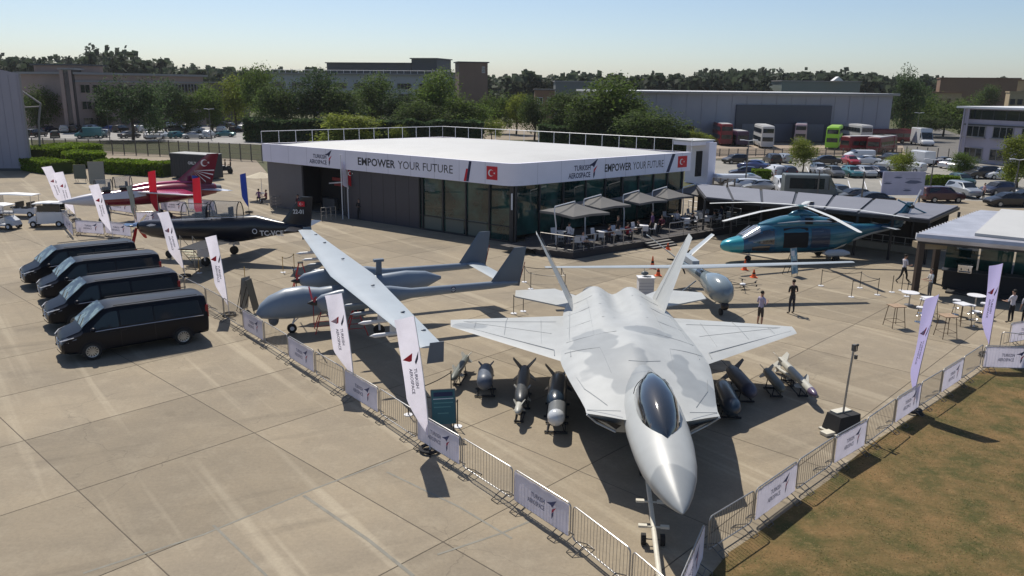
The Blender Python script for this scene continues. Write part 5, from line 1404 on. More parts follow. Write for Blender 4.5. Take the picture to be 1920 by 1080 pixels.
golf_cart(30, 405, math.radians(175), 'long white golf cart with full length roof standing behind the others', L=4.2)
# little tractor with riders on the track
p = spot(421, 325); o = thing('quad_bike', 'small dark utility buggy with two riders on the dusty track', 'buggy', (p.x, p.y, 0), math.radians(200))
m = MB(); m.loft([[(-.9, -.4, .4), (-.9, .4, .4), (-.9, .35, .8), (-.9, -.35, .8)], [(.4, -.45, .35), (.4, .45, .35), (.4, .35, .9), (.4, -.35, .9)], [(1.0, -.35, .45), (1.0, .35, .45), (.9, .3, .75), (.9, -.3, .75)]]); part('body', m, M_['black'], o)
m = MB(); m.cbox(.35, 0, .98, .7, .6, .05); part('cargo_rack', m, M_['white'], o)
wt = MB(); wt.cyl((0, -.14, 0), (0, .14, 0), .34, 12); me = wt.mesh('wheel', [M_['rubber']])
for x in (-.7, .75):
    for s in (1, -1): link('wheel', me, o, (x, s * .55, .34))
m = MB(); m.tube([(.2, -.35, 1.15), (.1, 0, 1.1), (.2, .35, 1.15)], .025, 5); part('handlebar', m, M_['black'], o)
BUGGY = p
# black container left of the red jet's fin
a = spot(322, 333); b_ = spot(392, 338); d = b_ - a
o = thing('container', 'black site container with a word on its side behind the red jet tail', 'container', a, math.atan2(d.y, d.x))
m = MB(); m.box(0, d.length, 0, 2.4, .1, 2.9); part('wall', m, mat('container_black', (.018, .022, .032), .5), o, smooth=False)
m = MB(); m.box(-.03, d.length + .03, -.03, 2.43, 2.902, 2.98); part('roof', m, mat('container_roof', (.3, .3, .3), .6), o, smooth=False)
m = MB()
for k in range(14): m.box(.15 + k * d.length / 14, .2 + k * d.length / 14, -.03, -.003, .15, 2.85)
part('corrugation', m, MATS['container_black'], o, smooth=False)
m = MB(); m.text('ORLY', (d.length * .48, -.035, 1.75), (1, 0, 0), (0, 0, 1), .34, 0, True, width=1.3); part('lettering', m, M_['white'], o, smooth=False)
# ---------------------------------------------------------------- aircraft
def esec(x, hw, zt, zm, zb, n=20, p=2.0, pb=None, cy=0., ax='x'):
    """cross-section ring across the long axis: half width, top, widest height, bottom"""
    pts = []
    for k in range(n):
        a = 2 * PI * k / n; c, s = math.cos(a), math.sin(a); q = p if s >= 0 else (pb or p)
        y = math.copysign(abs(c) ** (2 / q), c) * hw; z = zm + (math.copysign(abs(s) ** (2 / q), s)) * ((zt - zm) if s >= 0 else (zm - zb))
        pts.append((x, cy + y, z) if ax == 'x' else (cy + y, x, z))
    return pts
def wingmb(mb, rle, rte, tle, tte, tr=.14, tt=.05, mi=0, up=(0, 0, 1), nseg=1):
    """wing panel between root and tip chords with a lens section"""
    rle, rte, tle, tte = map(Vector, (rle, rte, tle, tte)); up = Vector(up); secs = []
    F_ = [(0, 0), (.06, .5), (.25, 1), (.55, .85), (.85, .35), (1, .03)]
    for k in range(nseg + 1):
        t = k / nseg; a, b_ = rle.lerp(tle, t), rte.lerp(tte, t); h = lerp(tr, tt, t) / 2
        top = [tuple(a.lerp(b_, f) + up * h * g) for f, g in F_]; bot = [tuple(a.lerp(b_, f) - up * h * g * .8) for f, g in F_[-2:0:-1]]
        secs.append(top + bot)
    return mb.loft(secs, mi)
def camo_mat(name, base, patch, spots, rough=.42):
    m = bpy.data.materials.new(name); m.use_nodes = True; t = m.node_tree; b = t.nodes['Principled BSDF']; N = t.nodes.new; L = t.links.new
    b.inputs['Roughness'].default_value = rough; b.inputs['Specular IOR Level'].default_value = .45
    tc = N('ShaderNodeTexCoord'); nz = N('ShaderNodeTexNoise'); nz.inputs['Scale'].default_value = .9; nz.inputs['Detail'].default_value = 1.5
    L(tc.outputs['Object'], nz.inputs['Vector']); prev = None
    for (x, y, rx, ry) in spots:
        mp = N('ShaderNodeMapping'); mp.vector_type = 'POINT'; mp.inputs['Location'].default_value = (-x / rx, -y / ry, 0); mp.inputs['Scale'].default_value = (1 / rx, 1 / ry, 0)
        L(tc.outputs['Object'], mp.inputs['Vector']); ln = N('ShaderNodeVectorMath'); ln.operation = 'LENGTH'; L(mp.outputs[0], ln.inputs[0])
        if prev is None: prev = ln.outputs['Value']
        else:
            mn = N('ShaderNodeMath'); mn.operation = 'MINIMUM'; L(prev, mn.inputs[0]); L(ln.outputs['Value'], mn.inputs[1]); prev = mn.outputs[0]
    ad = N('ShaderNodeMath'); ad.operation = 'MULTIPLY_ADD'; ad.inputs[1].default_value = 1.6; L(nz.outputs[0], ad.inputs[0]); L(prev, ad.inputs[2])
    mr = N('ShaderNodeMapRange'); mr.inputs[1].default_value = 1.70; mr.inputs[2].default_value = 1.82; mr.inputs[3].default_value = 1; mr.inputs[4].default_value = 0; L(ad.outputs[0], mr.inputs[0])
    mx = N('ShaderNodeMix'); mx.data_type = 'RGBA'; mx.inputs[6].default_value = (*base, 1); mx.inputs[7].default_value = (*patch, 1); L(mr.outputs[0], mx.inputs[0])
    n2 = N('ShaderNodeTexNoise'); n2.inputs['Scale'].default_value = 1.7; n2.inputs['Detail'].default_value = 6; L(tc.outputs['Object'], n2.inputs['Vector'])
    m2 = N('ShaderNodeMapRange'); m2.inputs[1].default_value = .3; m2.inputs[2].default_value = .7; m2.inputs[3].default_value = .93; m2.inputs[4].default_value = 1.05; L(n2.outputs[0], m2.inputs[0])
    vm = N('ShaderNodeVectorMath'); vm.operation = 'SCALE'; L(mx.outputs[2], vm.inputs[0]); L(m2.outputs[0], vm.inputs['Scale']); L(vm.outputs[0], b.inputs['Base Color'])
    return m
def seam(mb, pts, wd=.012, z=.004, mi=0):
    for a, b_ in zip(pts[:-1], pts[1:]):
        a = Vector(a); b2 = Vector(b_); d = (b2 - a); n_ = Vector((-d.y, d.x, 0)).normalized() * wd
        mb.add([tuple(a - n_ + Vector((0, 0, z))), tuple(b2 - n_ + Vector((0, 0, z))), tuple(b2 + n_ + Vector((0, 0, z))), tuple(a + n_ + Vector((0, 0, z)))], [(0, 1, 2, 3)], mi)
# ===== twin tailed stealth fighter; local y = distance behind the mid point, nose at -10
KB = (.43, .44, .43)
m_k = camo_mat('fighter_grey', KB, (.29, .305, .31), [(-.9, -1.9, 1.0, 1.25), (-1.35, 0.2, .8, 1.3), (-.35, -3.2, .7, .9), (.55, 1.2, .8, .5), (1.35, -2.4, .45, 1.5), (1.75, -3.6, .45, 1.1), (0, -9.2, .9, .8), (-6.0, 3.4, .8, .4)])
m_kl = mat('fighter_edge_grey', (.46, .49, .51), .4)
kaan = thing('fighter_jet', 'pale grey twin tailed stealth fighter, nose towards the camera', 'fighter jet', (4.27, 26.65, 0), -.026)
Y = lambda s: s - 10
mb = MB(); mb.sharp = 42
fore = [(.0, .02, 1.80, 1.78, 1.76), (.08, .08, 1.86, 1.79, 1.72), (.3, .20, 1.96, 1.80, 1.63), (.8, .40, 2.12, 1.83, 1.46), (1.4, .59, 2.29, 1.88, 1.32), (2.1, .73, 2.45, 1.93, 1.22), (3, .83, 2.60, 1.99, 1.18), (4.0, .88, 2.72, 2.04, 1.2), (5.2, .88, 2.80, 2.08, 1.4), (6.3, .80, 2.80, 2.08, 1.5), (7.4, .62, 2.74, 2.08, 1.6), (8.6, .25, 2.60, 2.1, 1.7)]
mb.loft([esec(Y(s), hw, zt, zm, zb, 28, 1.72, 1.9, ax='y') for s, hw, zt, zm, zb in fore])
def ztop(s, t):
    w_ = wout(s); q = min(1, abs(t) / w_); ed = 2.10 + .05 * min(1, max(0, (s - 4.5) / 2))
    amp = .12 + .42 * min(1, max(0, (s - 4.5) / 4.5)) - .1 * max(0, (s - 14) / 4)
    z = ed + amp * (1 - q ** 2.2)
    hump = math.exp(-((abs(t) - .85) / .48) ** 2) * .20 * min(1, max(0, (s - 10) / 4)); val = -.26 * math.exp(-(t / .42) ** 2) * min(1, max(0, (s - 11.5) / 4))
    ridge = .20 * math.exp(-(t / .55) ** 2) * min(1, max(0, (s - 6) / 2)) * (1 - min(1, max(0, (s - 10) / 4)))
    return z + hump + val + ridge
def wout(s):
    for (a, wa), (b_, wb) in zip(OUT[:-1], OUT[1:]):
        if a <= s <= b_: return lerp(wa, wb, (s - a) / (b_ - a))
    return OUT[-1][1] if s > OUT[-1][0] else OUT[0][1]
OUT = [(4.2, 1.93), (4.9, 1.95), (9.8, 2.62), (11, 2.6), (15.0, 2.3), (16.6, 2.15), (18.2, 1.75)]
secs = []; NT = 22
SS = [4.35, 4.8, 5.6, 6.6, 7.8, 9, 10.2, 11.4, 12.6, 13.8, 15, 16, 17, 17.9]
for i, s in enumerate(SS):
    w_ = wout(s); top = []; bot = []
    for k in range(NT + 1):
        t = -w_ + 2 * w_ * k / NT; sk = max(0, abs(t) - .9) * .62 * max(0, 1 - (s - 4.35) / 3.0)
        top.append((t, Y(s) + sk, ztop(s, t) if 0 < k < NT else 2.10))
    for f, z in ((.97, 2.02), (.80, 1.32), (.55, 1.15), (.15, 1.15), (-.15, 1.15), (-.55, 1.15), (-.80, 1.32), (-.97, 2.02)):
        z = z + (.50 * max(0, 1 - (s - 4.35) / 3.5) if z < 1.9 else 0)
        sk = max(0, abs(f * w_) - .9) * .62 * max(0, 1 - (s - 4.35) / 3.0)
        rise = .0 if s < 15 else (s - 15) * .16
        bot.append((f * w_, Y(s) + sk + (.35 if i == 0 and z < 1.9 else .12 if i == 0 else 0), z + rise * (1 if z < 1.9 else 0)))
    secs.append(top + bot)
mb.loft(secs); part('fuselage', mb, m_k, kaan)
for sx in (-1, 1):
    mb = MB(); mb.add([(sx * .98, Y(4.30), 2.05), (sx * 1.86, Y(4.95), 2.03), (sx * 1.60, Y(5.12), 1.80), (sx * 1.08, Y(4.85), 1.66)], [(0, 1, 2, 3)]); part('intake', mb, M_['interior'], kaan, smooth=False)
    mb = MB(); mb.tube([(sx * 1.92, Y(4.93), 2.09), (sx * 1.62, Y(5.08), 1.78), (sx * 1.08, Y(4.78), 1.63)], .03, 6); part('intake_lip', mb, m_kl, kaan)
# canopy
mb = MB(); mb.sharp = 60
can = [(2.5, .03, 2.55), (2.75, .27, 2.68), (3.0, .40, 2.80), (3.5, .52, 3.00), (4.2, .60, 3.18), (4.9, .58, 3.24), (5.5, .45, 3.20), (6.0, .27, 3.10), (6.4, .05, 2.95)]
mb.loft([esec(Y(s), hw, zt, zt - .55 - hw * .1, zt - .75, 20, 2.0, ax='y') for s, hw, zt in can]); part('canopy', mb, mat('smoked_canopy', (.018, .022, .026), .06, coat=1., spec=.9), kaan)
mb = MB(); mb.tube([(.55 * math.cos(a), Y(5.3), 2.62 + .56 * math.sin(a)) for a in [PI * k / 10 for k in range(11)]], .012, 4); part('canopy_frame', mb, M_['black'], kaan)
# wings
for sx in (-1, 1):
    mb = MB(); mb.sharp = 30
    wingmb(mb, (sx * 2.2, Y(9.2), 2.1), (sx * 1.9, Y(15.2), 2.1), (sx * 6.75, Y(13.3), 2.1), (sx * 6.85, Y(14.25), 2.1), .2, .06, nseg=2); part('wing', mb, m_k, kaan)
    sm = MB(); sm.tube([(sx * 2.75, Y(10.45), 2.185), (sx * 6.6, Y(13.52), 2.125)], .014, 4); sm.tube([(sx * 2.6, Y(14.1), 2.14), (sx * 6.3, Y(13.95), 2.12)], .012, 4); sm.tube([(sx * 2.75, Y(9.95), 2.16), (sx * 2.75, Y(10.45), 2.185)], .012, 4); sm.tube([(sx * 4.6, Y(14.0), 2.13), (sx * 4.55, Y(14.7), 2.115)], .01, 4)
    part('flap_seam', sm, mat('panel_line', (.30, .32, .33), .6), kaan)
    mb = MB(); mb.plate([(sx * 1.7, Y(16.7), 1.98), (sx * 4.35, Y(18.65), 1.98), (sx * 4.35, Y(19.75), 1.98), (sx * 2.5, Y(20.2), 1.98), (sx * 1.5, Y(18.9), 1.98)], .06); part('stabilizer', mb, m_k, kaan, smooth=False)
    mb = MB(); mb.sharp = 30; wingmb(mb, (sx * 1.85, Y(15.0), 2.25), (sx * 1.8, Y(18.0), 2.2), (sx * 3.40, Y(18.0), 4.95), (sx * 3.45, Y(19.1), 4.95), .12, .04, up=(sx * .87, 0, -.5)); part('tail_fin', mb, m_k, kaan)
    sm = MB(); sm.tube([(sx * 1.83, Y(17.1), 2.35), (sx * 3.2, Y(18.5), 4.75)], .012, 4); part('rudder_seam', sm, MATS['panel_line'], kaan)
    mb = MB(); mb.sharp = 50
    mb.loft([esec(Y(17.2), .62, 2.65, 2.05, 1.5, 18, cy=sx * .85, ax='y'), esec(Y(18.3), .55, 2.55, 2.05, 1.55, 18, cy=sx * .85, ax='y'), esec(Y(18.8), .48, 2.48, 2.05, 1.62, 18, cy=sx * .85, ax='y')]); part('nozzle', mb, mat('nozzle_metal', (.2, .2, .2), .4, metal=.8), kaan)
    # main gear
    mb = MB(); mb.tube([(sx * 1.3, Y(12.2), 1.2), (sx * 1.65, Y(12.3), .45)], .07, 8); part('main_gear_leg', mb, M_['white'], kaan)
    mb = MB(); mb.cyl((sx * 1.55, Y(12.3), .42), (sx * 1.85, Y(12.3), .42), .42, 18); mb.cyl((sx * 1.54, Y(12.3), .42), (sx * 1.86, Y(12.3), .42), .2, 14, 1); part('main_wheel', mb, [M_['rubber'], M_['white']], kaan)
    mb = MB(); mb.plate([(sx * 1.9, Y(11.4), 1.2), (sx * 1.9, Y(13.2), 1.2), (sx * 2.1, Y(13.1), .7), (sx * 2.1, Y(11.5), .7)], .03); part('gear_door', mb, m_kl, kaan, smooth=False)
mb = MB(); mb.tube([(0, Y(5.5), 1.2), (0, Y(5.35), .4)], .07, 8); mb.tube([(0, Y(6.4), 1.2), (0, Y(5.4), .6)], .04, 6); part('nose_gear_leg', mb, M_['white'], kaan)
for sx in (-1, 1):
    mb = MB(); mb.cyl((sx * .06, Y(5.35), .3), (sx * .24, Y(5.35), .3), .3, 16); mb.cyl((sx * .05, Y(5.35), .3), (sx * .25, Y(5.35), .3), .14, 12, 1); part('nose_wheel', mb, [M_['rubber'], M_['white']], kaan)
# white bead where the outer bay panels meet the root, fold line on top
mb = MB()
for sx in (-1, 1):
    mb.tube([(sx * 2.2, Y(9.4), ztop(9.4, 2.2) + .0), (sx * 2.15, Y(12), ztop(12, 2.15)), (sx * 2.0, Y(15), ztop(15, 2.0))], .016, 4)
    mb.tube([(sx * .98, Y(4.6), 2.36), (sx * 1.9, Y(5.2), 2.12)], .01, 4)
mb.tube([(-.5, Y(7.2), 2.98), (0, Y(6.9), 3.06), (.5, Y(7.2), 2.98)], .012, 4)
for sx in (-1, 1):
    for (s0, t0, s1, t1) in ((7.4, 1.0, 9.6, 1.2), (9.6, 1.2, 9.9, 2.4), (11.0, .5, 11.0, 2.3), (12.8, .4, 12.8, 2.2), (14.6, .4, 14.6, 2.1), (16.2, .3, 16.2, 1.8), (11.0, 1.3, 16.2, 1.25), (5.3, 1.3, 6.6, 1.9), (6.6, 1.9, 7.6, 2.1)):
        mb.tube([(sx * lerp(t0, t1, f), Y(lerp(s0, s1, f)), ztop(lerp(s0, s1, f), lerp(t0, t1, f)) + .001) for f in (0, .25, .5, .75, 1)], .007, 4)
    for (s0, t0, s1, t1) in ((11.2, 3.2, 14.3, 3.2), (12.2, 4.6, 14.0, 4.6), (13.0, 5.8, 14.0, 5.8), (12.4, 2.8, 13.9, 6.2)): mb.tube([(sx * t0, Y(s0), 2.185), (sx * t1, Y(s1), 2.165 if t1 < 5 else 2.135)], .006, 4)
part('panel_line', mb, MATS['panel_line'], kaan)
# tow bar running from the nose wheel out under the nose
a = spot(1212, 880, .5); b_ = spot(1240, 1110, .42); d = b_ - a
o = thing('tow_bar', 'long white tow bar running out under the fighter nose', 'tow bar', (a.x, a.y, 0), math.atan2(d.y, d.x))
L = d.length; mb = MB(); mb.tube([(0, 0, .45), (L * .4, 0, .47), (L, 0, .44)], .065, 10); part('bar', mb, mat('cream_paint', (.62, .58, .48), .45, noise=(4, .08)), o)
for x in (L * .33, L * .55):
    mb = MB(); mb.tube([(x, -.33, .5), (x, .33, .5)], .03, 6); mb.cbox(x, .28, .52, .12, .22, .06); mb.cbox(x, -.28, .52, .12, .22, .06); part('handle', mb, MATS['cream_paint'], o)
for s in (-1, 1):
    mb = MB(); mb.cyl((L * .55, s * .18, .15), (L * .55, s * .30, .15), .15, 14); part('wheel', mb, M_['rubber'], o)
mb = MB(); mb.tube([(L * .55, -.3, .15), (L * .55, .3, .15)], .02, 6); mb.tube([(L * .55, 0, .15), (L * .55, 0, .45)], .025, 6); part('axle', mb, M_['dsteel'], o)

# ===== twin boom drone; local x = forward, y = left
ak = thing('twin_boom_drone', 'grey twin boom twin propeller drone with one long straight wing', 'drone aircraft', (-7.56, 36.93, 0), 3.565)
m_u = M_['uav']; m_ud = mat('grey_aircraft_under', (.10, .13, .17), .42, noise=(1.2, .06)); m_uw = mat('pale_wing_paint', (.36, .40, .43), .4, noise=(1.0, .06))
mb = MB(); mb.sharp = 60
mb.loft([esec(x, hw, zt, zm, zb, 22, 2.1) for x, hw, zt, zm, zb in [(4.5, .03, 1.15, 1.1, 1.05), (4.3, .32, 1.52, 1.15, .85), (3.9, .52, 1.86, 1.25, .78), (3.2, .62, 2.14, 1.35, .72), (2.4, .64, 2.20, 1.4, .70), (1.6, .56, 2.05, 1.4, .74), (.8, .46, 2.1, 1.45, .85), (-.2, .42, 2.35, 1.5, .95), (-1.4, .40, 2.45, 1.6, 1.1), (-2.6, .38, 2.52, 1.8, 1.35), (-3.6, .30, 2.42, 1.9, 1.6), (-4.4, .04, 2.1, 2.0, 1.95)]]); part('fuselage', mb, m_u, ak)
mb = MB(); mb.sph((3.75, 0, .72), .24, .24, .3, 14, 8); mb.cyl((3.75, 0, .75), (3.75, 0, 1.0), .24, 14); part('sensor_ball', mb, m_ud, ak)
for s in (-1, 1):
    mb = MB(); mb.sharp = 25; wingmb(mb, (1.05, 0, 2.55), (-.95, 0, 2.52), (.5, s * 12.05, 2.68), (-.3, s * 12.05, 2.68), .24, .08, nseg=5); part('wing', mb, m_uw, ak)
    mb = MB(); mb.plate([(.3, s * 12.06, 2.1), (-.3, s * 12.06, 2.1), (-.3, s * 12.12, 2.85), (.2, s * 12.12, 2.85)], .03); part('winglet', mb, m_ud, ak, smooth=False)
    y = s * 2.2; mb = MB(); mb.sharp = 60
    mb.loft([esec(x, hw, zt, zm, zb, 16, cy=y) for x, hw, zt, zm, zb in [(2.15, .14, 2.1, 1.95, 1.8), (1.9, .27, 2.28, 1.92, 1.5), (1.2, .32, 2.42, 1.9, 1.42), (.2, .32, 2.5, 1.9, 1.4), (-1.2, .28, 2.4, 1.95, 1.55), (-2.2, .19, 2.2, 1.98, 1.72), (-6.8, .15, 2.15, 1.98, 1.8), (-7.6, .06, 2.05, 1.98, 1.9)]]); part('boom', mb, m_u, ak)
    mb = MB(); mb.sharp = 60; mb.loft([esec(2.15, .15, 2.1, 1.95, 1.8, 12, cy=y), esec(2.35, .12, 2.07, 1.95, 1.83, 12, cy=y), esec(2.55, .02, 1.97, 1.95, 1.93, 12, cy=y)])
    part('spinner', mb, M_['black'], ak)
    for k in range(3):
        a = .5 + k * 2 * PI / 3; mb = MB(); c, sn = math.cos(a), math.sin(a)
        mb.loft([[(2.28 + dx, y + c * r - sn * w_, 1.95 + sn * r + c * w_) for dx, w_ in ((.0, -ww), (.03, 0), (0.05, ww), (.0, 0))] for r, ww in ((.08, .03), (.35, .075), (.75, .06), (1.02, .02))]); part('propeller_blade', mb, mat('red_cover', (.30, .02, .04), .7) if s > 0 or k == 0 else M_['blackm'], ak)
    mb = MB(); mb.sharp = 30; wingmb(mb, (-6.1, y, 2.05), (-7.7, y, 1.8), (-7.35, y + s * .08, 3.75), (-8.0, y + s * .08, 3.75), .14, .06, up=(0, 1, 0)); part('tail_fin', mb, m_ud, ak)
    mb = MB(); mb.tube([(-7.72, y, 2.1), (-7.95, y + s * .06, 3.0)], .02, 5); part('rudder_marking', mb, MATS['dull_red'], ak)
    # roundel
    mb = MB(); n = 16
    for r0, r1, mi in ((.0, .05, 0), (.05, .09, 1), (.09, .14, 0)):
        for k in range(n):
            a0, a1 = 2 * PI * k / n, 2 * PI * (k + 1) / n; yy = y + s * (.165 if True else 0)
            mb.add([(-4.2 + r0 * math.cos(a0), yy, 1.98 + r0 * math.sin(a0)), (-4.2 + r1 * math.cos(a0), yy, 1.98 + r1 * math.sin(a0)), (-4.2 + r1 * math.cos(a1), yy, 1.98 + r1 * math.sin(a1)), (-4.2 + r0 * math.cos(a1), yy, 1.98 + r0 * math.sin(a1))], [(0, 1, 2, 3)], mi)
    part('roundel', mb, [M_['navy'], M_['white']], ak, smooth=False)
    mb = MB(); mb.tube([(-.6, s * 2.2, 1.5), (-.7, s * 2.0, .3)], .05, 8); part('main_gear_leg', mb, M_['white'], ak)
    mb = MB(); mb.cyl((-.7, s * 1.9 - .08, .26), (-.7, s * 1.9 + .08, .26), .26, 16); part('main_wheel', mb, M_['rubber'], ak)
    for yy in (3.6, 5.0, 6.4, 8.2):
        mb = MB(); mb.sharp = 50; mb.loft([esec(x, r, 2.05 + r, 2.05, 2.05 - r, 10, cy=s * yy) for x, r in ((1.3, .01), (1.1, .08), (-.4, .08), (-.5, .05))]); mb.box(-.1, .5, s * yy - .03, s * yy + .03, 2.1, 2.5)
        for q in range(4): a = PI / 4 + q * PI / 2; mb.tube([(-.35, s * yy + .07 * math.cos(a), 2.05 + .07 * math.sin(a)), (-.42, s * yy + .22 * math.cos(a), 2.05 + .22 * math.sin(a))], .015, 4)
        part('wing_store', mb, M_['uav'] if yy < 6 else M_['white'], ak)
    for yy in (3.0, 7.6, 10.2):
        mb = MB(); mb.sph((-.2, s * yy, 2.70), .10, .05, .04, 8, 5); part('wing_bump', mb, m_ud, ak)
mb = MB(); mb.sharp = 30; wingmb(mb, (-6.6, -2.2, 2.1), (-7.4, -2.2, 2.1), (-6.6, 2.2, 2.1), (-7.4, 2.2, 2.1), .1, .1); part('tailplane', mb, m_uw, ak)
mb = MB(); mb.loft([[(-1.1, -.04, 2.4), (-1.1, .04, 2.4), (-1.4, .04, 2.4), (-1.4, -.04, 2.4)], [(-1.15, -.04, 3.1), (-1.15, .04, 3.1), (-1.4, .04, 3.1), (-1.4, -.04, 3.1)]]); mb.box(-1.5, -1.02, -.12, .12, 3.08, 3.2); part('dorsal_mast', mb, m_ud, ak)
mb = MB(); mb.tube([(2.75, 0, .85), (2.95, 0, .3)], .045, 8); mb.tube([(2.4, 0, .9), (2.85, 0, .5)], .025, 6); part('nose_gear_leg', mb, M_['white'], ak)
mb = MB(); mb.cyl((2.95, -.07, .22), (2.95, .07, .22), .22, 16); mb.cyl((2.95, -.075, .22), (2.95, .075, .22), .1, 12, 1); part('nose_wheel', mb, [M_['rubber'], M_['white']], ak)
# red trestle and extinguisher posts by the drone
def trestle(px, label, h=1.5, m=None, w_=.5):
    p = spot(*px); o = thing('trestle', label, 'stand', (p.x, p.y, 0), .3)
    lg = MB()
    for sx in (-1, 1):
        for sy in (-1, 1): 
            q = MB(); q.tube([(sx * w_, sy * w_, 0), (sx * .08, sy * .08, h)], .025, 6); part('leg', q, m or M_['redpaint'], o)
    q = MB()
    for z in (.35, .8):
        e = w_ * (1 - z / h) + .08 * z / h; q.tube([(-e, -e, z), (e, -e, z), (e, e, z), (-e, e, z)], .015, 5, closed=True)
    part('brace', q, m or M_['redpaint'], o)
    q = MB(); q.cbox(0, 0, h + .02, .3, .3, .05); part('top_pad', q, M_['blackm'], o)
trestle((611, 620), 'red tubular trestle under the near propeller of the twin boom drone', 1.35)
trestle((566, 545), 'red tubular trestle behind the nose of the twin boom drone', 1.6)
trestle((668, 625), 'red tubular trestle under the drone wing by the white feather flag', 1.2)

# ===== slim drone with bulb nose, facing the camera
an = thing('slim_drone', 'slim grey drone with bulbous nose and very long thin wing, nose to camera', 'drone aircraft', (10.35, 42.55, 0), -1.44)
mb = MB(); mb.sharp = 60
mb.loft([esec(x, hw, zt, zm, zb, 20, 2.1) for x, hw, zt, zm, zb in [(3.75, .03, 1.28, 1.2, 1.1), (3.6, .34, 1.62, 1.2, .8), (3.2, .56, 1.86, 1.25, .66), (2.6, .66, 2.0, 1.32, .64), (1.9, .62, 1.98, 1.34, .72), (1.2, .46, 1.84, 1.36, .88), (.2, .34, 1.75, 1.4, 1.05), (-1.2, .30, 1.72, 1.42, 1.1), (-2.6, .28, 1.72, 1.45, 1.15), (-3.4, .16, 1.6, 1.45, 1.3)]]); part('fuselage', mb, mat('glossy_uav_grey', (.2, .25, .28), .18, coat=.6), an)
for s in (-1, 1):
    mb = MB(); mb.sharp = 25; wingmb(mb, (.55, 0, 1.92), (-.45, 0, 1.9), (.25, s * 8.7, 2.02), (-.15, s * 8.7, 2.02), .17, .06, nseg=3); part('wing', mb, m_uw, an)
    mb = MB(); mb.sharp = 30; wingmb(mb, (-3.1, s * .12, 1.5), (-3.9, s * .12, 1.5), (-3.6, s * 2.0, 2.95), (-4.1, s * 2.0, 2.95), .1, .05, up=(0, s * .6, -.8)); part('tail_fin', mb, m_uw, an)
    mb = MB(); mb.tube([(0, s * .3, 1.1), (-.3, s * 1.1, .3)], .04, 6); part('main_gear_leg', mb, M_['uav'], an)
    mb = MB(); mb.cyl((-.3, s * 1.05, .2), (-.3, s * 1.17, .2), .2, 14); part('main_wheel', mb, M_['rubber'], an)
mb = MB(); mb.tube([(2.9, 0, .75), (3.0, 0, .25)], .04, 6); mb.cyl((3.0, -.06, .18), (3.0, .06, .18), .18, 14, 1); part('nose_gear', mb, [M_['uav'], M_['rubber']], an)
mb = MB(); mb.sph((3.45, 0, .62), .22, .22, .24, 12, 8); part('sensor_ball', mb, M_['black'], an)
mb = MB(); mb.loft([[(-1.0, -.2, 1.7), (-1.0, .2, 1.7), (-1.0, .2, 1.98), (-1.0, -.2, 1.98)], [(-2.9, -.22, 1.7), (-2.9, .22, 1.7), (-2.9, .2, 2.05), (-2.9, -.2, 2.05)]]); part('engine_cowl', mb, m_uw, an)
for k in range(3):
    a = .9 + k * 2.094; mb = MB(); mb.loft([[(-3.5, math.cos(a) * r - math.sin(a) * w_, 1.45 + math.sin(a) * r + math.cos(a) * w_) for w_ in (-ww, ww)] + [(-3.46, math.cos(a) * r - math.sin(a) * w_, 1.45 + math.sin(a) * r + math.cos(a) * w_) for w_ in (ww, -ww)] for r, ww in ((.05, .03), (.4, .07), (.85, .03))]); part('propeller_blade', mb, M_['blackm'], an)
# small quadcopter style drone on the ground to its right
p = spot(1392, 542); o = thing('small_drone', 'small white multi rotor drone resting on the ground behind the man in shorts', 'drone', (p.x, p.y, 0), .3)
mb = MB(); mb.sph((0, 0, .28), .2, .16, .09, 12, 6); part('body', mb, M_['white'], o)
for k in range(6):
    a = k * PI / 3; q = MB(); q.tube([(0, 0, .28), (math.cos(a) * .85, math.sin(a) * .85, .32)], .02, 5); q.cyl((math.cos(a) * .85, math.sin(a) * .85, .3), (math.cos(a) * .85, math.sin(a) * .85, .4), .04, 8); part('arm', q, M_['blackm'], o)
    q = MB(); q.cbox(0, 0, 0, .6, .05, .012); part('rotor_blade', q, M_['black'], o, loc=(math.cos(a) * .85, math.sin(a) * .85, .41), rot=(0, 0, a + .7))
q = MB()
for s in (-1, 1): q.tube([(-.3, s * .3, .02), (.3, s * .3, .02)], .015, 5); q.tube([(0, s * .3, .02), (0, s * .12, .25)], .015, 5)
part('landing_skid', q, M_['black'], o)

# ===== helicopter
he = thing('helicopter', 'metallic blue helicopter with open side door and five white blades', 'helicopter', (20.24, 53.71, 0), 3.308); he.scale = (.93,) * 3
m_h = mat('teal_blue_metallic', (.02, .14, .20), .26, metal=.2, coat=.6, noise=(.5, .1), col2=(.014, .08, .16)); m_hg = mat('heli_grey_white', (.42, .46, .50), .3, coat=.4)
m_hn = mat('turquoise_metallic', (.03, .32, .38), .22, metal=.2, coat=.8)
HS = [(6.9, .05, 1.25, 1.15, 1.05), (6.7, .36, 1.50, 1.15, .85), (6.2, .66, 1.68, 1.15, .70), (5.5, .84, 1.84, 1.2, .62), (4.9, .95, 2.2, 1.3, .6), (4.2, 1.02, 2.62, 1.4, .58), (3.4, 1.05, 2.8, 1.5, .56), (1.5, 1.06, 2.85, 1.5, .55), (-.6, 1.04, 2.85, 1.55, .58), (-1.6, .98, 2.8, 1.6, .68), (-2.6, .80, 2.72, 1.75, .95), (-3.6, .52, 2.62, 2.0, 1.45), (-5.0, .34, 2.58, 2.2, 1.85), (-6.4, .24, 2.6, 2.35, 2.1), (-7.0, .12, 2.6, 2.42, 2.25)]
mb = MB(); mb.sharp = 60; mb.loft([esec(x, hw, zt, zm, zb, 26, 2.6, 2.3) for x, hw, zt, zm, zb in HS]); part('fuselage', mb, m_h, he)
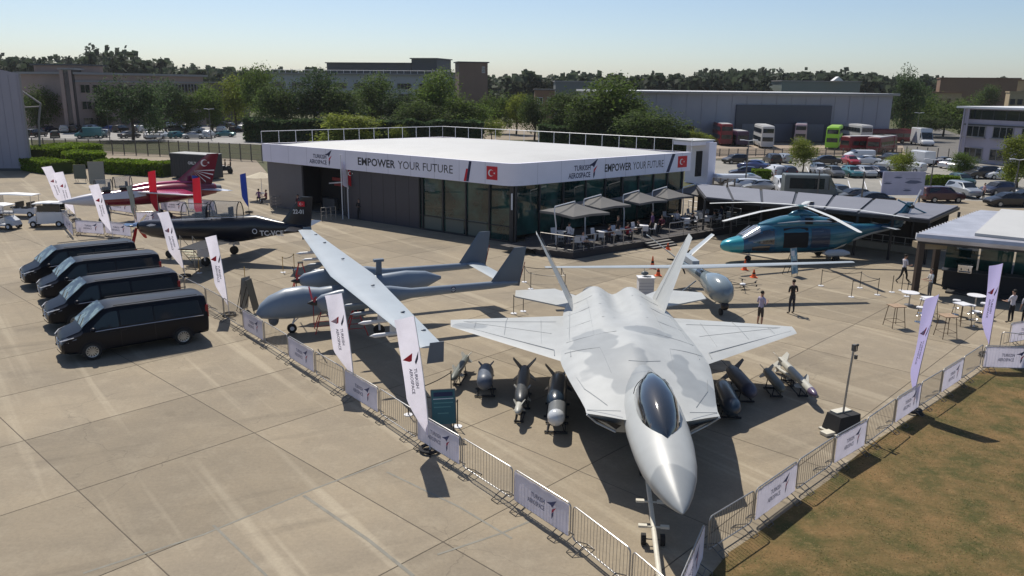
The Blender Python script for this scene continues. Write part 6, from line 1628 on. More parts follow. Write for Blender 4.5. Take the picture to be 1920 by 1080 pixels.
mb = MB(); mb.sharp = 60; mb.loft([esec(x, hw + .012, zt + .012, zm, zb - .012, 26, 2.6, 2.3) for x, hw, zt, zm, zb in HS[:4]], caps=False); part('nose_cone', mb, m_hn, he)
mb = MB(); mb.sharp = 60
mb.loft([esec(x, hw, zt, zm, zm - .3, 18, 2.4) for x, hw, zt, zm in [(4.1, .2, 2.75, 2.6), (3.4, .6, 2.98, 2.6), (2.4, .72, 3.25, 2.65), (1.2, .74, 3.4, 2.7), (0, .74, 3.3, 2.7), (-1.2, .7, 3.1, 2.7), (-2.6, .5, 2.85, 2.65), (-3.4, .1, 2.68, 2.6)]]); part('engine_cowl', mb, m_h, he)
mb = MB(); mb.sharp = 60; mb.loft([esec(1.9, .05, 3.35, 3.3, 3.2, 12), esec(1.5, .24, 3.62, 3.35, 3.2, 12), esec(.9, .28, 3.78, 3.4, 3.2, 12), esec(.2, .24, 3.6, 3.35, 3.2, 12), esec(-.5, .05, 3.3, 3.25, 3.2, 12)]); part('mast_fairing', mb, m_h, he)
def hside(x, z, s, off=.015):
    for a, b_ in zip(HS[:-1], HS[1:]):
        if b_[0] <= x <= a[0]: t = (x - b_[0]) / (a[0] - b_[0]); r = [lerp(q, p_, t) for p_, q in zip(a, b_)]; break
    _, hw, zt, zm, zb = r; q = 2.6 if z > zm else 2.3; f = min(.999, abs(z - zm) / ((zt - zm) if z > zm else (zm - zb)))
    return s * (hw * (1 - f ** q) ** (1 / q) + off)
def hpanel(name, poly, m, sides=(1, -1), off=.015, nz_=4, parent=he):
    """panel following the side skin; poly as columns (x, z0, z1)"""
    for s in sides:
        q = MB(); q.sharp = 60; rows = []
        for x, z0, z1 in poly: rows.append([(x, hside(x, lerp(z0, z1, k / nz_), s, off), lerp(z0, z1, k / nz_)) for k in range(nz_ + 1)])
        q.loft(rows, ring=False, caps=False); part(name, q, m, parent)
m_hgl = mat('cockpit_glass', (.02, .022, .03), .05, spec=1, coat=1.)
hpanel('cockpit_side_window', [(5.2, 1.62, 1.78), (4.7, 1.5, 2.05), (4.1, 1.42, 2.35), (3.3, 1.40, 2.5)], m_hgl)
hpanel('lower_window', [(4.9, .95, 1.2), (4.3, .9, 1.3), (3.6, .9, 1.32)], m_hgl)
hpanel('open_side_door', [(2.6, .78, 2.5), (1.8, .74, 2.55), (1.0, .72, 2.55), (.7, .72, 2.52)], M_['interior'], (1,), .02)
hpanel('cabin_window', [(2.5, 1.5, 2.35), (1.0, 1.5, 2.35)], m_hgl, (-1,))
hpanel('rear_cabin_window', [(.4, 1.5, 2.3), (-.5, 1.5, 2.3)], m_hgl)
hpanel('sliding_door', [(.45, .74, 2.48), (-.4, .74, 2.48), (-1.0, .82, 2.4)], mat('door_dark_blue', (.01, .03, .07), .3, coat=.5), (1,), .035)
hpanel('lower_stripe', [(2.4, .60, .72), (0, .60, .72), (-1.4, .68, .9), (-2.4, .92, 1.25), (-3.4, 1.4, 1.7), (-4.8, 1.85, 2.05), (-6.2, 2.08, 2.25)], m_hg)
# windscreen over the nose top, two panes
for s in (1, -1):
    q = MB(); q.sharp = 60; rows = []
    for x in (5.35, 5.0, 4.6, 4.25):
        for a, b_ in zip(HS[:-1], HS[1:]):
            if b_[0] <= x <= a[0]: t = (x - b_[0]) / (a[0] - b_[0]); r = [lerp(e, f, t) for f, e in zip(a, b_)]
        _, hw, zt, zm, zb = r; row = []
        for k in range(6):
            f = lerp(.05, .80, k / 5); row.append((x + .02, s * f * hw, zm + (zt - zm) * (1 - f ** 2.6) ** (1 / 2.6) + .02))
        rows.append(row)
    q.loft(rows, ring=False, caps=False); part('windscreen', q, mat('pale_glass', (.22, .24, .30), .06, spec=1, coat=1., noise=(3, .3)), he)
    q = MB(); q.tube([(5.45, s * .62, 1.75), (4.9, s * .78, 2.12), (4.35, s * .86, 2.45)], .03, 5); q.tube([(5.5, .0, 1.90), (4.9, .0, 2.24), (4.2, .0, 2.66)], .03, 5); part('windscreen_frame', q, m_hg, he)
# cowl stripe, hub, blades, tail
q = MB(); q.sharp = 60
for s in (1, -1):
    q.tube([(3.0, s * .7, 2.86), (1.0, s * .76, 3.0), (-1.2, s * .72, 2.93), (-3.0, s * .45, 2.72)], [.02, .06, .06, .02], 6)
part('cowl_stripe', q, m_hg, he)
q = MB()
for s in (1, -1): q.cyl((-.9, s * .55, 2.95), (-1.5, s * .75, 3.05), .16, 12, 1); q.box(.3, .9, s * .70 - .04, s * .70 + .04, 2.75, 3.2, 1)
part('engine_exhaust', q, [m_h, M_['interior']], he)
q = MB(); q.cyl((.9, 0, 3.7), (.9, 0, 4.05), .14, 12); q.cyl((.9, 0, 3.95), (.9, 0, 4.02), .42, 16); part('rotor_hub', q, mat('hub_teal', (.05, .14, .15), .4), he)
for k in range(5):
    a = math.radians(208 + 72 * k) - 3.308; c, s = math.cos(a), math.sin(a); q = MB(); q.sharp = 30; secs = []
    for r, ww, z in ((.3, .08, 4.0), (1.0, .10, 4.0), (1.25, .19, 3.99), (4.0, .19, 3.82), (6.6, .19, 3.48), (7.3, .16, 3.38), (7.45, .06, 3.36)):
        secs.append([(.9 + c * r - s * w_, s * r + c * w_, z + dz) for w_, dz in ((-ww, 0), (0, .035), (ww, 0), (0, -.02))])
    q.loft(secs); part('rotor_blade', q, mat('blade_white', (.62, .63, .62), .4), he)
q = MB(); q.sharp = 30; wingmb(q, (-6.0, 0, 2.4), (-7.3, 0, 2.3), (-7.5, 0, 4.15), (-8.1, 0, 4.15), .26, .14, up=(0, 1, 0)); part('tail_fin', q, m_h, he)
for s in (-1, 1):
    q = MB(); q.sharp = 30; wingmb(q, (-5.4, s * .15, 2.42), (-6.1, s * .15, 2.42), (-5.7, s * 1.65, 2.42), (-6.1, s * 1.65, 2.42), .1, .05); part('tailplane', q, m_hg, he)
for k in range(4):
    a = .4 + k * PI / 2; q = MB(); q.tube([(-7.75, .3, 3.85), (-7.75 + math.cos(a) * 1.35, .3, 3.85 + math.sin(a) * 1.35)], [.05, .06], 6); part('tail_rotor_blade', q, M_['white'] if k % 2 else m_h, he)
q = MB(); q.cyl((-7.75, .1, 3.85), (-7.75, .36, 3.85), .14, 12); part('tail_rotor_hub', q, M_['black'], he)
for s in (-1, 1):
    q = MB(); q.sharp = 60; q.loft([esec(x, .2, .75 + h, .62, .62 - h, 10, cy=s * 1.15) for x, h in ((-.6, .04), (-.9, .22), (-2.0, .22), (-2.5, .04))]); part('sponson', q, m_hg, he)
    q = MB(); q.cyl((-1.5, s * 1.12, .27), (-1.5, s * 1.3, .27), .27, 14); part('main_wheel', q, M_['rubber'], he)
q = MB(); q.tube([(4.6, 0, .7), (4.7, 0, .25)], .05, 6, 1); q.cyl((4.7, -.12, .2), (4.7, .12, .2), .2, 14); part('nose_gear', q, [M_['rubber'], M_['white']], he)

# ===== black tandem trainer with propeller
hk = thing('propeller_trainer', 'black tandem propeller trainer with open canopies and white lettering', 'aircraft', (-18.92, 51.30, 0), 2.996); hk.scale = (1.13,) * 3
m_hk = mat('glossy_black_paint', (.006, .007, .014), .3, coat=.25)
mb = MB(); mb.sharp = 60
HKS = [(5.15, .12, 1.98, 1.85, 1.7), (4.95, .30, 2.12, 1.8, 1.4), (4.3, .42, 2.2, 1.75, 1.2), (3.2, .50, 2.28, 1.75, 1.1), (2.2, .52, 2.35, 1.8, 1.08), (.5, .54, 2.48, 1.85, 1.08), (-1.2, .52, 2.62, 1.85, 1.15), (-2.2, .44, 2.7, 1.95, 1.35), (-3.6, .28, 2.4, 2.0, 1.65), (-5.2, .12, 2.2, 2.05, 1.9)]
mb.loft([esec(x, hw, zt, zm, zb, 22, 2.3) for x, hw, zt, zm, zb in HKS]); part('fuselage', mb, m_hk, hk)
for s in (-1, 1):
    mb = MB(); mb.sharp = 25; wingmb(mb, (.9, s * .4, 1.25), (-1.25, s * .4, 1.25), (.05, s * 4.6, 1.55), (-1.05, s * 4.6, 1.55), .22, .08, nseg=2); part('wing', mb, mat('wing_dark_grey', (.014, .016, .022), .6, spec=.15), hk)
    mb = MB(); mb.sharp = 25; wingmb(mb, (-4.2, s * .1, 2.15), (-5.3, s * .1, 2.15), (-4.6, s * 1.9, 2.2), (-5.3, s * 1.9, 2.2), .1, .05); part('tailplane', mb, m_hk, hk)
    mb = MB(); mb.tube([(.3, s * 1.6, 1.3), (.2, s * 1.7, .3)], .06, 8); mb.box(-.1, .6, s * 1.78, s * 1.80, .55, 1.2); part('main_gear_leg', mb, M_['white'], hk)
    mb = MB(); mb.cyl((.2, s * 1.65 - .08, .25), (.2, s * 1.65 + .08, .25), .25, 14); part('main_wheel', mb, M_['rubber'], hk)
mb = MB(); mb.sharp = 30; wingmb(mb, (-3.6, 0, 2.3), (-5.4, 0, 2.1), (-4.9, 0, 3.85), (-5.6, 0, 3.85), .14, .07, up=(0, 1, 0)); part('tail_fin', mb, m_hk, hk)
mb = MB(); mb.sharp = 60; mb.loft([esec(5.15, .22, 2.05, 1.83, 1.6, 14), esec(5.4, .18, 2.0, 1.83, 1.65, 14), esec(5.75, .02, 1.85, 1.83, 1.81, 14)]); part('spinner', mb, M_['chrome'], hk)
for k in range(5):
    a = .2 + k * 2 * PI / 5; c, s = math.cos(a), math.sin(a); mb = MB()
    mb.loft([[(5.25 + dx, c * r - s * w_, 1.83 + s * r + c * w_) for dx, w_ in ((0, -ww), (.04, 0), (.07, ww), (.02, 0))] for r, ww in ((.1, .05), (.5, .11), (1.0, .10), (1.2, .03))]); part('propeller_blade', mb, M_['redpaint'] if k in (3, 4) else M_['chrome'], hk)
mb = MB(); mb.tube([(3.3, .0, 1.2), (3.4, 0, .3)], .05, 6); mb.cyl((3.4, -.07, .22), (3.4, .07, .22), .22, 14, 1); part('nose_gear', mb, [M_['white'], M_['rubber']], hk)
# open canopy: two framed transparencies hinged up
def open_canopy(par, x0, x1, z0, tilt, hw=.42, h=.55, name='canopy'):
    q = MB(); n = 7; rows = []
    for x in (x0, (x0 + x1) / 2, x1): rows.append([(x, hw * math.cos(PI * k / n) , z0 + h * math.sin(PI * k / n)) for k in range(n + 1)])
    q.loft(rows, ring=False, caps=False)
    o = part(name, q, mat('clear_canopy', (.55, .58, .6), .03, alpha=.22, spec=1.), par, smooth=True)
    q = MB()
    for x in (x0, x1): q.tube([(x, hw * math.cos(PI * k / n), z0 + h * math.sin(PI * k / n)) for k in range(n + 1)], .03, 5)
    q.tube([(x0, hw, z0), (x1, hw, z0)], .03, 5); q.tube([(x0, -hw, z0), (x1, -hw, z0)], .03, 5); q.tube([(x0, 0, z0 + h), (x1, 0, z0 + h)], .02, 5)
    part('canopy_frame', q, M_['black'], o)
    return o
open_canopy(hk, 2.2, .7, 2.45, 0, .42, .8); open_canopy(hk, .45, -1.2, 2.6, 0, .42, .85)
mb = MB()
for x in (1.2, -.4): mb.cbox(x, 0, 2.5, .5, .55, .5); mb.cbox(x - .25, 0, 2.85, .12, .4, .55)
part('ejection_seat', mb, M_['blackm'], hk)
mb = MB(); mb.add([(2.1, .56, 2.33), (.3, .58, 2.44), (.3, .6, 2.49), (2.1, .57, 2.38)], [(0, 1, 2, 3)]); mb.tube([(2.2, .5, 2.4), (.4, .52, 2.52), (-1.2, .5, 2.62)], .018, 5); part('cockpit_sill', mb, M_['white'], hk)
mb = MB(); mb.text('TC-VCE', (-2.55, .47, 1.62), (-1, -.13, .02), (0, .1, 1), .30, 0, True, width=1.35); 
n = 18; mb.tube([(-2.25 + .13 * math.cos(2 * PI * k / n), .49, 1.86 + .13 * math.sin(2 * PI * k / n)) for k in range(n)], .022, 4, closed=True)
mb.text('22-01', (-4.45, .14, 2.9), (-1, 0, 0), (0, 0, 1), .24, 0, True, width=.62)
mb.poly2([(0, .02), (.3, .14), (.62, .10), (.5, .03), (.2, -.02)], (4.4, .45, 1.92), (-1, 0, 0), (0, 0, 1))
part('lettering', mb, M_['white'], hk, smooth=False)
mb = MB(); crescent_flag(mb, (-4.95, .13, 3.45), (-1, 0, 0), (0, 0, 1), .4, .28, nrm=(0, 1, 0)); part('flag_print', mb, [m_flag, m_fw], hk, smooth=False)
# steps beside it
p = spot(362, 498); o = thing('boarding_steps', 'small pale boarding steps beside the black propeller trainer', 'steps', (p.x, p.y, 0), 2.996 + PI / 2)
for k in range(4):
    q = MB(); q.cbox(-.5 + k * .28, 0, .25 + k * .25, .3, .8, .04); part('tread', q, mat('pale_yellow_metal', (.5, .48, .34), .5), o, smooth=False)
q = MB()
for s in (-1, 1):
    q.tube([(-.7, s * .42, 0), (.5, s * .42, 1.1)], .025, 5); q.tube([(.5, s * .42, 0), (.5, s * .42, 2.0)], .025, 5); q.tube([(-.7, s * .42, .9), (.5, s * .42, 2.0)], .02, 5); q.tube([(-.7, s * .42, 0), (-.7, s * .42, .9)], .02, 5)
part('rail', q, M_['steel'], o)

# ===== red and white jet trainer
hj = thing('jet_trainer', 'crimson and white jet trainer with crescent on its tall fin', 'aircraft', (-30.9, 67.4, 0), 3.86); hj.scale = (1.02,) * 3
m_hj = mat('crimson_gloss', (.20, .008, .025), .22, coat=.7); m_hjw = mat('jet_white', (.62, .60, .64), .25, coat=.5); m_hjp = mat('magenta_red', (.46, .02, .11), .22, coat=.7)
JS = [(6.6, .03, 1.95, 1.9, 1.85), (6.0, .2, 2.1, 1.9, 1.7), (5.0, .38, 2.3, 1.9, 1.5), (4.0, .5, 2.45, 1.9, 1.35), (2.6, .6, 2.5, 1.95, 1.25), (1.4, .85, 2.62, 2.0, 1.2), (0, 1.0, 2.8, 2.05, 1.2), (-2.0, 1.0, 2.85, 2.05, 1.25), (-4.0, .8, 2.75, 2.1, 1.4), (-5.6, .55, 2.55, 2.1, 1.65)]
mb = MB(); mb.sharp = 60; mb.loft([esec(x, hw, zt, zm, zb, 22, 2.4) for x, hw, zt, zm, zb in JS[3:]]); part('fuselage', mb, m_hj, hj)
mb = MB(); mb.sharp = 60; mb.loft([esec(x, hw, zt, zm, zb, 22, 2.4) for x, hw, zt, zm, zb in JS[:4]]); mb.tube([(6.5, 0, 1.9), (7.3, 0, 1.9)], .02, 5); part('nose_cone', mb, m_hjw, hj)
mb = MB(); mb.sharp = 60
for s in (1, -1): mb.loft([[(4.0, s * .52, 1.9), (4.0, s * .5, 2.3), (4.0, s * .5, 2.31)], [(1.6, s * .86, 1.9), (1.6, s * .76, 2.48), (1.6, s * .75, 2.49)], [(.4, s * 1.01, 2.05), (.4, s * .9, 2.4), (.4, s * .89, 2.41)]], ring=False, caps=False)
part('white_flash', mb, m_hjw, hj)
mb = MB(); mb.sharp = 60; mb.loft([esec(x, hw, zt, zt - .2, zt - .4, 12) for x, hw, zt in ((1.2, .3, 2.85), (.2, .4, 3.0), (-2.4, .3, 3.0), (-4.4, .12, 2.85))]); part('dorsal_spine', mb, m_hjp, hj)
mb = MB(); mb.sharp = 30; wingmb(mb, (-2.2, 0, 2.8), (-5.4, 0, 2.5), (-5.2, 0, 5.1), (-6.2, 0, 5.1), .2, .1, up=(0, 1, 0)); part('tail_fin', mb, m_hj, hj)
mb = MB(); mb_crescent(mb, Vector((-4.95, .12, 4.35)), Vector((-1, 0, 0)), Vector((0, 0, 1)), 1.15, 0)
for k in range(5):
    a = PI * (1.02 + k * .10); c = Vector((-3.9, .13, 3.75)); mb.add([tuple(c), (c.x + -1.75 * abs(math.cos(a)), .13, c.z - 1.0 * math.sin(a - PI) * 1.2 - .05), (c.x + -1.75 * abs(math.cos(a)), .13, c.z - 1.0 * math.sin(a - PI) * 1.2 + .06)], [(0, 1, 2)])
part('crescent_and_rays', mb, m_fw, hj, smooth=False)
for s in (-1, 1):
    mb = MB(); mb.sharp = 25; wingmb(mb, (1.0, s * .8, 2.35), (-2.6, s * .8, 2.35), (-1.7, s * 4.6, 2.3), (-2.6, s * 4.6, 2.3), .18, .07, nseg=2); part('wing', mb, m_hjp, hj)
    mb = MB(); mb.tube([(1.0, s * .8, 2.35), (-1.7, s * 4.62, 2.3), (-2.6, s * 4.62, 2.3)], .06, 6); part('wing_edge', mb, m_hjw, hj)
    mb = MB(); mb.sharp = 25; wingmb(mb, (-3.9, s * .5, 2.15), (-5.8, s * .5, 2.15), (-5.8, s * 2.4, 2.1), (-6.3, s * 2.4, 2.1), .12, .05); part('tailplane', mb, m_hjw, hj)
    mb = MB(); mb.tube([(-1.0, s * .8, 1.3), (-1.2, s * 1.1, .3)], .06, 6); mb.cyl((-1.2, s * 1.05, .28), (-1.2, s * 1.2, .28), .28, 14, 1); part('main_gear', mb, [M_['white'], M_['rubber']], hj)
    mb = MB(); mb.box(1.3, 1.5, s * .75 - .15, s * .75 + .15, 1.5, 2.2); part('intake', mb, M_['interior'], hj)
mb = MB(); mb.tube([(3.6, 0, 1.4), (3.7, 0, .3)], .05, 6); mb.cyl((3.7, -.07, .22), (3.7, .07, .22), .22, 14, 1); part('nose_gear', mb, [M_['white'], M_['rubber']], hj)
open_canopy(hj, 3.9, 2.7, 2.6, 0, .36, .85); open_canopy(hj, 2.5, 1.2, 2.75, 0, .38, .85)
mb = MB()
for x in (3.1, 1.8): mb.cbox(x, 0, 2.6, .5, .5, .5); mb.cbox(x - .25, 0, 2.95, .12, .36, .5)
part('ejection_seat', mb, M_['blackm'], hj)
mb = MB(); mb.sharp = 50; mb.loft([esec(-5.5, .5, 2.5, 2.1, 1.7, 16), esec(-6.1, .38, 2.4, 2.1, 1.8, 16)]); part('nozzle', mb, MATS['nozzle_metal'], hj)

# ===== stores laid out on trolleys round the fighter
def munition(px0, px1, r, col, label, nose=.3, fins=4, finr=None, z=None, wings=False, nosem=None, group='bombs and missiles laid out by the fighter', tailm=None, h=.55):
    """body from tail pixel to nose pixel, held on a low trolley"""
    a, b_ = spot(*px0, h), spot(*px1, h); d = b_ - a; L = d.length; c = (a + b_) / 2
    o = thing('munition', label, 'munition', (c.x, c.y, 0), math.atan2(d.y, d.x), group)
    hl = L / 2; q = MB(); q.sharp = 50
    prof = [(-hl, r * .5), (-hl * .9, r * .8), (-hl * .55, r), (hl * (1 - nose * 1.2), r)]
    q.loft([esec(x, rr, h + rr, h, h - rr, 16) for x, rr in prof]); part('casing', q, col, o)
    q = MB(); q.sharp = 50; q.loft([esec(lerp(hl * (1 - nose * 1.2), hl, t), r * math.sqrt(max(.0004, 1 - t * t)), h + r * math.sqrt(max(.0004, 1 - t * t)), h, h - r * math.sqrt(max(.0004, 1 - t * t)), 16) for t in (0, .3, .6, .8, .93, 1)]); part('nose', q, nosem or col, o)
    fr = finr or r * 2.1
    for k in range(fins):
        an_ = PI / 4 + k * 2 * PI / fins; c_, s_ = math.cos(an_), math.sin(an_); q = MB(); 
        q.plate([(-hl * .68, c_ * r * .8, h + s_ * r * .8), (-hl * .86, c_ * fr, h + s_ * fr), (-hl * 1.0, c_ * fr, h + s_ * fr), (-hl * .98, c_ * r * .5, h + s_ * r * .5)], .02); part('fin', q, tailm or col, o, smooth=False)
    if wings:
        for k in range(4):
            an_ = PI / 4 + k * PI / 2; c_, s_ = math.cos(an_), math.sin(an_); q = MB(); q.plate([(hl * .5, c_ * r, h + s_ * r), (hl * .3, c_ * r * 2.2, h + s_ * r * 2.2), (hl * .2, c_ * r * 2.2, h + s_ * r * 2.2), (hl * .22, c_ * r, h + s_ * r)], .015); part('strake', q, tailm or col, o, smooth=False)
    q = MB()
    for x in (-hl * .4, hl * .4):
        q.cbox(x, 0, .06, .08, r * 2.6, .05); q.tube([(x, -r * .9, .07), (x, -r * .6, h - r * .7)], .02, 5); q.tube([(x, r * .9, .07), (x, r * .6, h - r * .7)], .02, 5)
    for s in (-1, 1): q.tube([(-hl * .45, s * r, .06), (hl * .45, s * r, .06)], .02, 5)
    part('cradle', q, M_['blackm'], o)
    return o
mgd = mat('munition_dark_grey', (.05, .055, .06), .4); mgb = mat('munition_blue_black', (.02, .035, .055), .3, coat=.3); mgl = mat('munition_pale', (.42, .41, .36), .45); mgg = mat('munition_olive_grey', (.13, .14, .12), .5)
munition((876, 668), (848, 712), .14, mgg, 'slim grey missile with pale fins, leftmost by the barrier', tailm=mgl, wings=True)
munition((912, 690), (908, 722), .30, mat('munition_slate', (.10, .12, .16), .45), 'short slate blue finned bomb, second from the left', finr=.42, h=.7)
munition((984, 690), (976, 755), .24, mgd, 'dark brown grey bomb with two tall tail fins, third from the left', finr=.62, h=.7)
munition((980, 735), (970, 775), .13, mgl, 'small white guided missile in front of the dark finned bomb', wings=True, finr=.42, h=.6)
munition((1048, 706), (1042, 762), .34, mgb, 'fat blue black bomb nearest the left intake', nose=.34, h=.8)
munition((1046, 748), (1042, 790), .30, mat('pod_grey', (.14, .15, .16), .4), 'grey targeting pod with glassy white nose facing the camera', fins=0, nosem=mat('pod_glass', (.6, .62, .64), .12, coat=1.), h=.7)
munition((1370, 692), (1412, 740), .28, mat('munition_violet_grey', (.07, .07, .10), .4), 'dark violet grey bomb beneath the right wing root', finr=.62, h=.65)
munition((1352, 720), (1376, 772), .34, mgb, 'black rounded store tucked beside the right intake', fins=0, h=.6)
munition((1436, 694), (1468, 732), .18, mgg, 'olive grey missile with cream tail fins right of the violet bomb', tailm=mgl, finr=.36)
munition((1462, 672), (1530, 742), .15, mgl, 'long white missile with dark nose end, rightmost of the stores', wings=True, tailm=mgl, nosem=mat('missile_nose_violet', (.12, .09, .15), .3), nose=.2, finr=.40)
munition((1456, 690), (1500, 716), .07, mgl, 'thin pale rocket lying left of the long white missile', fins=4, finr=.16, h=.4)
# ---------------------------------------------------------------- crowd barriers
BL = 2.3
_bar = {}
def barrier_parts():
    if _bar: return
    q = MB(); x0, x1, z0, z1, r = .03, BL - .03, .17, 1.1, .12; pts = []
    for cx, cz, a0 in ((x1 - r, z1 - r, 0), (x0 + r, z1 - r, PI / 2), (x0 + r, z0 + r, PI), (x1 - r, z0 + r, 1.5 * PI)):
        for k in range(5): a = a0 + k * PI / 8; pts.append((cx + r * math.cos(a), 0, cz + r * math.sin(a)))
    q.tube(pts, .019, 8, closed=True); _bar['frame'] = q.mesh('frame', [M_['steel']])
    q = MB(); q.tube([(0, 0, z0), (0, 0, z1)], .007, 5); _bar['bar'] = q.mesh('bar', [M_['steel']])
    q = MB()
    q.tube([(-.13, 0, .2), (-.13, -.34, .015), (.13, -.34, .015), (.13, 0, .2)], .014, 5); q.tube([(-.13, 0, .2), (-.13, .34, .015), (.13, .34, .015), (.13, 0, .2)], .014, 5); q.tube([(-.13, -.17, .11), (.13, -.17, .11)], .012, 5)
    _bar['foot'] = q.mesh('foot', [M_['dsteel']])
    q = MB(); n = 12; rows = []
    for i in range(n + 1):
        x = lerp(.06, BL - .06, i / n); rows.append([(x, -.034 - .006 * math.sin(i * 2.1), z) for z in (.19, .5, .8, 1.075)])
    q.loft(rows, ring=False, caps=False)
    rows = [[(x, y + .004, z) for x, y, z in r_[::-1]] for r_ in rows]; q.loft(rows, ring=False, caps=False)
    q.sharp = 60; _bar['banner'] = q.mesh('banner', [mat('barrier_banner', (.86, .84, .90), .7, noise=(1.5, .06), trans=.6)])
    q = MB(); o = (BL * .70, -.046, .30); emblem(q, (o[0], o[1], .42), (1, 0, 0), (0, 0, 1), .55, 0, 1)
    q.text('TURKISH', (BL * .34, -.046, .66), (1, 0, 0), (0, 0, 1), .13, 2, True, width=.55); q.text('AEROSPACE', (BL * .28, -.046, .46), (1, 0, 0), (0, 0, 1), .13, 2, True, width=.68)
    _bar['print'] = q.mesh('lettering', [mat('navy_soft_print', (.06, .07, .16), .7), mat('red_soft_print', (.42, .03, .07), .7), mat('grey_soft_print', (.20, .21, .30), .7)], False)
def barrier(a, b_, banner, label, z=0., flip=False):
    barrier_parts(); a = Vector(a); b_ = Vector(b_)
    if flip: a, b_ = b_, a
    d = b_ - a; L = d.length; o = thing('crowd_barrier', label, 'barrier', (a.x, a.y, z), math.atan2(d.y, d.x), 'steel crowd barriers round the display'); o.scale = (L / BL * .985, 1, 1)
    link('frame', _bar['frame'], o); n = 18
    for k in range(1, n): link('bar', _bar['bar'], o, (BL * k / n, 0, 0))
    for x in (.38, BL - .38): link('foot', _bar['foot'], o, (x, 0, 0))
    if banner: bn = link('banner', _bar['banner'], o); link('lettering', _bar['print'], bn)
    return o
LF = [(305, 498), (345, 520), (385, 540), (418, 558), (455, 580), (494, 602), (540, 629), (590, 658), (646, 691), (711, 728), (782, 772), (866, 820), (964, 879), (1074, 947), (1186, 1032)]
LB = [0, 0, 0, 0, 1, 0, 1, 0, 1, 0, 1, 0, 1, 0]
LT = ['bare barrier farthest up the left line, behind the vans', 'bare barrier behind the rear of the second van', 'bare barrier at the tail of the nearest van', 'bare barrier holding the flag base right of the nearest van',
      'bannered barrier farthest back in the left line', 'bare barrier below the twin boom drone nose', 'second bannered barrier from the back of the left line', 'bare barrier left of the large white flag by the drone', 'third bannered barrier from the back of the left line, at the large flag foot', 'bare barrier between the two nearest white flags',
      'bannered barrier in front of the teal information board', 'bare barrier just right of the teal board barrier', 'nearest complete bannered barrier of the left line', 'bare curved topped barrier nearest the camera in the left line']
for i in range(len(LF) - 1): barrier(spot(*LF[i], 1.1).xy.to_3d(), spot(*LF[i + 1], 1.1).xy.to_3d(), LB[i], LT[i])
q_ = spot(1186, 1032, 1.1).xy.to_3d(); barrier(q_, q_ + Vector((1.0, -1.9, 0)), 0, 'barrier mostly cut off by the bottom frame edge left of the tow bar')
RF = [(1330, 970), (1417, 918), (1497, 863), (1567, 817), (1627, 784), (1682, 746), (1728.5, 717), (1769, 693), (1808, 669), (1845, 645)]
RB = [0, 1, 0, 1, 0, 1, 0, 1, 0]
RT = ['bare barrier nearest the fighter nose in the right line', 'nearest bannered barrier of the right line', 'bare barrier in the right line below the black pole base', 'bannered barrier just right of the black pole base', 'bare barrier between second and third banners of the right line',
      'bannered barrier at the foot of the leaning lilac flag', 'bare barrier just beyond the leaning lilac flag', 'farthest bannered barrier of the right diagonal line', 'bare barrier at the far corner of the right line']
for i in range(len(RF) - 1): barrier(spot(*RF[i], 1.1).xy.to_3d(), spot(*RF[i + 1], 1.1).xy.to_3d(), RB[i], RT[i])
a = spot(1322, 978, 1.1).xy.to_3d(); b_ = spot(1262, 1118, 1.1).xy.to_3d(); barrier(a, b_, 1, 'bannered barrier seen edge on at the bottom below the fighter nose', flip=True)
a = spot(1846, 648, 1.1).xy.to_3d(); barrier(a, a + Vector((2.2, -.12, 0)), 1, 'bannered barrier facing the camera at the right edge of the grass')
a = spot(1878, 622, 1.1).xy.to_3d(); barrier(a, a + Vector((2.1, -1.0, 0)), 0, 'bare barrier behind the right edge banner')
a = spot(1896, 606, 1.1).xy.to_3d(); barrier(a, a + Vector((2.0, .9, 0)), 1, 'bannered barrier angled beneath the bar pavilion at the right edge')
FLB = [((112, 392), (150, 412), 0, 'bare barrier behind the rightmost golf cart'), ((118, 400), (136, 420), 1, 'small bannered barrier beside the rightmost golf cart'), ((140, 412), (195, 416), 1, 'pale bannered barrier between the far left flags'), ((195, 414), (246, 420), 1, 'pale bannered barrier behind the farthest van'), ((250, 398), (300, 396), 1, 'pale bannered barrier left of the black trainer nose'), ((196, 372), (250, 380), 1, 'pale bannered barrier under the red jet nose'), ((300, 374), (350, 378), 1, 'pale bannered barrier between the two trainers, left'), ((352, 372), (404, 376), 1, 'pale bannered barrier between the two trainers, right')]
for a, b_, bn, lb in FLB: barrier(spot(*a, 1.1).xy.to_3d(), spot(*b_, 1.1).xy.to_3d(), bn, lb)
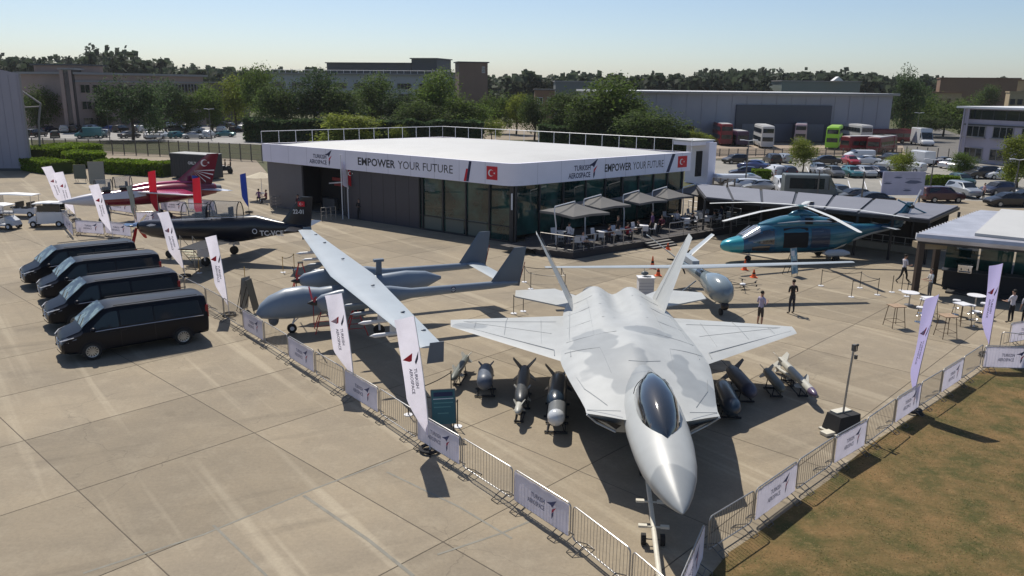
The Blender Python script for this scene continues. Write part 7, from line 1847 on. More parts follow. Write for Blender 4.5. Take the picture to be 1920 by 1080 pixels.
# ---------------------------------------------------------------- feather flags
def feather(base_px, label, lean=-.5, side=-1, rz=0., H=4.05, cloth=None, logo=True, w_=.66, grp='white feather flags along the barriers', curl=.08, z=0):
    p = spot(*base_px); o = thing('feather_flag', label, 'flag', (p.x, p.y, z), rz, grp)
    px_ = lambda t: lean * (t ** 1.6)
    q = MB(); q.tube([(px_(k / 12), 0, H * k / 12) for k in range(13)], [.022 - .012 * k / 12 for k in range(13)], 6); part('pole', q, M_['white'] if cloth is None else M_['steel'], o)
    n = 22; rows = []
    rr = random.Random(int(p.x * 100)); ph = rr.uniform(0, 6)
    def wd(t):
        return w_ * (min(1, (t / .30)) ** .75 if t < .30 else 1.0)
    for i in range(n + 1):
        t = i / n; zz = lerp(.55, H, t); pt = zz / H; x0 = px_(pt); wv = wd(max(.02, t)); row = []
        for j in range(6):
            f = j / 5; top = -.12 * f if i == n else -.12 * f * max(0, (t - .9) / .1)
            row.append((x0 + side * wv * f, curl * math.sin(ph + 3.0 * t + 2.2 * f) * f + .03 * math.sin(9 * t + 4 * f + ph) * f, zz + top))
        rows.append(row)
    q = MB(); q.loft(rows, ring=False, caps=False); q.sharp = 80
    cl = part('fabric', q, cloth or M_['cloth'], o)
    if logo:
        q = MB()
        def on(t, f, dy=-.008):
            i = max(0, min(n - 1, int(t * n))); tt = t * n - i; j = max(0, min(4, int(f * 5))); fj = f * 5 - j
            A = Vector(rows[i][j]).lerp(Vector(rows[i][j + 1]), fj); B = Vector(rows[i + 1][j]).lerp(Vector(rows[i + 1][j + 1]), fj); return A.lerp(B, tt) + Vector((0, dy, 0))
        # emblem and two lines of vertical lettering laid on the cloth, piece by piece
        H2 = H - .55; fl = (lambda f: 1 - f) if side < 0 else (lambda f: f)
        def lay(pts2, mi, tc, fc, s):
            vs = [tuple(on(min(.999, max(0, tc + y * s / H2)), min(.999, max(0.0, fl(fc + x * s / w_))))) for x, y in pts2]
            q.add(vs, [tuple(range(len(vs)))], mi)
        tc = .60
        lay([(-.42, .3), (.1, .62), (.02, .2), (-.1, .16)], 1, tc, .5, .62); lay([(.16, .15), (.42, .74), (.34, .30), (.2, .0)], 0, tc, .5, .62)
        for txt, fc, sz in (('AEROSPACE', .38, .12), ('TURKISH', .62, .12)):
            vs, fs, wdn = text_geo(txt, True); hh = .09; sc = .85 / wdn if txt == 'AEROSPACE' else .66 / wdn
            vv = [tuple(on(min(.999, max(0, tc - .03 - (x * sc) / H2)), min(.999, max(0, fl(fc + (y * hh) / w_ - .05))), -.007)) for x, y in vs]
            q.add(vv, fs, 2)
        part('lettering', q, [M_['navy'], M_['red'], mat('slate_lettering', (.10, .09, .16), .7)], cl, smooth=False)
    q = MB()
    for k in range(2): q.cbox(0, 0, .03 + k * .021, .9 if k else .06, .06 if k else .9, .02)
    n2 = 16; q.tube([(.3 * math.cos(2 * PI * k / n2), .3 * math.sin(2 * PI * k / n2), .09) for k in range(n2)], .06, 6, closed=True); part('base', q, M_['blackm'], o)
    return o
feather((347, 519), 'large white feather flag before the black propeller trainer nose', -.62, -1, .10, 3.95)
feather((430, 592), 'white feather flag under the black trainer wing, above the barrier', -.32, -1, .12, 4.1, w_=.52)
feather((664, 726), 'large white feather flag standing before the twin boom drone wing', -.32, -1, .1, 3.75, w_=.64)
feather((806, 846), 'large white feather flag nearest the camera by the teal board', -.42, -1, .10, 4.5, w_=.60)
feather((212, 449), 'white feather flag beside the nose of the red jet', -.55, -1, .2, 4.1, w_=.66)
feather((132, 405), 'farthest left white feather flag of the pair by the golf carts', -.95, -1, .3, 4.3, w_=.8)
feather((143, 413), 'right white feather flag of the pair by the golf carts', -.55, -1, .2, 4.05, w_=.78)
feather((258, 425), 'narrow grey feather flag seen edge on beside the red jet cockpit', -.15, -1, 1.2, 3.4, mat('grey_cloth', (.25, .28, .26), .8, trans=.2), False, .5, 'grey feather flags')
feather((299, 414), 'bright red feather flag in front of the red jet fuselage', .06, -1, .1, 4.2, M_['redcloth'], False, .58, 'coloured feather flags')
feather((383, 430), 'bright red feather flag in front of the red jet tail', .0, -1, .1, 4.1, M_['redcloth'], False, .62, 'coloured feather flags')
feather((368, 404), 'blue feather flag at the root of the red jet fin', -.1, 1, .8, 3.5, M_['blue'], False, .6, 'coloured feather flags')
feather((467, 399), 'blue feather flag left of the pavilion entrance wall', -.06, -1, .5, 3.55, M_['blue'], False, .5, 'coloured feather flags')
feather((1709, 772), 'lilac feather flag leaning right over the grass side barriers', .62, -1, .5, 4.35, mat('lilac_cloth', (.62, .56, .88), .8, trans=.5), True, .62)
feather((1851, 668), 'white feather flag before the bar pavilion at the right edge', .02, -1, .15, 4.2, mat('lilac_cloth', (.62, .56, .88), .8, trans=.5), True, .60)
# ---------------------------------------------------------------- flagpoles by the entrance
def flagpole(px, label, cloth, red):
    p = spot(*px); o = thing('flagpole', label, 'flagpole', (p.x, p.y, 0), .0, 'white flagpoles at the pavilion entrance')
    q = MB(); q.tube([(0, 0, 0), (0, 0, 5.4)], .045, 8); q.sph((0, 0, 5.43), .07, nu=8, nv=6); part('pole', q, M_['white'], o)
    q = MB(); rows = []
    for i in range(9):
        t = i / 8; row = []
        for j in range(7): f = j / 6; row.append((.05 + f * (.30 + .28 * t), .10 * math.sin(f * 9 + t * 2), 4.95 - 2.0 * t - .35 * f))
        rows.append(row)
    q.loft(rows, ring=False, caps=False); q.sharp = 80; c = part('cloth', q, cloth, o)
    if red:
        q = MB(); mb_crescent(q, Vector((.34, -.13, 3.9)), Vector((1, 0, 0)), Vector((0, 0, 1)), .7, 0); part('crescent_print', q, m_fw, c, smooth=False)
    return o
flagpole((643, 411), 'left white flagpole with a pale limp flag', M_['cloth'], False)
flagpole((654, 410), 'right white flagpole with a limp red crescent flag', M_['redcloth'], True)
# ---------------------------------------------------------------- rope posts
pm = MB(); pm.cyl((0, 0, .02), (0, 0, .95), .02, 8); pm.sph((0, 0, .97), .03, nu=8, nv=5); POSTM = pm.mesh('post', [M_['black']])
pb = MB(); pb.cyl((0, 0, 0), (0, 0, .025), .16, 14); PBASE = pb.mesh('base', [M_['white']])
gm_ = mat('brass', (.45, .32, .12), .3, metal=.9); pm2 = MB(); pm2.cyl((0, 0, .02), (0, 0, .95), .022, 8); pm2.sph((0, 0, .97), .04, nu=8, nv=5); POSTG = pm2.mesh('post', [gm_])
def rope_post(px, label, gold=False, z=0):
    p = spot(*px); o = thing('rope_post', label, 'rope post', (p.x, p.y, z), 0, 'rope barrier posts round the aircraft'); link('post', POSTG if gold else POSTM, o); link('base', PBASE, o); return p
def rope(pts, label):
    p0 = pts[0]; o = None; q = MB(); path = []
    for a, b_ in zip(pts[:-1], pts[1:]):
        for k in range(7): t = k / 6; x = a.lerp(b_, t) - p0; path.append((x.x, x.y, .93 - .10 * (1 - (2 * t - 1) ** 2)))
    q.tube(path, .018, 5); o = part('rope', q, M_['black'], loc=(p0.x, p0.y, 0)); tag(o, label, 'rope', 'ropes between posts')
A = [rope_post((983, 529), 'black rope post behind the left fighter tail fin, back left'), rope_post((995, 542), 'black rope post behind the left fighter tail fin, front left'), rope_post((1059, 546), 'black rope post close behind the left fighter tail fin, front right'), rope_post((1052, 530), 'black rope post close behind the left fighter tail fin, back right')]
rope(A + [A[0]], 'black rope square behind the fighter left tail fin')
B = [rope_post((1612, 540), 'black rope post of the right rope corner, back'), rope_post((1645, 553), 'black rope post of the right rope corner, right'), rope_post((1596, 557), 'black rope post of the right rope corner, front'), rope_post((1539, 536), 'black rope post in front of the helicopter door')]
rope([B[3], B[0], B[1], B[2]], 'black rope turning the corner in front of the helicopter')
G_ = [rope_post((374, 512), 'brass rope post by the boarding steps', True), rope_post((460, 532), 'brass rope post behind the narrow easel boards', True), rope_post((531, 511), 'brass rope post left of the drone wing tip', True), rope_post((552, 505), 'brass rope post nearest the drone wing tip', True)]
rope([G_[2], G_[3]], 'short rope beside the drone wing tip')
D_ = [rope_post((963, 588), 'black rope post under the left tailplane of the fighter, left'), rope_post((981, 584), 'black rope post under the left tailplane of the fighter, right')]
rope(D_, 'rope under the left tailplane of the fighter')
E_ = [rope_post((766, 778), 'black post left of the nearest white flag'), rope_post((858, 800), 'black post right of the teal board'), rope_post((846, 742), 'black post behind the teal board')]
rope([E_[2], E_[0], E_[1]], 'black belt strung round the teal board')
for k, (u, v) in enumerate([(1672, 548), (1690, 545), (1700, 556)]): rope_post((u, v), 'rope post by the dark bar column, %s' % ['left of three', 'middle of three', 'right of three'][k])
# ---------------------------------------------------------------- sign boards
def board(px, w_, h, zc, rz, tilt, face, label, legs=True, name='sign_board', deco=None):
    p = spot(*px); o = thing(name, label, 'sign', (p.x, p.y, 0), rz); M = Matrix.Translation((0, 0, zc)) @ Matrix.Rotation(tilt, 4, 'X')
    q = MB(); q.cbox(0, 0, 0, w_, .03, h, 0, M); part('panel', q, face, o, smooth=False)
    q = MB(); 
    for sx in (-1, 1): q.tube([tuple(M @ Vector((sx * w_ / 2, -.01, -h / 2))), tuple(M @ Vector((sx * w_ / 2, -.01, h / 2)))], .018, 5)
    q.tube([tuple(M @ Vector((-w_ / 2, -.01, h / 2))), tuple(M @ Vector((w_ / 2, -.01, h / 2)))], .018, 5); part('frame', q, M_['dsteel'], o)
    if legs:
        for sx in (-1, 1):
            q = MB(); t = M @ Vector((sx * w_ * .4, 0, h * .35)); b2 = M @ Vector((sx * w_ * .4, 0, -h / 2)); q.tube([(b2.x, b2.y, 0.01), tuple(b2)], .02, 5); q.tube([(t.x, t.y + .5, 0.01), tuple(t)], .02, 5); part('leg', q, M_['black'], o)
    if deco:
        q = MB()
        for (x0, x1, z0, z1, mi) in deco: q.box(x0 * w_, x1 * w_, -.022, -.0155, z0 * h, z1 * h, mi, M)
        part('print', q, [M_['white'], M_['navy'], mat('pale_teal', (.10, .25, .24), .5)], o, smooth=False)
    return o
board((832, 815), .80, 1.15, 1.0, .18, -.30, mat('teal_board', (.03, .12, .13), .35), 'teal information board behind the bannered barrier, black frame', deco=[(-.4, .4, .30, .42, 1), (-.4, .4, .1, .13, 2), (-.4, .3, -.02, .01, 2), (-.25, .2, -.2, -.17, 2), (-.42, .42, .22, .24, 0)])
board((461, 583), .55, 1.7, .95, 1.1, .16, mat('board_grey', (.30, .31, .31), .5), 'narrow grey easel board left of the drone nose, left leaf', name='easel_board')
board((475, 585), .55, 1.6, .9, 1.35, -.22, mat('board_dark', (.12, .11, .08), .5), 'narrow dark easel board left of the drone nose, right leaf', name='easel_board')
board((1486, 517), .60, 1.6, .95, .55, -.18, mat('board_sky', (.16, .34, .48), .3, noise=(3, .4), col2=(.45, .55, .55)), 'pale blue picture board in front of the helicopter door', deco=[(-.4, .1, .2, .4, 0), (-.3, .4, -.1, .0, 1)])
board((152, 342), 1.4, 1.6, 1.2, 0, 0, mat('generator_green', (.10, .12, .10), .6), 'grey green cabinet on the concrete before the bright hedge', name='cabinet')
board((184, 352), 1.6, 2.4, 1.6, 0.2, 0, mat('board_pale', (.24, .25, .23), .6), 'blank pale grey board left of the red jet cockpit')
# podium
p = spot(1209, 556); o = thing('podium', 'white display podium behind the fighter right tail fin', 'podium', (p.x, p.y, 0), .05)
q = MB(); q.cbox(0, 0, .55, .85, .6, 1.1); part('cabinet', q, M_['white'], o, smooth=False)
q = MB()
for k in range(4): q.cbox(0, -.303, .3 + k * .18, .8, .006, .02)
part('slat', q, MATS['fascia_joint'], o, smooth=False)
q = MB(); q.cbox(0, 0, 1.12, .95, .7, .04); part('top', q, M_['white'], o, smooth=False)
o = thing('display_model', 'small dark model standing on the white podium', 'model', (p.x, p.y, 1.142), 0)
q = MB(); q.cbox(.08, -.05, .02, .4, .22, .03); q.sph((-.05, .1, .16), .22, .12, .12, 10, 6); part('body', q, mat('model_grey', (.12, .14, .15), .4), o)
q = MB(); q.tube([(-.05, .1, .2), (-.12, .1, .55), (.05, .12, .6)], .02, 5); part('stand', q, mat('pale_green', (.4, .45, .38), .5), o)
# orange capped posts
def cone(px, label, h=.55):
    p = spot(*px); o = thing('traffic_cone', label, 'cone', (p.x, p.y, 0), 0, 'orange markers near the slim drone')
    q = MB(); q.cyl((0, 0, .03), (0, 0, h), .15, 12, 0, .03); part('cone', q, M_['orange'], o)
    q = MB(); q.cbox(0, 0, .015, .4, .4, .03); part('base', q, M_['orange'], o, smooth=False)
    q = MB(); q.cyl((0, 0, h * .45), (0, 0, h * .62), .102, 12, 0, .08); part('band', q, M_['blackm'], o)
cone((1223, 503), 'orange cone left of the slim drone, farther one', .8); cone((1234, 517), 'orange cone left of the slim drone, nearer one', .6)
cone((1396, 506), 'orange cone under the slim drone wing, farther one', .7); cone((1413, 520), 'orange cone under the slim drone wing, nearer one', .5); cone((1252, 468), 'small red cone at the terrace steps', .5)
# mast with ballast
p = spot(1577, 806); o = thing('equipment_mast', 'slim grey mast with instruments on a black ballast block', 'mast', (p.x, p.y, 0), .45)
q = MB(); q.loft([[(-.55, -.35, .08), (.5, -.35, .08), (.5, .35, .08), (-.55, .35, .08)], [(-.42, -.3, .62), (.5, -.3, .62), (.5, .3, .62), (-.42, .3, .62)]]); part('ballast', q, M_['blackm'], o, smooth=False)
q = MB(); q.cbox(0, 0, .04, 1.3, .8, .05); q.cbox(-.75, -.1, .07, .4, .3, .1); q.cbox(.05, .15, .65, .7, .3, .04); part('pallet', q, MATS['cream_paint'], o, smooth=False)
q = MB(); q.tube([(.0, 0, .6), (.06, 0, 1.8), (.14, 0, 3.0)], .035, 8); part('pole', q, M_['steel'], o)
q = MB(); q.cbox(.14, 0, 2.95, .12, .1, .22); q.tube([(.14, 0, 2.8), (.30, 0, 2.82), (.30, 0, 3.0)], .02, 5); q.sph((.3, 0, 3.02), .05, nu=8, nv=5); q.cbox(.28, 0, 2.6, .08, .08, .14); part('instrument', q, M_['dsteel'], o)
# ---------------------------------------------------------------- high tables and stools, right
def high_table(px, label, rz=0, h=1.08, top=.65, m=None):
    p = spot(*px); o = thing('high_table', label, 'table', (p.x, p.y, 0), rz, 'wooden high tables outside the bar')
    q = MB(); q.cbox(0, 0, h - .02, top, top, .04); part('table_top', q, m or M_['wood'], o, smooth=False)
    lm = MB(); 
    for sx in (-1, 1):
        for sy in (-1, 1): q = MB(); q.tube([(sx * top * .55, sy * top * .55, 0), (sx * top * .38, sy * top * .38, h - .03)], .018, 6); part('leg', q, MATS['brass'] if False else mat('dark_wood_leg', (.10, .06, .03), .6), o)
    q = MB()
    q.tube([(-top * .5, -top * .5, .3), (top * .5, -top * .5, .3), (top * .5, top * .5, .3), (-top * .5, top * .5, .3)], .012, 5, closed=True); part('foot_rail', q, MATS['dark_wood_leg'], o)
    return o
high_table((1676, 612), 'slatted wooden high table standing alone, leftmost', .2); high_table((1772, 632), 'wooden high table right of the leaning lilac flag', .1); high_table((1800, 608), 'wooden high table at the edge of the bar shade', .3, m=M_['white']); high_table((1738, 596), 'pale high table behind the leaning lilac flag', 0, m=M_['white'])
def stool(px, label):
    p = spot(*px); o = thing('bar_stool', label, 'stool', (p.x, p.y, 0), random.random(), 'white bar stools outside the bar')
    q = MB(); q.cyl((0, 0, .74), (0, 0, .80), .19, 14); part('seat', q, M_['white'], o)
    q = MB(); q.cyl((0, 0, .02), (0, 0, .74), .025, 8); n = 14; q.tube([(.16 * math.cos(2 * PI * k / n), .16 * math.sin(2 * PI * k / n), .35) for k in range(n)], .012, 5, closed=True); part('stem', q, M_['chrome'], o)
    q = MB(); q.cyl((0, 0, 0), (0, 0, .025), .2, 16); part('base', q, M_['chrome'], o)
stool((1722, 604), 'white stool left of the leaning flag at the pale high table'); stool((1728, 588), 'white stool behind the pale high table'); stool((1818, 600), 'white stool in front of the shaded high table'); stool((1826, 612), 'white stool right of the shaded high table'); stool((1842, 596), 'white stool deepest in the bar shade'); stool((1790, 590), 'white stool left of the shaded high table')
cafe_table(spot(1704, 572), 0, 'round low white table beside the dark bar column', .72, .9, True, 'round white tables by the bar')
cafe_table(spot(1826, 586), 0, 'round white table deep in the bar shade', .95, .9, True, 'round white tables by the bar')
# ---------------------------------------------------------------- entrance railings, cream parasol on the left of the pavilion
railing(spot(508, 392), spot(538, 387), 0, 3, 'curved steel railing left of the pavilion entrance', 1.1, mids=(1.0, .75, .5, .25))
railing(spot(603, 414), spot(630, 411), 0, 3, 'steel railing right behind the black trainer tail', 1.1, mids=(1.0, .7, .4))
p = spot(492, 374); o = thing('parasol', 'cream round parasol with people beneath, left of the pavilion', 'parasol', (p.x, p.y, 0))
q = MB(); n = 8; ring = [(1.5 * math.cos(2 * PI * k / n), 1.5 * math.sin(2 * PI * k / n), 2.25) for k in range(n)]; q.add([(0, 0, 2.75)] + ring, [(0, 1 + k, 1 + (k + 1) % n) for k in range(n)]); q.sharp = 5; part('canopy', q, mat('cream_canvas', (.62, .55, .42), .85, trans=.25), o)
q = MB(); q.tube([(0, 0, 0), (0, 0, 2.8)], .03, 6); part('pole', q, M_['white'], o); q = MB(); q.cyl((0, 0, 0), (0, 0, .08), .3, 12); part('base', q, M_['blackm'], o)
cafe_table(p + Vector((.1, -.7, 0)), 0, 'small white table beneath the cream parasol', .74, .8, True, 'tables beneath the cream parasol')
# ---------------------------------------------------------------- background fences and lamp posts
def post_fence(a, b_, n, h, label, m=None, infill=True):
    d = b_ - a; o = thing('wire_fence', label, 'fence', (a.x, a.y, 0)); pmm = MB(); pmm.tube([(0, 0, 0), (0, 0, h)], .09, 5); me = pmm.mesh('post', [m or M_['dsteel']])
    for k in range(n + 1): t = k / n; link('post', me, o, (d.x * t, d.y * t, 0))
    if infill:
        q = MB()
        for f in (.1, .4, .7, .98): q.tube([(0, 0, h * f), (d.x, d.y, h * f)], .018, 4)
        part('wire', q, M_['dsteel'], o)
        q = MB(); q.add([(0, 0, .05), (d.x, d.y, .05), (d.x, d.y, h - .05), (0, 0, h - .05)], [(0, 1, 2, 3)]); part('mesh_infill', q, mat('fence_mesh', (.12, .10, .07), .9, alpha=.45), o, smooth=False)
post_fence(spot(62, 285), spot(300, 292), 11, 2.3, 'tall brown mesh fence in front of the left car park, left stretch')
post_fence(spot(300, 292), spot(492, 303), 10, 2.5, 'tall brown mesh fence in front of the left car park, right stretch')
post_fence(spot(1680, 290), spot(1840, 300), 8, 1.6, 'low fence beside the road right of the buses', infill=False)
post_fence(spot(1332, 293), spot(1690, 291), 22, 1.3, 'dark post and rail fence in front of the buses')
post_fence(spot(1335, 372), spot(1375, 375), 3, 2.2, 'short grey fence right of the service tower')
def lamp(px, top_v, label):
    p = spot(*px); q0 = spotd(px[0], top_v, p.y); h = q0.z; o = thing('lamp_post', label, 'lamp post', (p.x, p.y, 0), 0, 'lamp posts in the car parks')
    q = MB(); q.tube([(0, 0, 0), (0, 0, h)], [.10, .06], 6); part('pole', q, M_['dsteel'], o)
    q = MB(); 
    for s in (-1, 1): q.tube([(0, 0, h), (s * .6, 0, h + .1)], .04, 5); q.cbox(s * .75, 0, h + .1, .5, .2, .1)
    part('lamp_head', q, M_['white'], o)
for px, tv, lb in [((1397, 350), 264, 'tall dark lamp post right of the service tower'), ((1531, 378), 318, 'lamp post before the camper van'), ((1613, 392), 322, 'lamp post left of the aircraft picture board'), ((1716, 270), 212, 'lamp post beside the white box lorry'), ((1741, 372), 300, 'thin lamp post right of the aircraft picture board'), ((1898, 384), 300, 'thin post behind the bar pavilion roof'), ((396, 262), 205, 'lamp post in the left car park right half'), ((206, 262), 208, 'lamp post in the left car park left half')]: lamp(px, tv, lb)
# ---------------------------------------------------------------- people
def person(loc, rz, label, shirt, legs, shoe=None, hair=(.02, .015, .01), pose='stand', h=1.75, shorts=False, arms='down', group=None, long_sleeve=False, hatc=None, z=0.):
    """one skinned body; local +y is the way the person faces"""
    k = h / 1.75; V = []; E = []; Rr_ = []; Lb = {}
    def v(x, y, zz, r, r2=None): V.append((x * k, y * k, zz * k)); Rr_.append((r * k, (r2 or r) * k)); return len(V) - 1
    def e(a, b_, lab): E.append((a, b_)); Lb[(a, b_)] = lab
    sit = pose == 'sit'; dz = -.42 if sit else 0
    pel = v(0, 0, .93 + dz, .125, .10); wa = v(0, 0, 1.08 + dz, .115, .09); ch = v(0, .01, 1.28 + dz, .135, .10); up = v(0, .0, 1.43 + dz, .10, .075); ne = v(0, .01, 1.50 + dz, .05); hd0 = v(0, .02, 1.58 + dz, .07, .08); hd = v(0, .025, 1.67 + dz, .075, .09); hd2 = v(0, .02, 1.73 + dz, .045, .055)
    e(pel, wa, 'shirt'); e(wa, ch, 'shirt'); e(ch, up, 'shirt'); e(up, ne, 'skin'); e(ne, hd0, 'skin'); e(hd0, hd, 'skin'); e(hd, hd2, 'skin')
    for s in (-1, 1):
        if sit: J = [(s * .10, .04, .47, .085), (s * .11, .44, .48, .06), (s * .11, .46, .26, .048), (s * .11, .46, .09, .035), (s * .12, .56, .045, .035), (s * .12, .64, .03, .025)]
        elif pose == 'walk':
            f = s; J = [(s * .09, .01, .86, .09), (s * .10, .12 * f + .05, .48, .062), (s * .10, .20 * f - .04 if f > 0 else -.22, .28, .05), (s * .10, .34 if f > 0 else -.42, .09 if f > 0 else .14, .037), (s * .11, (.34 if f > 0 else -.42) + .11, .045 if f > 0 else .05, .036), (s * .11, (.34 if f > 0 else -.42) + .17, .03, .026)]
        else: J = [(s * .09, 0, .86, .09), (s * .11, .01, .48, .062), (s * .12, -.01, .28, .052), (s * .12, -.02, .09, .037), (s * .13, .09, .045, .037), (s * .14, .16, .03, .026)]
        prev = pel
        labs = ['legs', 'legs', 'skin' if shorts else 'legs', 'skin' if shorts else 'legs', 'shoe', 'shoe']
        for (x, y, zz, r), lb in zip(J, labs): i = v(x, y, zz, r); e(prev, i, lb); prev = i
        sh = v(s * .19, 0, 1.40 + dz, .058); e(up, sh, 'shirt')
        ar = arms if isinstance(arms, str) else arms[0 if s < 0 else 1]
        A = {'down': [(s * .25, -.01, 1.12), (s * .27, .05, .88), (s * .27, .08, .80)], 'front': [(s * .25, -.02, 1.14), (s * .10, .22, 1.12), (s * .03, .27, 1.13)], 'phone': [(s * .25, .0, 1.14), (s * .16, .25, 1.20), (s * .10, .30, 1.27)],
             'swing': [(s * .24, -.12 * s, 1.14), (s * .26, -.16 * s + .1, .92), (s * .26, -.16 * s + .15, .86)], 'carry': [(s * .24, .02, 1.12), (s * .20, .28, 1.10), (s * .18, .36, 1.12)], 'table': [(s * .24, .08, 1.14), (s * .18, .34, 1.10), (s * .16, .42, 1.10)]}[ar]
        el = v(A[0][0], A[0][1], A[0][2] + dz, .042); wr = v(A[1][0], A[1][1], A[1][2] + dz, .028); pa = v(A[2][0], A[2][1], A[2][2] + dz, .036, .02)
        e(sh, el, 'shirt'); e(el, wr, 'shirt' if long_sleeve else 'skin'); e(wr, pa, 'skin')
        dirv = (Vector(V[pa]) - Vector(V[wr])).normalized(); sd_ = dirv.cross(Vector((0, 0, 1))) if abs(dirv.z) < .8 else Vector((0, 1, 0)); sd_.normalize()
        for q, (off, ln) in enumerate(((-.028, .06), (-.010, .075), (.009, .07), (.027, .055))):
            p1 = Vector(V[pa]) + (dirv * .025 + sd_ * off) * k; p2 = p1 + dirv * ln * .55 * k; p3 = p2 + (dirv * .45 * ln - Vector((0, 0, .012))) * k
            a1 = v(*(p1 / k), .010); a2 = v(*(p2 / k), .009); a3 = v(*(p3 / k), .008); e(pa, a1, 'skin'); e(a1, a2, 'skin'); e(a2, a3, 'skin')
        p1 = Vector(V[wr]).lerp(Vector(V[pa]), .5) + (sd_ * -.035 * s + Vector((0, .01, 0))) * k; a1 = v(*(p1 / k), .011); a2 = v(*((p1 + (dirv * .04) * k) / k), .009); e(wr, a1, 'skin'); e(a1, a2, 'skin')
    me = bpy.data.meshes.new('person'); me.from_pydata(V, E, []); ob = bpy.data.objects.new('tmp', me); C.objects.link(ob)
    ob.modifiers.new('skin', 'SKIN').use_smooth_shade = True; sb = ob.modifiers.new('sub', 'SUBSURF'); sb.levels = 1; sb.render_levels = 1
    for i, r in enumerate(Rr_): me.skin_vertices[0].data[i].radius = r
    me.skin_vertices[0].data[0].use_root = True
    dg = bpy.context.evaluated_depsgraph_get(); dg.update(); out = bpy.data.meshes.new_from_object(ob.evaluated_get(dg)); bpy.data.objects.remove(ob); out.name = 'body'
    order = ['shirt', 'legs', 'skin', 'shoe']
    mm = {'shirt': mat('clothes_%02x%02x%02x' % tuple(int(255 * min(1, c)) for c in shirt), shirt, .85), 'legs': mat('clothes_%02x%02x%02x' % tuple(int(255 * min(1, c)) for c in legs), legs, .85), 'skin': M_['skin'], 'shoe': mat('shoe_leather', shoe or (.03, .02, .015), .6)}
    out.materials.clear()
    for n in order: out.materials.append(mm[n])
    segs = [(Vector(V[a]), Vector(V[b_]), Lb[(a, b_)]) for a, b_ in E]
    for p in out.polygons:
        c = p.center; best = 9; bl = 'shirt'
        for a, b_, lb in segs:
            d = b_ - a; t = max(0, min(1, (c - a).dot(d) / max(1e-9, d.dot(d)))); ds = (c - a - d * t).length
            if ds < best: best = ds; bl = lb
        if bl == 'shirt' and c.z < (.98 + dz) * k and abs(c.x) < .17 * k: bl = 'legs'
        p.material_index = order.index(bl); p.use_smooth = True
    o = thing('person', label, 'person', (loc[0], loc[1], z), rz, group); link('body', out, o)
    hz_ = 1.67 + dz; q = MB(); q.sharp = 80
    q.sph((0, -.005, hz_ + .035), .088, .105, .088, 12, 7); q.v = [(x * k, y * k, zz * k) for x, y, zz in q.v]
    q.v = [(x, y if y < .05 * k else y * .75, zz if not (y > .055 * k and zz < (hz_ + .06) * k) else (hz_ + .06) * k) for x, y, zz in q.v]
    part('hair', q, mat('hair_%02x' % int(hair[0] * 255), hatc or hair, .8), o)
    q = MB(); q.sph((-.03, .112, hz_ + .0), .012, .008, .008, 8, 5, 1); q.sph((.03, .112, hz_ + .0), .012, .008, .008, 8, 5, 1); q.sph((0, .125, hz_ - .03), .014, .022, .024, 8, 5); q.cbox(0, .108, hz_ - .075, .045, .012, .012, 2)
    for s in (-1, 1): q.sph((s * .085, .02, hz_ - .01), .014, .022, .032, 8, 5)
    q.v = [(x * k, y * k, zz * k) for x, y, zz in q.v]; part('face', q, [M_['skin'], M_['black'], mat('lips', (.3, .11, .09), .5)], o)
    return o
WH = (.55, .53, .58); BK = (.012, .012, .015)
person(spot(1424, 611), math.radians(-60), 'man in lilac white shirt and grey shorts looking at what he holds', (.42, .38, .52), (.06, .05, .045), shorts=True, arms='phone', h=1.76)
person(spot(1483, 588), math.radians(15), 'man in black shirt and dark trousers, back to camera, behind the fighter', (.02, .018, .018), (.03, .03, .04), arms='front', h=1.80)
person(spot(1692, 530), math.radians(-75), 'waiter striding past the rope corner in white shirt and black trousers', WH, BK, pose='walk', arms=('swing', 'carry'), h=1.74)
person(spot(1893, 605), math.radians(20), 'person in white shirt and dark trousers in the bar shade', WH, BK, arms='table', h=1.7)
person(spot(1920, 610), math.radians(-20), 'person in white shirt cut by the right frame edge', WH, BK, arms='down', h=1.7)
person(spot(1741, 560), math.radians(90), 'barkeeper in pale shirt behind the dark column', (.5, .5, .5), (.1, .1, .1), arms='table', h=1.7)
person(spot(674, 412), math.radians(170), 'guard in black clothes standing against the charcoal pavilion wall', BK, BK, arms='front', h=1.78, long_sleeve=True)
person(spot(560, 402), math.radians(150), 'person in dark jacket with red lanyard at the pavilion entrance', (.05, .01, .02), BK, h=1.75)
person(spot(1066, 462, .45), math.radians(-40), 'woman in white top standing under the nearest terrace parasol', (.6, .6, .66), (.1, .09, .12), h=1.68, z=.45, arms='front')
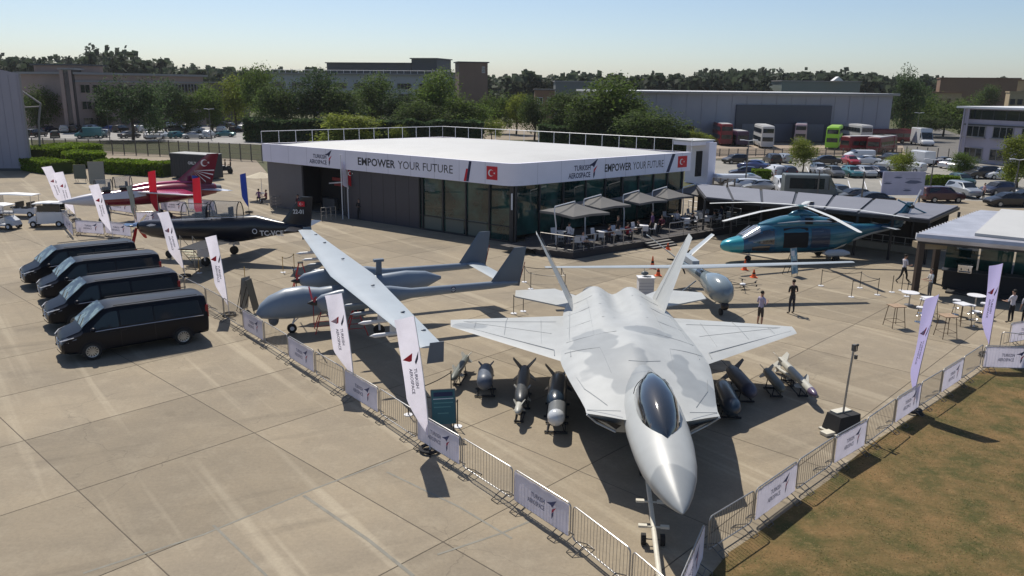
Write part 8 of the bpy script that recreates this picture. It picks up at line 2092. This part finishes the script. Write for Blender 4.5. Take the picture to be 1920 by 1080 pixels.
TP = [(1092, 470, 'seated guest in white beside the woman under the nearest parasol', WH), (1142, 456, 'seated guest in dark shirt behind the terrace railing, second table', (.05, .02, .03)), (1176, 452, 'seated guest in red top at the fourth terrace table', (.25, .02, .03)), (1196, 447, 'seated guest in black just left of the terrace steps', BK), (1268, 424, 'seated guest in white at the first table right of the steps', WH), (1298, 430, 'seated guest in dark suit at the edge table right of the steps', BK), (1318, 416, 'seated guest in white shirt at the back of the right deck', WH), (1338, 426, 'seated guest in grey at the right deck edge', (.2, .2, .2)), (1352, 414, 'seated guest in navy at the far right of the deck', (.02, .03, .08)), (1240, 436, 'seated guest in maroon right above the terrace steps', (.15, .02, .04))]
for u, v, lb, cl in TP: person(spot(u, v, .45), random.uniform(0, 6), lb, cl, BK, pose='sit', arms='table', z=.45)
person(spot(1158, 450, .45), 2, 'standing guest in black beneath the second terrace parasol', BK, BK, z=.45)
person(spot(1222, 440, .45), 1, 'standing guest in purple shirt behind the steps', (.12, .06, .16), BK, z=.45)
for (u, v), lb, cl in (((486, 380), 'guest in purple seated left under the cream parasol', (.16, .08, .2)), ((500, 382), 'guest in maroon seated right under the cream parasol', (.15, .03, .05))): person(spot(u, v), random.uniform(0, 6), lb, cl, BK, pose='sit', arms='table')
p = BUGGY
person((p.x + .15, p.y + .06, 0), math.radians(110), 'rider in black at the front of the dark buggy', BK, BK, pose='sit', arms='table', z=.42)
person((p.x + .75, p.y + .3, 0), math.radians(110), 'rider in black at the back of the dark buggy', (.03, .03, .03), BK, pose='sit', arms='table', z=.42)
person(spot(1843, 374), math.radians(90), 'person in pink shirt by the dark cars beyond the bar roof', (.5, .3, .3), BK)
person(spot(1452, 350), math.radians(180), 'person in pale clothes walking in the right car park', (.5, .35, .33), (.3, .3, .25))
person(spot(205, 418), math.radians(180), 'person in grey between the far left flags', (.12, .13, .15), (.08, .1, .14))
person(spot(253, 392), math.radians(180), 'person in slate top by the red jet nose', (.12, .15, .17), (.03, .03, .03))
# ---------------------------------------------------------------- thin summer haze
hm = bpy.data.materials.new('haze_air'); hm.use_nodes = True; t = hm.node_tree; t.nodes.remove(t.nodes['Principled BSDF'])
pv = t.nodes.new('ShaderNodeVolumePrincipled'); pv.inputs['Color'].default_value = (.90, .90, .90, 1); pv.inputs['Density'].default_value = .0001; pv.inputs['Anisotropy'].default_value = .1
t.links.new(pv.outputs[0], t.nodes['Material Output'].inputs['Volume'])
mb = MB(); mb.box(-1750, 1750, -80, 2750, -1.2, 52); tag(part('haze', mb, hm, smooth=False), 'thin pale summer haze over the whole airfield', 'haze', kind='stuff')
